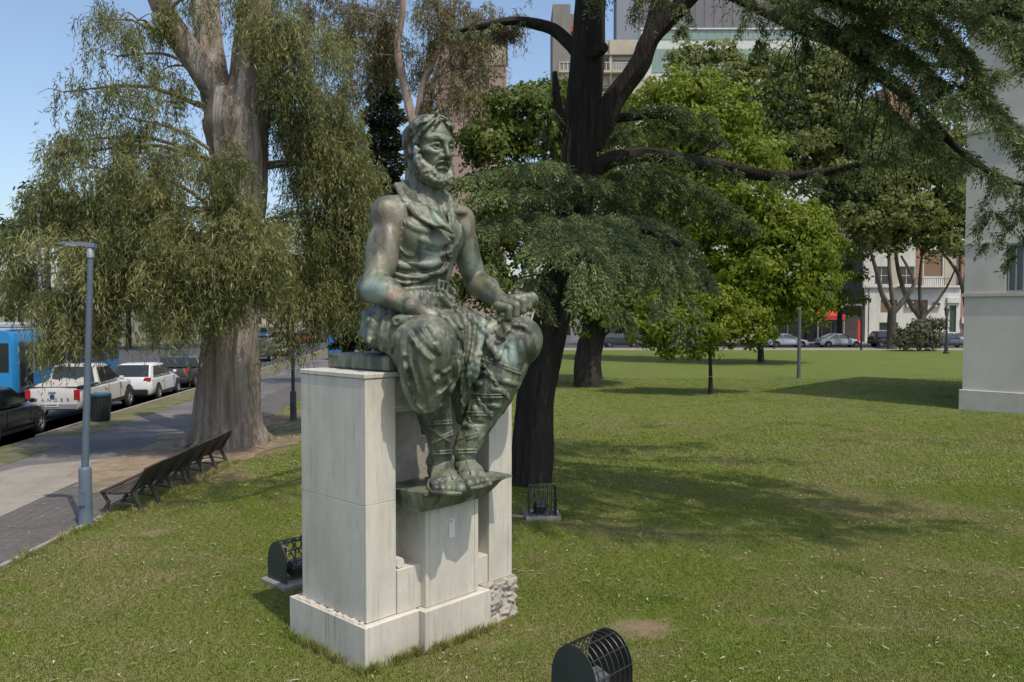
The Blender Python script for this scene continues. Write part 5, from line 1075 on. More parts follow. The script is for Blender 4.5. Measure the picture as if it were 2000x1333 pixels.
    # upper right bough, nearer the camera
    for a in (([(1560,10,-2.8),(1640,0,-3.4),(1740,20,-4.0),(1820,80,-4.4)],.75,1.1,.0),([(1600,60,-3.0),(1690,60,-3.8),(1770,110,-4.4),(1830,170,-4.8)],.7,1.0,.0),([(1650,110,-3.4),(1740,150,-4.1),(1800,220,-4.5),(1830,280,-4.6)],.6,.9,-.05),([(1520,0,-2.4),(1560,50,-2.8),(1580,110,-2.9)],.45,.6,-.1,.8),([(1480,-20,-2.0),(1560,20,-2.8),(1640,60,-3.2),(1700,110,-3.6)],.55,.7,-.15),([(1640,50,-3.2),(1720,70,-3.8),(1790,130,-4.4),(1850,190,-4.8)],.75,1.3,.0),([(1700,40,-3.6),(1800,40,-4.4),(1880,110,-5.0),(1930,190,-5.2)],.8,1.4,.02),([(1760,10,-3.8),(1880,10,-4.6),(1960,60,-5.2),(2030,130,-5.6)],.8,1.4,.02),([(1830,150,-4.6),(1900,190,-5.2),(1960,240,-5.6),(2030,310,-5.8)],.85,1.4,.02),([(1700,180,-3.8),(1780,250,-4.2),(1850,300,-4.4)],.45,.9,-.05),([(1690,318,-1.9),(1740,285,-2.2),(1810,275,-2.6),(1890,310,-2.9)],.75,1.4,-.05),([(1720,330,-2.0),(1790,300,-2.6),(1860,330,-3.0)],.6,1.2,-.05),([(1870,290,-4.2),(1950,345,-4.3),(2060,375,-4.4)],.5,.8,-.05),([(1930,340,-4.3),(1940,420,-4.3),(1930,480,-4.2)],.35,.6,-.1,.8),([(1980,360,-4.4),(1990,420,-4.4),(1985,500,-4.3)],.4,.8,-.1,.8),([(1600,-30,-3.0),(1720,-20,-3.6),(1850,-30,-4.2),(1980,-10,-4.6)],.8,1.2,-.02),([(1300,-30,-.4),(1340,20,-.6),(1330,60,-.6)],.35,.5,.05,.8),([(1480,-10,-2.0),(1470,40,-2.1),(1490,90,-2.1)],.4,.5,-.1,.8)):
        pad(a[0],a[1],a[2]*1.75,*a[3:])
    # bare hanging twigs under the upper bough
    tw=MB()
    for k in range(26):
        x0=TR.uniform(1540,1760); y0=20+(x0-1560)*.85+TR.uniform(-10,20); y0=max(10,min(y0,200)); dy=-2.8-(x0-1560)/200; a=e(x0,y0,dy); L_=TR.uniform(.6,2.2); b=a+Vector((TR.uniform(-.9,.5),TR.uniform(-.5,.5),-L_)); pts=smooth_pts([a,a.lerp(b,.35)+Vector((TR.uniform(-.25,.25),TR.uniform(-.2,.2),.1)),a.lerp(b,.7)+Vector((TR.uniform(-.2,.2),TR.uniform(-.2,.2),0)),b],4); tw.tube(pts,list(np.linspace(.013,.003,len(pts))),5)
        Q=np.array([tuple(p+B) for p in pts]); n=60; f=TR.random(n)*(len(Q)-1.01); i=f.astype(int); pp=Q[i]+(Q[i+1]-Q[i])*(f-i)[:,None]+TR.normal(0,.10,(n,3)); P.append((pp,TR.normal(0,.5,(n,3))+[0,0,-.8],TR.uniform(.06,.12,n),TR.uniform(.018,.03,n),np.clip(TR.normal(.2,.1,n),0,1)))
    for k in range(16):
        a=e(TR.uniform(1060,1110),TR.uniform(190,330),-.4); b=a+Vector((TR.uniform(-.5,.1),TR.uniform(-.4,0),-TR.uniform(.5,1.6))); pts=smooth_pts([a,a.lerp(b,.5)+Vector((.1,0,0)),b],4); tw.tube(pts,list(np.linspace(.015,.005,len(pts))),5)
    tag(tw.build('hanging_twigs',cedar_bark,t,True),kind='stuff')
    # boughs of the crown above the picture, which shade the lawn
    for (x,y,z,wd,dx,dy) in ((4.6,9.6,8.6,1.5,3.4,-.3),(5.2,10.9,8.4,1.6,3.2,.2),(3.2,10.2,8.8,1.6,2.6,-.6),(6.2,12.4,8.3,1.4,2.6,.6),(3.0,12.2,9.0,1.7,2.8,.4),(4.2,13.2,8.8,1.4,2.6,.8),(1.6,11.6,9.2,1.5,2.0,.2),(-1.5,12.6,9.2,1.3,-1.6,.4),(1.2,14.2,9.6,1.5,1.2,.8),(6.5,15.8,8.6,1.0,3.0,.3),(-2.2,11.2,9.4,1.5,-1.4,.6),(-2.6,12.8,9.4,1.4,-1.5,.8),(7.4,11.4,8.4,1.3,2.6,.0),(7.6,9.8,8.6,1.2,3.0,.2),(6.0,16.9,11.0,1.4,3.2,.3),(3.5,17.6,11.2,1.4,2.6,.0)):
        s0=Vector((B.x+1.1,B.y-.2,z+2.6)); s1=Vector((x,y,z)); P.append(cedar_pad([s0.lerp(s1,.75)+Vector((0,0,.2)),s1,s1+Vector((dx*.5,dy*.5,-.05)),s1+Vector((dx,dy,-.35))],wd*1.1,1.0,-.1,.4,4)); m2=MB(); trunk_mesh(m2,[s0-B,s0.lerp(s1,.5)+Vector((0,0,.1))-B,s1-B,s1+Vector((dx,dy,-.3))-B],[.12,.1,.07,.02],7,4,.05); m2.build('limb',cedar_bark,t,True)
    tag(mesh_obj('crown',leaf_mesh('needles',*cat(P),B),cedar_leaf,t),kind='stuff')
    # dry clump caught on the left limb
    n=900; c=np.array(w_(985,72,.1)); pp=c+in_ellipsoid(n)*np.array([.34,.2,.2]); tag(mesh_obj('dry_needle_clump',leaf_mesh('dry',pp,TR.normal(0,1,(n,3)),TR.uniform(.08,.16,n),TR.uniform(.008,.016,n),TR.random(n),B),leaf_mat('dry_needles',(.05,.035,.02),(.13,.09,.05)),t),kind='stuff')
cedar()
# ---- broadleaf trees
def broad_leaves(clumps, per, leaf, sub=.45):
    out=[]
    for (c,rad,dens,tone) in clumps:
        c=np.array(c); rad=np.array(rad); ns=max(4,int(dens*per*(rad[0]*rad[2]+rad[1]*rad[2]+rad[0]*rad[1])/(sub*sub*3))); v=unit(TR.normal(size=(ns,3))); v[:,2]=np.abs(v[:,2])*np.where(TR.random(ns)<.72,1,-1)
        ctr=c+v*rad*TR.uniform(.5,1.16,ns)[:,None]; k=34
        o=unit(TR.normal(size=(ns,k,3)))*(TR.random((ns,k,1))**.45)*np.array([sub,sub,sub*.62])*TR.uniform(.4,1.6,(ns,1,1))
        P=(ctr[:,None,:]+o).reshape(-1,3); nrm=(o+v[:,None,:]*sub*.8).reshape(-1,3); n=len(P)
        D=unit(np.cross(unit(nrm),TR.normal(size=(n,3))))+np.array([0,0,-.45]); out.append((P,D,TR.uniform(*leaf,n),TR.uniform(*leaf,n)*.62,np.clip(TR.normal(.4+tone,.2,n)+np.repeat(TR.normal(0,.13,ns),k),0,1),nrm+TR.normal(0,.5,(n,3))*sub))
    return [np.concatenate([p[i] for p in out]) for i in range(6)]
def broad_tree(name,label,base,trunk_pts,trunk_r,clumps,per,leaf,lm,bm,sub=.45,r0=.1,flutes=0,group=None,limbs=()):
    t=thing(name,label,'tree',base,0,group); mb=MB(); trunk_mesh(mb,[Vector(p)-base for p in trunk_pts],trunk_r,12,5,.06,flutes); mb.build('trunk',bm,t,True); sk=[Vector(p) for p in smooth_pts(trunk_pts,3)][2:]
    for pts,rd in limbs:
        m2=MB(); trunk_mesh(m2,[Vector(p)-base for p in pts],rd,9,4,.06); m2.build('limb',bm,t,True); sk+=smooth_pts(pts,3)
    m3=MB(); limbs_to(m3,sk,[c[0] for c in clumps],r0,.02,origin=base); tag(m3.build('branches',bm,t,True),kind='stuff')
    P,D,Ln,Wd,rn,fl=broad_leaves(clumps,per,leaf,sub); tag(mesh_obj('crown',leaf_mesh('leaves',P,D,Ln,Wd,rn,base,fl),lm,t),kind='stuff'); return t
dark_bark=bark_mat('dark_bark',(.028,.024,.020),(.055,.047,.04),(.075,.066,.055),5,(1.5,1.5,.3)); grey_bark=bark_mat('grey_bark',(.11,.095,.078),(.06,.05,.042),(.16,.14,.115),4,(1.5,1.5,.3))
maple=leaf_mat('bright_leaf',(.10,.150,.012),(.24,.30,.024),(.32,.36,.055),.52); darkleaf=leaf_mat('mid_green_leaf',(.065,.100,.015),(.165,.215,.034),(.24,.28,.06),.46); plane=leaf_mat('plane_leaf',(.115,.145,.034),(.25,.28,.085),(.32,.35,.13),.5)
def B_tree():
    b=gnd(1150,755); Y=b.y; A=lambda px,py,dy=0: at(px,py,Y+dy)
    cl=[px_clump(*a[:4],Y+a[4],a[5],a[6]) for a in ((1010,230,90,60,0,1,0),(960,300,70,60,-1,1,0),(1060,200,70,50,1,1,0),(1080,290,80,70,0,1,-.05),(1000,380,80,60,0,.9,-.1),(1180,260,70,70,2,1,-.05),(1050,470,80,70,0,.9,-.12),(950,470,50,60,0,.9,-.1),(1160,500,90,70,1,.9,-.12),(1230,420,80,80,2,1,-.05),(1200,600,60,40,-1,.9,.06),(1160,620,50,40,-1.5,.9,.05),(1080,580,60,50,0,.8,-.1),(960,560,50,60,0,.8,-.08),(1240,560,60,50,0,.9,-.05),(1140,340,70,60,0,.9,-.1),(920,590,30,40,0,.7,-.1))]
    broad_tree('broadleaf_tree','dark thick-trunked broadleaf tree standing right behind the cedar',b,[b+Vector((0,0,-.1)),A(1150,700),A(1160,640),A(1165,560),A(1150,420),A(1100,300)],[.80,.66,.60,.50,.35,.15],cl,10,(.20,.32),darkleaf,dark_bark,.6,.12,limbs=[([A(1160,660),A(1205,620,-.5),A(1230,560,-.5)],[.3,.22,.1])])
B_tree()
def C_tree():
    b=gnd(1486,708); Y=b.y; A=lambda px,py,dy=0: at(px,py,Y+dy)
    cl=[px_clump(*a[:4],Y+a[4],a[5],a[6]) for a in ((1330,200,90,60,0,1,.1),(1400,250,90,70,-1,1,.12),(1300,290,80,70,-1,1,.1),(1450,330,90,70,-1,1,.1),(1370,360,90,70,-2,1,.05),(1480,430,80,60,-2,1,.1),(1560,450,70,60,-2,1,.12),(1600,500,55,60,-2,1,.1),(1530,520,80,60,-3,1,.05),(1440,480,80,60,-2,1,.0),(1590,570,60,50,-2,1,.05),(1500,590,80,45,-3,1,.0),(1390,560,60,60,-2,.9,-.05),(1280,400,70,70,0,.9,0),(1320,470,70,60,-1,.9,-.05),(1250,230,50,50,1,.9,.05),(1350,280,80,60,-2,1,.12),(1430,400,80,60,-3,1,.08),(1520,470,80,60,-3,1,.12),(1400,450,70,60,-3,1,.02),(1470,540,80,50,-3.5,1,.06),(1560,600,60,35,-3,.9,.0))]
    broad_tree('broadleaf_tree','large rounded bright yellow-green tree in the middle of the lawn','x' and b,[b+Vector((0,0,-.1)),A(1484,660),A(1470,560),A(1430,440),A(1400,300)],[.26,.21,.19,.16,.08],cl,8.5,(.25,.42),maple,dark_bark,.8,.12)
C_tree()
def D_tree():
    b=gnd(1388,770); Y=b.y; A=lambda px,py,dy=0: at(px,py,Y+dy)
    cl=[px_clump(*a[:4],Y+a[4],a[5],a[6]) for a in ((1390,600,60,40,0,1,.08),(1330,630,50,35,-.5,1,.08),(1450,620,50,35,0,1,.08),(1290,650,45,28,-.5,.9,.05),(1400,650,60,28,-.8,1,.05),(1350,585,40,30,.5,1,.05),(1470,650,40,25,0,.9,.05),(1240,640,30,25,-.3,.7,.05),(1290,600,40,30,0,.8,.0),(1360,690,30,16,-.6,.7,.06),(1300,690,24,14,-.6,.6,.06))]
    broad_tree('young_tree','slim young tree with a low spreading bright crown and banded thin trunk','x' and b,[b+Vector((0,0,-.05)),A(1388,735),A(1387,690),A(1390,640),A(1392,590)],[.13,.085,.07,.06,.03],cl,12,(.14,.25),maple,dark_bark,.42,.05)
    o=MB().lathe([(.098,0),(.098,.02)],n=12).build('tie_band',mat('tie_white',(.5,.48,.42),rough=.8)); o.parent=bpy.data.objects['young_tree']; o.location=(0,0,.78)
D_tree()
def plane_tree(px,base_px,Y,cl,label,limbs,r=.42):
    b=Vector((at(base_px,600,Y).x,Y,.1)); A=lambda x,y,dy=0: at(x,y,Y+dy)
    broad_tree('plane_tree',label,b,[b+Vector((0,0,-.15)),A(base_px,640),A(px,600)],[r*1.15,r,r*.9],[px_clump(*a[:4],Y+a[4],a[5],a[6]) for a in cl],7.0,(.36,.56),plane,grey_bark,.95,.2,group='plane trees along the far street',limbs=[([A(*p) for p in pts],rd) for pts,rd in limbs])
plane_tree(1743,1742,82,((1560,180,80,60,2,1,.05),(1640,150,80,60,2,1,.05),(1660,260,80,60,0,1,.03),(1580,290,80,60,1,1,.0),(1500,230,70,60,3,1,.03),(1690,350,70,50,0,1,0),(1740,420,60,40,0,.9,-.02),(1640,420,70,50,1,1,-.05),(1690,440,50,30,-1,.8,0),(1500,140,60,45,3,.9,.05),(1430,170,60,50,4,1,.05),(1400,120,50,35,5,.9,.05),(1340,130,50,40,5,.9,.05),(1460,260,60,60,3,1,.03),(1540,350,60,60,2,1,0),(1600,220,60,50,1,1,.05),(1700,250,50,50,0,.9,.03),(1640,350,60,50,0,1,0),(1600,480,50,40,1,.9,-.05),(1680,300,50,50,0,1,.03)),'plane tree with a forked grey trunk in front of the white house',[([(1743,610),(1725,580),(1712,530),(1700,490)],[.34,.26,.2,.12]),([(1746,610),(1770,580),(1785,550),(1760,500)],[.3,.24,.18,.1]),([(1745,600),(1738,540),(1735,480)],[.22,.18,.12])])
plane_tree(1800,1800,84,((1780,300,80,55,0,1,.03),(1840,350,60,50,0,1,.0),(1720,290,60,50,1,1,.03),(1800,420,70,40,-1,.9,-.03),(1850,430,45,40,0,.9,-.02),(1870,290,40,50,0,.9,.03),(1760,370,60,50,0,1,0),(1820,300,50,45,-1,1,.03),(1860,390,45,45,-1,1,0),(1720,390,50,40,-1,.9,0),(1780,450,50,25,-1,.8,-.03),(1740,470,45,25,-1,.8,0),(1830,480,40,22,-1,.7,0),(1700,490,30,22,-1,.7,0)),'plane tree with a leaning trunk behind the grey-green shrub',[([(1798,622),(1770,580),(1755,530),(1748,480)],[.3,.24,.2,.14]),([(1802,620),(1822,600),(1850,560),(1868,520)],[.2,.15,.1,.06]),([(1800,615),(1796,560),(1800,500)],[.2,.16,.1])])
plane_tree(1890,1892,83,((1880,470,40,40,0,.9,.0),(1850,480,30,25,-1,.7,0),(1910,420,40,40,0,.9,0),(1840,250,40,40,1,.8,.03)),'plane tree half hidden behind the corner of the grey building',[([(1888,600),(1876,545),(1858,515),(1835,485)],[.26,.2,.14,.08]),([(1888,590),(1885,540),(1895,490)],[.2,.15,.08])],.3)
# backdrop trees behind, near the cross street
for (px,Y,cl,lab) in ((1300,92,((1280,330,100,70,0,1,-.05),(1330,480,110,80,0,1,-.1),(1230,500,80,80,0,1,-.1),(1420,560,90,60,-2,1,-.1),(1250,600,60,40,0,.8,-.1),(1500,600,60,50,-2,.9,-.1)),'tall shadowy street tree seen through the young tree and cedar'),(1640,90,((1620,550,60,60,0,1,-.12),(1670,500,50,60,0,1,-.1),(1660,590,40,30,0,.8,-.12)),'dark street tree beside the red shop awning'),(980,80,((930,420,60,70,0,1,-.05),(980,500,60,60,0,1,-.1),(900,520,50,60,0,1,-.1),(1000,580,60,40,0,.8,-.1),(880,600,40,40,0,.8,-.1)),'shadowy tree behind the statue near the crossing')):
    b=Vector((at(px,600,Y).x,Y,.05)); broad_tree('street_tree',lab,b,[b,at(px,600,Y),at(px,520,Y)],[.3,.25,.15],[px_clump(*a[:4],Y+a[4],a[5],a[6]) for a in cl],3.5,(.36,.6),darkleaf,dark_bark,1.1,.15)
# ---- dark cypress behind the statue's head
def conifer(name,label,px,top,base,Y,wpx,lm,n,tone=0.,lf=(.12,.22),group=None,flat=False):
    b=Vector((at(px,base,Y).x,Y,0)); t=thing(name,label,'tree',b,0,group); h_=at(px,top,Y).z; mb=MB(); trunk_mesh(mb,[(0,0,-.1),(0,0,h_*.5),(0,0,h_*.97)],[.42,.26,.05],10,4,.05); mb.build('trunk',dark_bark,t,True)
    k=Y/FPX; s=TR.random(n)**.8; z=1.6+(h_-1.6)*(1-s); lay=.75+.25*np.sin(z*5.0+TR.uniform(0,1,n)*1.2); r=wpx*k*(s**.42)*lay*(TR.random(n)**.4)*(1+.15*np.sin(z*2.3)); a=TR.uniform(0,6.28,n)
    P=np.stack([b.x+np.cos(a)*r,b.y+np.sin(a)*r,z],1); D=np.stack([np.cos(a),np.sin(a),TR.normal(.25,.5,n)],1)+TR.normal(0,.35,(n,3)); tag(mesh_obj('crown',leaf_mesh('needles',P,D,TR.uniform(*lf,n),TR.uniform(.07,.13,n),np.clip(TR.normal(.35+tone,.18,n),0,1),b),lm,t),kind='stuff')
cyp=leaf_mat('cypress_needles',(.014,.021,.010),(.040,.054,.024),None,.08)
conifer('cypress_tree','dark narrow cypress with a pointed top behind the eucalyptus leaves',752,62,690,44,74,cyp,30000,0,(.16,.30)); conifer('cypress_tree','black-green conifer low beside the blue street box',680,430,690,46,48,cyp,13000,-.05,(.16,.30))
# ---- far side of the street on the left
farleaf=leaf_mat('far_leaf',(.045,.062,.026),(.095,.115,.055),None,.25); bright=leaf_mat('hedge_leaf',(.06,.085,.012),(.13,.16,.025),None,.3)
for (px,py,Y,rx,ry,lab,lm) in ((90,420,70,70,70,'blue-green park tree above the bus at the left edge',farleaf),(180,460,75,90,90,'park tree behind the street lamp on the far side of the road',farleaf),(20,460,85,70,40,'low far tree at the left edge of the view',farleaf),(300,520,80,100,90,'park tree behind the pickup across the road',farleaf),(420,560,85,80,70,'park tree behind the big eucalyptus trunk across the road',farleaf),(560,540,110,90,60,'park tree beyond the distant queue of cars',farleaf),(640,560,120,80,50,'farther park tree right of the distant queue of cars',farleaf),(40,560,72,60,40,'low rounded tree behind the bus roof',farleaf),(150,575,78,60,36,'low tree across the road behind the near lamp',farleaf),(250,570,84,70,40,'low tree across the road behind the white pickup',farleaf),(360,585,90,60,30,'low tree across the road left of the eucalyptus trunk',farleaf),(560,590,140,70,26,'far low trees at the end of the avenue',farleaf),(10,604,60,24,22,'round clipped golden bush above the bus roof',bright),(68,606,62,22,20,'smaller clipped golden bush beside the round one',bright)):
    c=at(px,py,Y); b=Vector((c.x,Y,0)); k=Y/FPX
    cl=[px_clump(px,py,rx*.75,ry*.75,Y,1,0)]+[px_clump(px+TR.uniform(-.6,.6)*rx,py+TR.uniform(-.5,.6)*ry,rx*.45,ry*.4,Y+TR.uniform(-2,2),1,TR.normal(0,.06)) for _ in range(6 if rx>30 else 3)]
    broad_tree('park_tree' if rx>30 else 'clipped_bush',lab,b,[b,b+Vector((0,0,max(.3,c.z*.5))),Vector(c)],[.3 if rx>30 else .06,.25 if rx>30 else .05,.1 if rx>30 else .03],cl,3.5,(.36,.6) if rx>30 else (.16,.3),lm,dark_bark,1.0 if rx>30 else .4,.12 if rx>30 else .03)
# ---- grey-green shrub by the far kerb
b=gnd(1795,686); cl=[px_clump(px,py,rx,ry,b.y,1,0) for (px,py,rx,ry) in ((1790,655,32,26),(1770,668,22,18),(1815,662,24,22),(1830,640,22,20),(1800,640,22,16))]
P,D,Ln,Wd,rn,fl=broad_leaves(cl,6,(.2,.34),.45); t=thing('shrub','rounded grey-green shrub at the far edge of the lawn','shrub',b); tag(mesh_obj('foliage',leaf_mesh('leaves',P,D,Ln,Wd,rn,b,fl),leaf_mat('shrub_leaf',(.075,.085,.045),(.16,.17,.10),None,.25),t),kind='stuff')
mb=MB()
for k in range(7): a=k*.9; mb.tube([(0,0,-.1),(math.cos(a)*.5,math.sin(a)*.5,.8),(math.cos(a)*1.1,math.sin(a)*1.0,1.8)],[.06,.05,.02],6)
mb.build('stems',grey_bark,t)
# ------------------------------------------------------------------ street furniture
lamp_blue=mat('lamp_paint',(.105,.14,.185),(.085,.115,.15),scale=3,rough=.5,spec=.4); lamp_green=mat('lamp_green',(.03,.045,.05),(.045,.06,.062),scale=3,rough=.55); alu=mat('aluminium',(.42,.43,.44),rough=.4,metal=.6)
def park_lamp(loc,label,m,h,head_dir,tilt=.0):
    t=thing('park_lamp',label,'street lamp',loc,0,'lamps along the park walk')
    MB().lathe([(.125,0),(.115,.02),(.106,.3),(.104,.95),(.09,.985),(.066,1.0)],n=20).build('base_sleeve',m,t,True)
    MB().cbox((-.05,-.128,.35),(.05,-.112,.62),.006).build('hatch',m,t)
    MB().tube([(0,0,.98),(tilt*.5,0,h*.6),(tilt,0,h)],[.060,.054,.046],16).build('pole',m,t,True)
    MB().lathe([(.06,0),(.062,.03),(.058,.16),(.03,.2)],(tilt,0,h-.02),16).build('collar',alu,t,True)
    d=Vector(head_dir).normalized(); s=Vector((-d.y,d.x,0)); c=Vector((tilt,0,h+.17)); 
    hd=MB(); rings=[]
    for f,wd,th in ((-.10,.05,.05),(.0,.075,.06),(.15,.115,.045),(.42,.11,.03),(.52,.07,.018)):
        p=c+d*f+Vector((0,0,f*.12)); rings.append([p+s*wd-Vector((0,0,.012)),p+s*wd*.8+Vector((0,0,th)),p-s*wd*.8+Vector((0,0,th)),p-s*wd-Vector((0,0,.012))])
    hd.loft(rings); o=hd.build('lamp_head',m,t,True)
    MB().box((-.09,-.14,0),(.09,.14,.008)).build('diffuser',mat('lamp_glass',(.55,.56,.55),rough=.3),o); bpy.data.objects[o.children[0].name].location=c+d*.27+Vector((0,0,.010)); o.children[0].rotation_euler=(0,-.12,math.atan2(d.y,d.x))
    return t
park_lamp(gnd(168,1026),'tall blue-grey park lamp beside the near end of the bench',lamp_blue,4.55,(-1,.15,0),.16)
park_lamp(gnd(573,822),'dark green park lamp past the eucalyptus, its head among leaves',lamp_green,4.55,(-1,.1,0),0)
# --- two slatted benches end to end
bw=mat('bench_wood',(.034,.028,.022),(.060,.049,.038),scale=9,rough=.7,stretch=(1,.15,1)); bi=mat('bench_iron',(.035,.032,.028),rough=.6)
def bench(p,rz,label):
    t=thing('park_bench',label,'bench',p,rz,'slatted benches by the walk'); Lb=2.42; t.scale=(1,1,.86)
    for k in range(6):      # seat, towards the walk (-x)
        x=-.62+k*.092; z=.44-.018*math.sin(k*.6)+(.02 if k==0 else 0); MB().cbox((x,0,z-.02),(x+.074,Lb,z+.02),.006).build('slat',bw,t)
    for k in range(7):
        f=k/6; x=-.05+.235*f; z=.52+.40*f; M=Matrix.Translation((x,0,z))@Matrix.Rotation(R(28),4,'Y'); mb=MB(); mb.cbox((-.02,0,-.034),(.02,Lb,.034),.006); mb.v=[tuple(M@Vector(v)) for v in mb.v]; mb.build('slat',bw,t)
    for y in (.08,.82,1.60,Lb-.08):
        mb=MB(); mb.tube([(.10,y,0),(.03,y,.2),(-.06,y,.42),(.0,y,.52),(.12,y,.76),(.20,y,.94)],[.045,.042,.04,.038,.034,.024],8); mb.tube([(-.60,y,0),(-.50,y,.22),(-.60,y,.40)],[.045,.038,.034],8); mb.tube([(-.64,y,.415),(-.35,y,.40),(-.06,y,.42)],[.022,.024,.026],8); mb.tube([(.05,y,.14),(-.25,y,.20),(-.53,y,.14)],[.015,.015,.015],6); mb.build('frame',bi,t,True)
bench(Vector((-6.78,14.62,0)),R(1.4),'near slatted bench of the pair, beside the blue-grey lamp'); bench(Vector((-6.84,17.12,0)),R(1.4),'far slatted bench of the pair, close to the eucalyptus trunk')
# --- caged floodlights
cg=mat('cage_black',(.016,.019,.018),(.024,.028,.027),scale=4,rough=.42,spec=.5); cgg=mat('cage_green',(.022,.034,.036),(.032,.046,.048),scale=3,rough=.45); steel=mat('flood_steel',(.06,.063,.066),(.035,.037,.04),scale=5,rough=.4,metal=.3); fconc=mat('flood_base',(.26,.245,.22),(.19,.18,.16),scale=6,rough=.95,bump=.5)
def arch(wd,h,n=18): return [(wd*.5*math.cos(a),h-wd*.62+wd*.62*math.sin(a)) for a in np.linspace(0,math.pi,n)]
def flood_cage(c,rz,label,Lc=.52,wd=.50,h=.56,m=cg,bars=7,lattice=False):
    """x = axis of the half drum"""
    t=thing('floodlight_cage',label,'floodlight',c,rz,'caged ground floodlights'); A=arch(wd,h); zb=.07
    MB().cbox((-Lc/2-.08,-wd/2-.07,-.06),(Lc/2+.08,wd/2+.07,zb),.015).build('concrete_base',fconc,t)
    for s in (-1,1):
        poly=[(s*Lc/2,wd/2,zb)]+[(s*Lc/2,y,z) for y,z in A]+[(s*Lc/2,-wd/2,zb)]; MB().prism(poly,(s*.008,0,0)).build('end_plate',cgg if s<0 else m,t)
    if not lattice:
        for k in range(bars):
            x=-Lc/2+Lc*(k+.5)/bars; MB().tube([(x,wd/2,zb)]+[(x,y,z) for y,z in A]+[(x,-wd/2,zb)],.006,6).build('hoop_bar',m,t,True)
    else:
        for k in range(6):
            for sg in (-1,1):
                x0=-Lc/2+Lc*(k+.0)/5; pts=[]
                for i,(y,z) in enumerate(A): pts.append((max(-Lc/2,min(Lc/2,x0+sg*(i/len(A)-.5)*.34)),y*1.005,z+.003*sg))
                MB().tube(pts,.008,6).build('lattice_bar',m,t,True)
    for (y,z) in [A[i] for i in (1,4,7,10,13,16)]: MB().tube([(-Lc/2,y*1.02,z+.004),(Lc/2,y*1.02,z+.004)],.006,6).build('long_bar',m,t,True)
    fl=MB(); fl.cbox((-Lc*.30,-.10,.13),(Lc*.14,.10,.30),.03); f=fl.build('floodlight',steel,t); f.rotation_euler=(R(18),0,0)
    MB().box((-Lc*.26,-.085,.302),(Lc*.10,.085,.308)).build('lens',mat('flood_lens',(.10,.11,.12),rough=.15),f)
    MB().tube([(-Lc*.3,0,zb),(-Lc*.3,0,.2)],.015,8).build('stirrup',m,t)
    return t
flood_cage(Vector((.745,7.50,0)),PYAW,'black caged floodlight in the foreground in front of the pedestal',.54,.52,.60)
flood_cage(Vector((-2.88,10.92,0)),PYAW,'dark green caged floodlight on the left side of the pedestal',.62,.46,.58,cg,7,True)
t=flood_cage(Vector((.53,14.35,0)),R(4),'small caged floodlight on concrete beside the cedar trunk',.46,.42,.58,cg,6)
MB().tube([(-.33,-.1,.03),(-.5,-.06,.04),(-.62,.05,.02),(-.72,.12,-.02)],[.03,.032,.028,.02],8).build('conduit',mat('conduit',(.28,.23,.15),rough=.8),t,True)
# --- litter bin by the verge
bp_=Vector((-13.7,27.2,0)); t=thing('litter_bin','black slatted litter bin with blue rim beside the white pickup','bin',bp_); MB().lathe([(.24,.02),(.26,.1),(.29,.86)],n=18).build('liner',mat('bin_black',(.02,.022,.024),rough=.6),t,True); MB().lathe([(.315,.84),(.325,.86),(.325,.93),(.29,.94)],n=24).build('rim',mat('bin_blue',(.03,.12,.19),rough=.5),t,True)
for k in range(18): a=2*math.pi*k/18; MB().tube([(.27*math.cos(a),.27*math.sin(a),.05),(.315*math.cos(a),.315*math.sin(a),.86)],.018,5).build('slat',mat('bin_slat',(.03,.034,.036),rough=.6),t)
# --- old-style lantern post, plain poles, far lamps
p=gnd(1848,691); t=thing('lantern_post','black old-style lantern post by the shrub','street lamp',p); bk=mat('post_black',(.018,.019,.021),rough=.5)
MB().lathe([(.26,0),(.26,.12),(.17,.2),(.15,.7),(.11,.8),(.085,1.0),(.075,3.1),(.10,3.16),(.06,3.25)],n=14).build('post',bk,t,True); MB().tube([(-.35,0,2.95),(.45,0,2.95)],.03,6).build('crossbar',bk,t)
MB().lathe([(.09,3.25),(.16,3.35),(.25,3.95),(.23,3.97)],n=6).build('lantern',mat('lantern_glass',(.10,.11,.13),rough=.2),t); MB().lathe([(.29,3.95),(.27,4.0),(.12,4.2),(.05,4.28),(.07,4.36),(.01,4.5)],n=6).build('lantern_cap',bk,t)
def pole(px,py,h,r,label,m,cat_='post',name='pole',head=None):
    p=gnd(px,py); t=thing(name,label,cat_,p); MB().lathe([(r*1.7,0),(r*1.7,.04),(r,.06)],n=12).build('foot',m,t,True); MB().tube([(0,0,.03),(0,0,h*.5),(0,0,h)],[r,r*.92,r*.8],10).build('shaft',m,t,True)
    if head:
        MB().tube([(0,0,h-.05),(head*.4,0,h+.35),(head,0,h+.45)],[r*.7,r*.5,r*.4],8).build('arm',m,t,True); MB().cbox((min(head,head*1.45),-.1,h+.40),(max(head,head*1.45),.1,h+.5),.03).build('lamp_head',alu,t)
    else: MB().lathe([(r*.95,h),(r*.5,h+.06),(.005,h+.08)],n=12).build('finial',m,t,True)
grey_pole=mat('grey_pole',(.09,.10,.11),(.12,.13,.14),scale=3,rough=.6)
pole(1560,740,3.8,.105,'plain grey lamp column standing on the lawn under the bright tree',grey_pole); pole(1682,684,4.2,.10,'thin dark post at the far kerb beside the shop',bk); pole(1512,682,1.9,.08,'dark bollard-like post in front of the far white hatchback',bk)
pole(82,742,11,.09,'tall thin street light with arm behind the bus',alu,'street lamp','street_light',2.2); pole(38,690,7.0,.08,'slim double street light above the golden bushes',alu,'street lamp','street_light',.6)
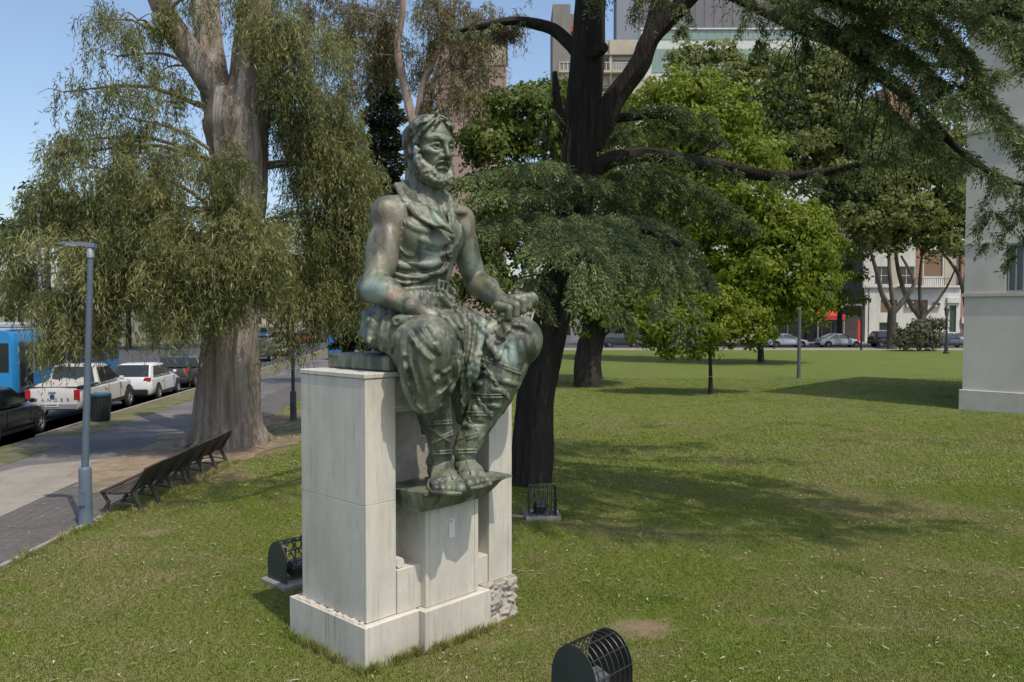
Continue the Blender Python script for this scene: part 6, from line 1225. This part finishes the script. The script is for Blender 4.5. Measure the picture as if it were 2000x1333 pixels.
# red feather banner by the shop
p=gnd(1674,681); t=thing('feather_banner','narrow red feather banner standing by the dark shop','banner',p); MB().tube([(0,0,0),(0,0,2.9)],.02,6).build('mast',bk,t); MB().prism([(.02,0,.7),(.42,0,.8),(.5,0,2.2),(.35,0,2.7),(.02,0,2.9)],(0,.015,0)).build('cloth',redp,t)
# blue street box and rail behind the pedestal corner
p=gnd(655,703); t=thing('street_box','blue street box on the far pavement behind the pedestal','box',p); bb=mat('box_blue',(.03,.14,.34),rough=.5); MB().cbox((-.5,-.4,.15),(.5,.4,2.1),.06).build('body',bb,t); MB().box((-.52,-.42,0),(.52,.42,.149)).build('plinth',bk,t); MB().cbox((-.55,-.45,2.1),(.55,.45,2.2),.03).build('lid',bb,t)
for k,px in enumerate((668,676,684)): pole(px,705,2.3,.06,('first','second','third')[k]+' thin black post right of the blue street box',bk)
# ------------------------------------------------------------------ vehicles (local frame: +y is forward)
tyre_m=mat('tyre',(.018,.018,.019),rough=.85); rim_m=mat('rim',(.34,.35,.36),rough=.35,metal=.5); arch_m=mat('arch_dark',(.012,.012,.013),rough=.9); red_l=mat('tail_red',(.38,.015,.02),rough=.2); white_l=mat('head_lens',(.62,.64,.66),rough=.12); car_glass=mat('car_glass',(.018,.024,.026),rough=.06,spec=.7); plate_m=mat('plate_white',(.6,.6,.6),rough=.4); trim=mat('trim_black',(.02,.02,.022),rough=.5); chrome=mat('chrome',(.55,.56,.57),rough=.18,metal=.8)
def paint(name,c): return mat('paint_'+name,c,tuple(v*.93 for v in c),scale=1.2,rough=.28,coat=.5,spec=.5)
WC={}
def wheel(t,x,y,r,sx):
    key=round(r,3)
    if key not in WC:
        WC[key]=(MB().lathe([(r*.60,-.06),(r*.62,-.11),(r*.9,-.115),(r,-.09),(r,.09),(r*.9,.115),(r*.63,.11),(r*.61,.04)],n=24,axis='x').mesh('tyre'),None)
        mb=MB(); mb.lathe([(r*.64,-.03),(r*.64,.085),(r*.58,.105),(r*.56,.05)],n=24,axis='x')
        for k in range(5):
            a=2*math.pi*k/5; mb.prism([(.06,math.cos(a-.22)*r*.16,math.sin(a-.22)*r*.16),(.06,math.cos(a+.22)*r*.16,math.sin(a+.22)*r*.16),(.06,math.cos(a+.16)*r*.6,math.sin(a+.16)*r*.6),(.06,math.cos(a-.16)*r*.6,math.sin(a-.16)*r*.6)],(.035,0,0))
        mb.lathe([(r*.2,.05),(r*.2,.105),(.01,.11)],n=12,axis='x'); WC[key]=(WC[key][0],mb.mesh('rim')); WC[key][0].materials.append(tyre_m); WC[key][1].materials.append(rim_m)
    o=link(bpy.data.objects.new('wheel',None)); o.parent=t; o.location=(x,y,r); o.rotation_euler=(0,0,0 if sx>0 else math.pi)
    # a wheel is its tyre with the rim as a piece of it
    ty=link(bpy.data.objects.new('wheel',WC[key][0])); ty.parent=t; ty.location=(x,y,r); ty.rotation_euler=(0,0,0 if sx>0 else math.pi); rm=link(bpy.data.objects.new('rim',WC[key][1])); rm.parent=ty
    bpy.data.objects.remove(o)
def lerp_prof(prof,y): return float(np.interp(y,[p[0] for p in prof],[p[1] for p in prof]))
def car(label,loc,rz,pm,L=4.3,Wd=1.8,H=1.48,kind='hatch',cat_='car',name='parked_car',group=None,wr=.315,detail=True):
    t=thing(name,label,cat_,loc,rz,group); hw=Wd/2; hl=L/2
    # upper outline of the lower body (y, z) and plan half width (y, w)
    if kind=='hatch': top=[(-hl,.72),(-hl+.05,.92),(-hl+.2,.98),(hl-1.35,.96),(hl-1.1,.94),(hl-.35,.80),(hl-.08,.66),(hl,.5)]; cab=(-hl+.12,-hl+.62,hl-2.10,hl-1.18)
    elif kind=='sedan': top=[(-hl,.70),(-hl+.06,.92),(-hl+.5,.98),(hl-1.5,.95),(hl-1.25,.93),(hl-.4,.80),(hl-.08,.64),(hl,.5)]; cab=(-hl+.42,-hl+1.45,hl-2.25,hl-1.30)
    elif kind=='suv': top=[(-hl,.8),(-hl+.05,1.05),(-hl+.2,1.08),(hl-1.3,1.07),(hl-1.1,1.05),(hl-.35,.96),(hl-.06,.8),(hl,.55)]; cab=(-hl+.1,-hl+.45,hl-2.0,hl-1.2)
    else: top=[(-hl,1.02),(-hl+.02,1.10),(hl-1.6,1.12),(hl-1.4,1.10),(hl-.35,1.03),(hl-.08,.86),(hl,.6)]; cab=(-hl+1.62,-hl+1.72,hl-2.35,hl-1.50)
    wid=[(-hl,hw*.86),(-hl+.12,hw*.95),(-hl+.6,hw),(hl-.9,hw),(hl-.3,hw*.93),(hl,hw*.74)]
    zb0=.24 if kind in('hatch','sedan') else .36
    ys=sorted(set([-hl,-hl+.02,-hl+.05,-hl+.12,-hl+.2,-hl+.35,-hl+.5,-hl+.9,-.6,0,.6,hl-1.5,hl-1.3,hl-1.1,hl-.9,hl-.6,hl-.35,hl-.2,hl-.08,hl-.02,hl])); rings=[]
    for y in ys:
        zt=lerp_prof(top,y); w_=lerp_prof(wid,y); zb=zb0+(.10 if abs(y)>hl-.03 else 0)
        zs=[zb,zb+.10,zb+(zt-zb)*.45,zt-.10,zt-.02,zt+.012]; ws=[w_*.88,w_*.985,w_,w_*.965,w_*.86,w_*.3]
        half=[(w__,z__) for w__,z__ in zip(ws,zs)]; rings.append([Vector((a,y,b)) for a,b in half]+[Vector((-a,y,b)) for a,b in half[::-1]])
    body=MB().loft(rings).build('body',pm,t,True)
    r0,r1,f1,f0=cab; zt=lambda y:lerp_prof(top,y)-.015; cw=hw*.93; rw=hw*.72
    base=[(r0,cw*.90,zt(r0)),(r1 if kind!='pickup' else r0+.02,cw,zt(r1)),((r1+f1)/2,cw,zt((r1+f1)/2)),(f1,cw,zt(f1)),(f0,cw*.9,zt(f0))]
    roof=[(r1,rw*.95,H-.035),(r1+.05,rw,H-.02),((r1+f1)/2,rw*1.02,H),(f1-.05,rw,H-.03),(f1,rw*.96,H-.05)]
    rings=[]
    for (yb,wb,zb),(yr,wr_,zr) in zip(base,roof): rings.append([Vector((wb,yb,zb)),Vector((wr_*1.04,yr,zr-.05)),Vector((wr_*.8,yr,zr)),Vector((-wr_*.8,yr,zr)),Vector((-wr_*1.04,yr,zr-.05)),Vector((-wb,yb,zb))])
    MB().loft(rings).build('cabin',pm,t,True)
    def pane(pts,nrm,nm='window_pane'):
        n_=Vector(nrm).normalized(); P=[Vector(p)+n_*.036 for p in pts]; return MB().prism(P,n_*-.05).build(nm,car_glass,t)
    def on(sx,y,f):   # point on the cabin side at height fraction f
        wb=np.interp(y,[base[1][0],base[3][0]],[cw,cw]); zb=zt(y)+.03; zr=H-.10; return Vector((sx*(wb+(rw*1.03-wb)*f),y,zb+(zr-zb)*f))
    yr,yf=r1+.02,f1-.02; ym=(yr+yf)/2+(.12 if kind!='pickup' else .08)
    for sx in (-1,1):
        nn=(sx,0,.35); a=r0+(r1-r0)*.55; rear=[on(sx,max(r0+.30,a) if kind!='pickup' else r1+.06,.06),on(sx,ym-.04,.06),on(sx,ym-.06,.94),on(sx,r1+.12,.94)]
        pane(rear,nn); fy=f1+(f0-f1)*.78; pane([on(sx,ym+.04,.06),Vector((on(sx,fy,.06).x*.985,fy,on(sx,fy,.06).z)),on(sx,f1-.05,.94),on(sx,ym+.03,.94)],nn)
    for (yb,yr_,s,nm) in ((f0,f1,1,'windscreen'),(r0,r1,-1,'rear_window')):
        zb=zt(yb)+.04; wb=cw*.84; wt=rw*.92; d_=Vector((0,yr_-yb,H-zb)); n_=Vector((0,s*abs(d_.z),abs(d_.y)+.02)); e1=Vector((0,yb,zb)).lerp(Vector((0,yr_,H-.03)),.06); e2=Vector((0,yb,zb)).lerp(Vector((0,yr_,H-.03)),.90)
        pane([(wb,e1.y,e1.z),(wt,e2.y,e2.z),(-wt,e2.y,e2.z),(-wb,e1.y,e1.z)],n_,nm)
    wy0=-hl+(.80 if kind!='pickup' else 1.15); wy1=hl-.86
    for sx in (-1,1):
        for wy in (wy0,wy1):
            MB().lathe([(wr*1.17,-.06),(wr*1.17,.0),(wr*1.12,.006)],(0,0,0),28,'x').build('wheel_arch',arch_m,t); o=t.children[-1] if False else bpy.context.scene.objects[-1] if False else None
            ar=[c for c in t.children if c.name.startswith('wheel_arch')][-1]; ar.location=(sx*(hw-.004),wy,wr+.03); ar.rotation_euler=(0,0,0 if sx>0 else math.pi); wheel(t,sx*(hw-.072),wy,wr,sx)
        if detail:
            zt_=zt(0); MB().box((sx*hw-.004,ym-.006,zb0+.16),(sx*hw+.006,ym+.006,zt_-.05)).build('door_seam',trim,t); MB().box((sx*hw-.004,f0-.25,zb0+.16),(sx*hw+.006,f0-.238,zt_-.06)).build('door_seam',trim,t)
            MB().cbox((sx*(hw)-.02,-.0,0),(sx*(hw)+.02,.14,.03),.008).build('door_handle',pm,t); c=t.children; hnd=[k for k in c if k.name.startswith('door_handle')][-1]; hnd.location=(0,ym-.26,zt_-.18)
            mr=MB().cbox((-.06,-.05,-.06),(.10,.06,.07),.03).build('mirror',pm,t); mr.location=(sx*(hw+.03),f0-.28,zt_+.08)
            MB().box((sx*hw*.90-.02,wy0+wr*1.2,zb0-.03),(sx*hw*.985+.012,wy1-wr*1.2,zb0+.07)).build('sill_trim',trim,t)
        # lamps
        wt_=lerp_prof(wid,-hl+.06)
        if kind=='pickup': MB().cbox((-.09,-.035,-.17),(.09,.05,.17),.02).build('tail_lamp',red_l,t); k=[c for c in t.children if c.name.startswith('tail_lamp')][-1]; k.location=(sx*(wt_-.07),-hl+.015,.88)
        else: MB().prism([(0,0,-.07),(-.26,.0,-.03),(-.2,.0,.09),(.02,0,.10),(.04,0,.0)],(0,.1,0)).build('tail_lamp',red_l,t); k=[c for c in t.children if c.name.startswith('tail_lamp')][-1]; k.location=(sx*(wt_-.03),-hl+.02,.86 if kind!='suv' else .95); k.scale=(sx,1,1)
        MB().prism([(0,0,-.06),(-.32,.12,-.05),(-.30,.10,.05),(.02,-.22,.09)],(0,-.08,0)).build('head_lamp',white_l,t); k=[c for c in t.children if c.name.startswith('head_lamp')][-1]; k.location=(sx*(lerp_prof(wid,hl-.15)+.005),hl-.12,lerp_prof(top,hl-.2)-.12); k.scale=(sx,1,1)
    MB().cbox((-hw*.8,-hl-.03,zb0+.02),(hw*.8,-hl+.08,zb0+.24),.03).build('bumper_trim',trim if kind!='pickup' else alu,t); MB().cbox((-hw*.7,hl-.1,zb0+.05),(hw*.7,hl+.015,zb0+.26),.03).build('grille',trim,t)
    pl=MB().cbox((-.2,-hl-.05,.0),(.2,-hl-.03,.12),.004).build('number_plate',plate_m,t); pl.location.z=(.62 if kind!='pickup' else .48) if kind!='hatch' else .52
    for k in range(6): MB().box((-.16+k*.055,-hl-.053,.035),(-.12+k*.055,-hl-.051,.085)).build('plate_mark',trim,pl)
    return t,hl,hw
HD=ST_A+R(1.5)
def on_street(x,y): return Vector((x,y,.004))
car('black parked hatchback cut off by the left edge of the view',on_street(-15.0,23.25),HD,paint('black',(.018,.022,.024)),4.3,1.8,1.52,'hatch',group='vehicles parked along the avenue')
t,hl,hw=car('white pickup truck with a tarpaulin in its open bed','x' and on_street(-15.55,29.75),HD,paint('white_warm',(.60,.585,.55)),5.25,1.86,1.80,'pickup','pickup','pickup_truck',group='vehicles parked along the avenue',wr=.38)
# open bed: dark liner and a crumpled tarpaulin; raised letters across the tailgate
MB().box((-hw*.84,-hl+.07,1.06),(hw*.84,-hl+1.58,1.128)).build('bed_liner',trim,t)
MB().cbox((-hw*.97,-hl+.02,1.11),(-hw*.84,-hl+1.6,1.17),.02).build('bed_rail',trim,t); MB().cbox((hw*.84,-hl+.02,1.11),(hw*.97,-hl+1.6,1.17),.02).build('bed_rail',trim,t)
g_=MB(); nx_,ny_=12,16
for i in range(nx_):
    for j in range(ny_):
        x=-hw*.75+1.5*hw*i/(nx_-1); y=-hl+.25+1.3*j/(ny_-1); ed=min(i,nx_-1-i,j,ny_-1-j); g_.v.append((x,y,1.13+(.16+.06*math.sin(i*1.3+j*.7)+TR.uniform(-.03,.03))*min(1,ed/2)))
for i in range(nx_-1):
    for j in range(ny_-1): a=i*ny_+j; g_.f.append((a,a+ny_,a+ny_+1,a+1))
tp=g_.build('tarpaulin',mat('tarp',(.42,.40,.36),(.34,.32,.29),scale=4,rough=.8),None,True); tp.location=t.location; tp.rotation_euler=t.rotation_euler; tag(tp,'crumpled pale tarpaulin lying in the bed of the white pickup','tarpaulin')
MB().cbox((-.12,-hl-.03,.93),(.12,-hl-.005,.99),.012).build('tailgate_handle',chrome,t); MB().lathe([(.075,-hl-.02),(.075,-hl-.005)],(0,0,.82),16,'y').build('badge',mat('badge_blue',(.03,.06,.16),rough=.3),t)
for k,chv in enumerate('RANGER'):
    cu=bpy.data.curves.new('letter','FONT'); cu.body=chv; cu.size=.16; cu.extrude=.006; cu.align_x='CENTER'; tmp=link(bpy.data.objects.new('letter_tmp',cu)); dg=bpy.context.evaluated_depsgraph_get(); me=bpy.data.meshes.new_from_object(tmp.evaluated_get(dg)); bpy.data.objects.remove(tmp)
    me.materials.clear(); o=mesh_obj('tailgate_letter',me,chrome,t); o.location=(-.50+k*.20,-hl-.008,.66); o.rotation_euler=(math.pi/2,0,0)
car('white hatchback parked ahead of the white pickup',on_street(-15.85,35.5),HD,paint('white',(.66,.67,.68)),4.28,1.82,1.50,'hatch',group='vehicles parked along the avenue')
car('dark grey car parked ahead of the white hatchback',on_street(-16.5,41.2),HD,paint('dark',(.03,.033,.036)),4.4,1.8,1.48,'hatch',group='vehicles parked along the avenue')
for (px,py,lab,c,k_,L_) in ((512,704,'dark green estate car seen just right of the eucalyptus trunk',(.03,.045,.042),'suv',4.5),(548,694,'white hatchback far down the avenue beside the dark estate',(.6,.62,.64),'hatch',4.2),(590,670,'red car far down the avenue behind the leaves',(.34,.03,.03),'sedan',4.4),(520,664,'dark blue car facing us far down the avenue',(.02,.06,.16),'suv',4.4),(546,655,'white van-like car behind the dark blue car',(.6,.6,.62),'suv',4.6),(600,649,'silver car at the end of the avenue',(.42,.45,.48),'hatch',4.2),(620,668,'yellow and black taxi far down the avenue',(.10,.085,.02),'sedan',4.4)):
    p=gnd(px,py); car(lab,p,HD+(math.pi if 'facing' in lab else 0),paint(lab.split()[0]+lab.split()[1],c),L_,1.8,1.5 if k_!='suv' else 1.7,k_,name='distant_car',group='cars far down the avenue',detail=False)
# far street on the right
for (px,lab,c,k_,y,L_) in ((1537,'white hatchback on the far street left of the lamp column',(.66,.67,.69),'hatch',86.2,4.3),(1640,'silver sedan on the far street below the red awning',(.46,.49,.52),'sedan',86.2,4.6),(1742,'dark car on the far street behind the plane tree trunk',(.025,.027,.03),'suv',86.4,4.5),(1852,'blue-grey sedan on the far street behind the lantern post',(.07,.095,.13),'sedan',86.0,4.6),(1213,'dark teal car on the far street left of the young tree',(.03,.05,.055),'hatch',86.5,4.2),(1308,'black car on the far street hidden behind the young tree crown',(.02,.02,.022),'suv',86.5,4.4),(1868,'second silver car just behind the blue-grey sedan',(.45,.47,.48),'hatch',92.5,4.3)):
    car(lab,Vector((at(px,640,y).x,y,.0)),-math.pi/2,paint(lab.split()[0]+lab.split()[1],c),L_,1.8,1.48 if k_!='suv' else 1.72,k_,group='cars on the far street')
# --- city bus
bx,by=on_street(-21.9,38.5).xy; t=thing('city_bus','bright blue city bus half hidden by eucalyptus leaves at left','bus',(bx,by,0),HD); bl=paint('bus_blue',(.02,.22,.50)); bg=mat('bus_roof',(.32,.35,.40),(.28,.31,.35),scale=2,rough=.5); W2=1.27; Lb=11.5
sec=[(W2*.97,.35),(W2,.6),(W2,2.2),(W2*.97,2.65),(W2*.86,2.86),(W2*.5,2.93)]
rings=[[Vector((a*s,y,b)) for a,b in sec]+[Vector((-a*s,y,b)) for a,b in sec[::-1]] for y,s in ((-Lb/2,.93),(-Lb/2+.12,.99),(-Lb/2+.4,1),(Lb/2-.4,1),(Lb/2-.12,.99),(Lb/2,.93))]
MB().loft(rings).build('body',bl,t,True); MB().cbox((-W2*.82,-Lb/2+.3,2.88),(W2*.82,Lb/2-.3,2.97),.03).build('roof',bg,t); MB().cbox((-.8,-4.2,2.97),(.8,-1.6,3.2),.06).build('air_unit',bg,t); MB().cbox((-.75,1.2,2.97),(.75,3.4,3.18),.06).build('air_unit',bg,t)
for s in (-1,1):
    for k in range(6):
        y0=-Lb/2+1.75+k*1.58
        MB().cbox((s*W2-.012,y0,1.18),(s*W2+.010,y0+1.46,2.28),.01).build('window_pane',car_glass,t)
    for y0 in (-Lb/2+.42,):
        d=MB().cbox((s*W2-.012,y0,.42),(s*W2+.012,y0+1.2,2.42),.01).build('door',mat('bus_door',(.05,.055,.06),rough=.4),t)
        for q_ in (0,1): MB().box((s*(W2+.0135)-.003,y0+.06+q_*.6,.6),(s*(W2+.0135)+.003,y0+.54+q_*.6,2.3)).build('pane',car_glass,d)
    for wy in (-Lb/2+2.6,Lb/2-3.0): wheel(t,s*(W2-.12),wy,.48,s)
MB().cbox((-W2*.85,-Lb/2-.012,1.2),(W2*.85,-Lb/2+.03,2.4),.02).build('windscreen',car_glass,t); MB().cbox((-W2*.85,Lb/2-.03,1.4),(W2*.85,Lb/2+.012,2.4),.02).build('rear_window',car_glass,t)
# ------------------------------------------------------------------ grass, fallen leaves, petals
QR=np.random.default_rng(77)
def tuft(name,nb,rad,hmin,hmax,wd,seed):
    r=np.random.default_rng(seed); a=r.uniform(0,6.28,nb); d=rad*np.sqrt(r.random(nb)); b=np.stack([np.cos(a)*d,np.sin(a)*d,np.zeros(nb)],1); az=r.uniform(0,6.28,nb); hh=r.uniform(hmin,hmax,nb); ln=r.uniform(.15,.9,nb)
    dr=np.stack([np.cos(az),np.sin(az),np.zeros(nb)],1); sd_=np.stack([-np.sin(az),np.cos(az),np.zeros(nb)],1)
    tip=b+dr*(hh*ln)[:,None]+np.array([0,0,1.0])*hh[:,None]; mid=b+dr*(hh*ln*.35)[:,None]+np.array([0,0,.6])*hh[:,None]
    w_=wd*r.uniform(.7,1.3,nb)[:,None]
    V=np.stack([b-sd_*w_,b+sd_*w_,mid+sd_*w_*.8,tip,mid-sd_*w_*.8],1).reshape(-1,3); n=np.arange(nb)*5
    F_=[tuple(x) for x in np.stack([n,n+1,n+2,n+4],1)]+[tuple(x) for x in np.stack([n+4,n+2,n+3],1)]
    me=bpy.data.meshes.new(name); me.from_pydata(V.tolist(),[],F_); a_=me.attributes.new('rnd','FLOAT','POINT'); a_.data.foreach_set('value',np.repeat(r.random(nb),5).astype(np.float32)); return me
def grass_mat():
    m=bpy.data.materials.new('grass_blade'); m.use_nodes=True; nt=m.node_tree; nt.nodes.clear(); L,noise,ramp,mix=mix_nodes(nt); o=N(nt,'OutputMaterial'); b=N(nt,'BsdfPrincipled'); t=N(nt,'BsdfTranslucent'); mx=N(nt,'MixShader'); mx.inputs[0].default_value=.3
    g=N(nt,'NewGeometry'); at_=N(nt,'Attribute',attribute_name='rnd'); c=mix(at_.outputs['Fac'],(.175,.226,.032),(.275,.306,.068)); c=mix(ramp(noise(g.outputs['Position'],.33,6,.65),.42,.66),c,(.27,.265,.105)); c=mix(ramp(noise(g.outputs['Position'],1.5,5),.52,.72),c,(.170,.235,.034)); c=mix(ramp(noise(g.outputs['Position'],.21,7,.7),.50,.64),c,(.32,.28,.135)); c=mix(ramp(noise(g.outputs['Position'],.55,4,.6),.56,.70),c,(.125,.185,.028))
    b.inputs['Roughness'].default_value=.6; b.inputs['Specular IOR Level'].default_value=.25; L(c,b.inputs['Base Color']); L(c,t.inputs['Color']); L(b.outputs[0],mx.inputs[1]); L(t.outputs[0],mx.inputs[2]); L(mx.outputs[0],o.inputs[0]); return m
GM=grass_mat()
def scatter(name,pts,me,m,smin,smax):
    """one object: points carrying copies of one tuft"""
    src=bpy.data.objects.new(name+'_tuft',me); me.materials.append(m)
    pm=bpy.data.meshes.new(name); pm.vertices.add(len(pts)); pm.vertices.foreach_set('co',np.ascontiguousarray(pts,dtype=np.float32).ravel()); o=link(bpy.data.objects.new(name,pm))
    ng=bpy.data.node_groups.new(name,'GeometryNodeTree'); ng.interface.new_socket('Geometry',in_out='INPUT',socket_type='NodeSocketGeometry'); ng.interface.new_socket('Geometry',in_out='OUTPUT',socket_type='NodeSocketGeometry')
    gi=ng.nodes.new('NodeGroupInput'); go=ng.nodes.new('NodeGroupOutput'); ip=ng.nodes.new('GeometryNodeInstanceOnPoints'); oi=ng.nodes.new('GeometryNodeObjectInfo'); oi.inputs[0].default_value=src; oi.inputs['As Instance'].default_value=True
    rv=ng.nodes.new('FunctionNodeRandomValue'); rv.data_type='FLOAT_VECTOR'; rv.inputs[0].default_value=(-.12,-.12,0); rv.inputs[1].default_value=(.12,.12,6.283); rs=ng.nodes.new('FunctionNodeRandomValue'); rs.inputs[2].default_value=smin; rs.inputs[3].default_value=smax; rs.inputs['Seed'].default_value=3
    mp=ng.nodes.new('GeometryNodeMeshToPoints'); L=ng.links.new; L(gi.outputs[0],mp.inputs[0]); L(mp.outputs[0],ip.inputs[0]); L(oi.outputs['Geometry'],ip.inputs['Instance']); L(rv.outputs[0],ip.inputs['Rotation']); L(rs.outputs[1],ip.inputs['Scale']); L(ip.outputs[0],go.inputs[0])
    md=o.modifiers.new('scatter','NODES'); md.node_group=ng; return o
def lawn_pts(n,y0,y1,keep=1.0):
    y=QR.uniform(y0,y1,int(n*3.2)); x=QR.uniform(-11,11,int(n*3.2))*(y/15+.45); ok=np.abs(x)<y*.66+2.6; x,y=x[ok],y[ok]
    path=np.array([sp(EDGE+.0,0)])  # edge of the walk in its turned frame
    ca,sa=math.cos(-ST_A),math.sin(-ST_A); lx=(x-ST_P.x)*ca-(y-ST_P.y)*sa+ST_P.x
    lx=np.where(y<14.3,x,lx); ok=lx>EDGE+.05
    u=(x-PO.x)*PA.x+(y-PO.y)*PA.y; v=(x-PO.x)*PN.x+(y-PO.y)*PN.y; ok&=~((u>-.09)&(u<2.24)&(v<.19)&(v>-1.35)&~((v>.09)&((u<.62)|(u>1.65))))
    ok&=~(soil_mask(x,y)+QR.normal(0,.26,len(x))>.40)
    ok&=~((np.abs(x-.745)<.3)&(np.abs(y-7.5)<.3)); bu=(x-BC.x)*PA.x+(y-BC.y)*PA.y; bv=-((x-BC.x)*PN.x+(y-BC.y)*PN.y); ok&=~((bu>-.05)&(bv<.1))
    x,y=x[ok][:n],y[ok][:n]; return np.stack([x,y,np.full(len(x),.0)],1)
gt1=tuft('grass_tuft',36,.085,.008,.027,.0030,1); gt2=tuft('grass_tuft_far',26,.14,.008,.028,.0065,2)
tag(scatter('lawn_grass',np.concatenate([lawn_pts(38000,6.2,11.5),lawn_pts(30000,11.5,17)]),gt1,GM,.75,1.35),'short mown green grass covering the near lawn','grass',kind='stuff')
tag(scatter('lawn_grass_far',np.concatenate([lawn_pts(26000,17,27),lawn_pts(18000,27,45)]),gt2,GM,.8,1.5),'mown grass of the far part of the lawn','grass',kind='stuff')
# longer blades along kerb, bench feet and pedestal
tp_=[]
for k in range(60): tp_.append((EDGE+.08+QR.normal(0,.05),QR.uniform(9,14.4),0))
for k in range(70): u=QR.uniform(-.1,1.65); tp_.append(tuple((PO+PA*u+PN*(.18 if u>.63 else .09)+Vector((0,0,0)))[:3]))
for k in range(40): v=QR.uniform(-1.3,.05); tp_.append(tuple((PO+PA*-.09+PN*v)[:3]))
for k in range(90): tp_.append((-6.70+QR.normal(0,.10),QR.uniform(14.2,19.6),0))
tag(scatter('edge_grass',np.array(tp_),tuft('edge_tuft',20,.05,.05,.15,.004,5),GM,.6,1.3),'longer tufts along the kerb, bench and pedestal foot','grass',kind='stuff')
# fallen eucalyptus leaves: narrow, curled, pale
def fallen(name,label,pts,ln,wd,m,curl=.25):
    n=len(pts); a=QR.uniform(0,6.28,n); d=np.stack([np.cos(a),np.sin(a),np.zeros(n)],1); s=np.stack([-np.sin(a),np.cos(a),np.zeros(n)],1); Ln=QR.uniform(*ln,n)[:,None]; W_=QR.uniform(*wd,n)[:,None]; z=np.array([0,0,1.0]); b=pts+z*QR.uniform(.024,.040,n)[:,None]; bend=s*Ln*QR.normal(0,curl,n)[:,None]
    V=np.stack([b-d*Ln*.5, b-d*Ln*.12+s*W_*.5+bend*.35+z*.008, b-d*Ln*.12-s*W_*.5+bend*.35+z*.008, b+d*Ln*.2+s*W_*.42+bend*.3+z*.010, b+d*Ln*.2-s*W_*.42+bend*.3+z*.010, b+d*Ln*.5-bend*.4],1).reshape(-1,3); i=np.arange(n)*6
    F_=np.concatenate([np.stack([i,i+2,i+1,i+1],1)[:,:3],np.stack([i+1,i+2,i+4],1),np.stack([i+1,i+4,i+3],1),np.stack([i+3,i+4,i+5],1)]); me=np_mesh(name,V,F_); at2=me.attributes.new('rnd','FLOAT','POINT'); at2.data.foreach_set('value',np.repeat(QR.random(n),6).astype(np.float32)); return tag(mesh_obj(name,me,m),label,'leaves',kind='stuff')
dry=leaf_mat('fallen_leaf',(.27,.25,.14),(.46,.43,.30),(.55,.53,.42),.15,.6)
lp=np.concatenate([lawn_pts(600,6.4,11),lawn_pts(760,11,17),lawn_pts(760,17,26)]); bed=np.stack([QR.normal(-7.6,1.5,620),QR.normal(20,3.4,620),np.full(620,-.005)],1); walk=np.stack([QR.uniform(-12.5,-7.4,240),QR.uniform(10,30,240),np.full(240,-.015)],1)
fallen('fallen_leaves','narrow pale eucalyptus leaves scattered over lawn and walk',np.concatenate([lp,bed,walk]),(.06,.15),(.009,.020),dry)
pet=leaf_mat('petal',(.42,.15,.12),(.52,.26,.21),(.46,.12,.09),.2,.6)
pp=[gnd(x,y) for x,y in ((880,1285),(930,1275),(900,1288),(985,1222),(998,1228),(1017,1093),(1036,1093),(1080,1108),(1116,1160),(1237,1178),(1101,1227),(1298,1217),(1450,1096),(1768,1172),(1381,1293),(1300,1215),(430,1057),(160,1085),(25,1140),(270,1052),(325,1048),(345,1037),(487,1006),(620,1030),(1190,945),(800,1320),(870,1300),(960,1245),(860,1292))]
fallen('fallen_petals','pinkish red petals dotted on the grass near the pedestal',np.array([tuple(p) for p in pp]),(.04,.075),(.02,.035),pet,.1)
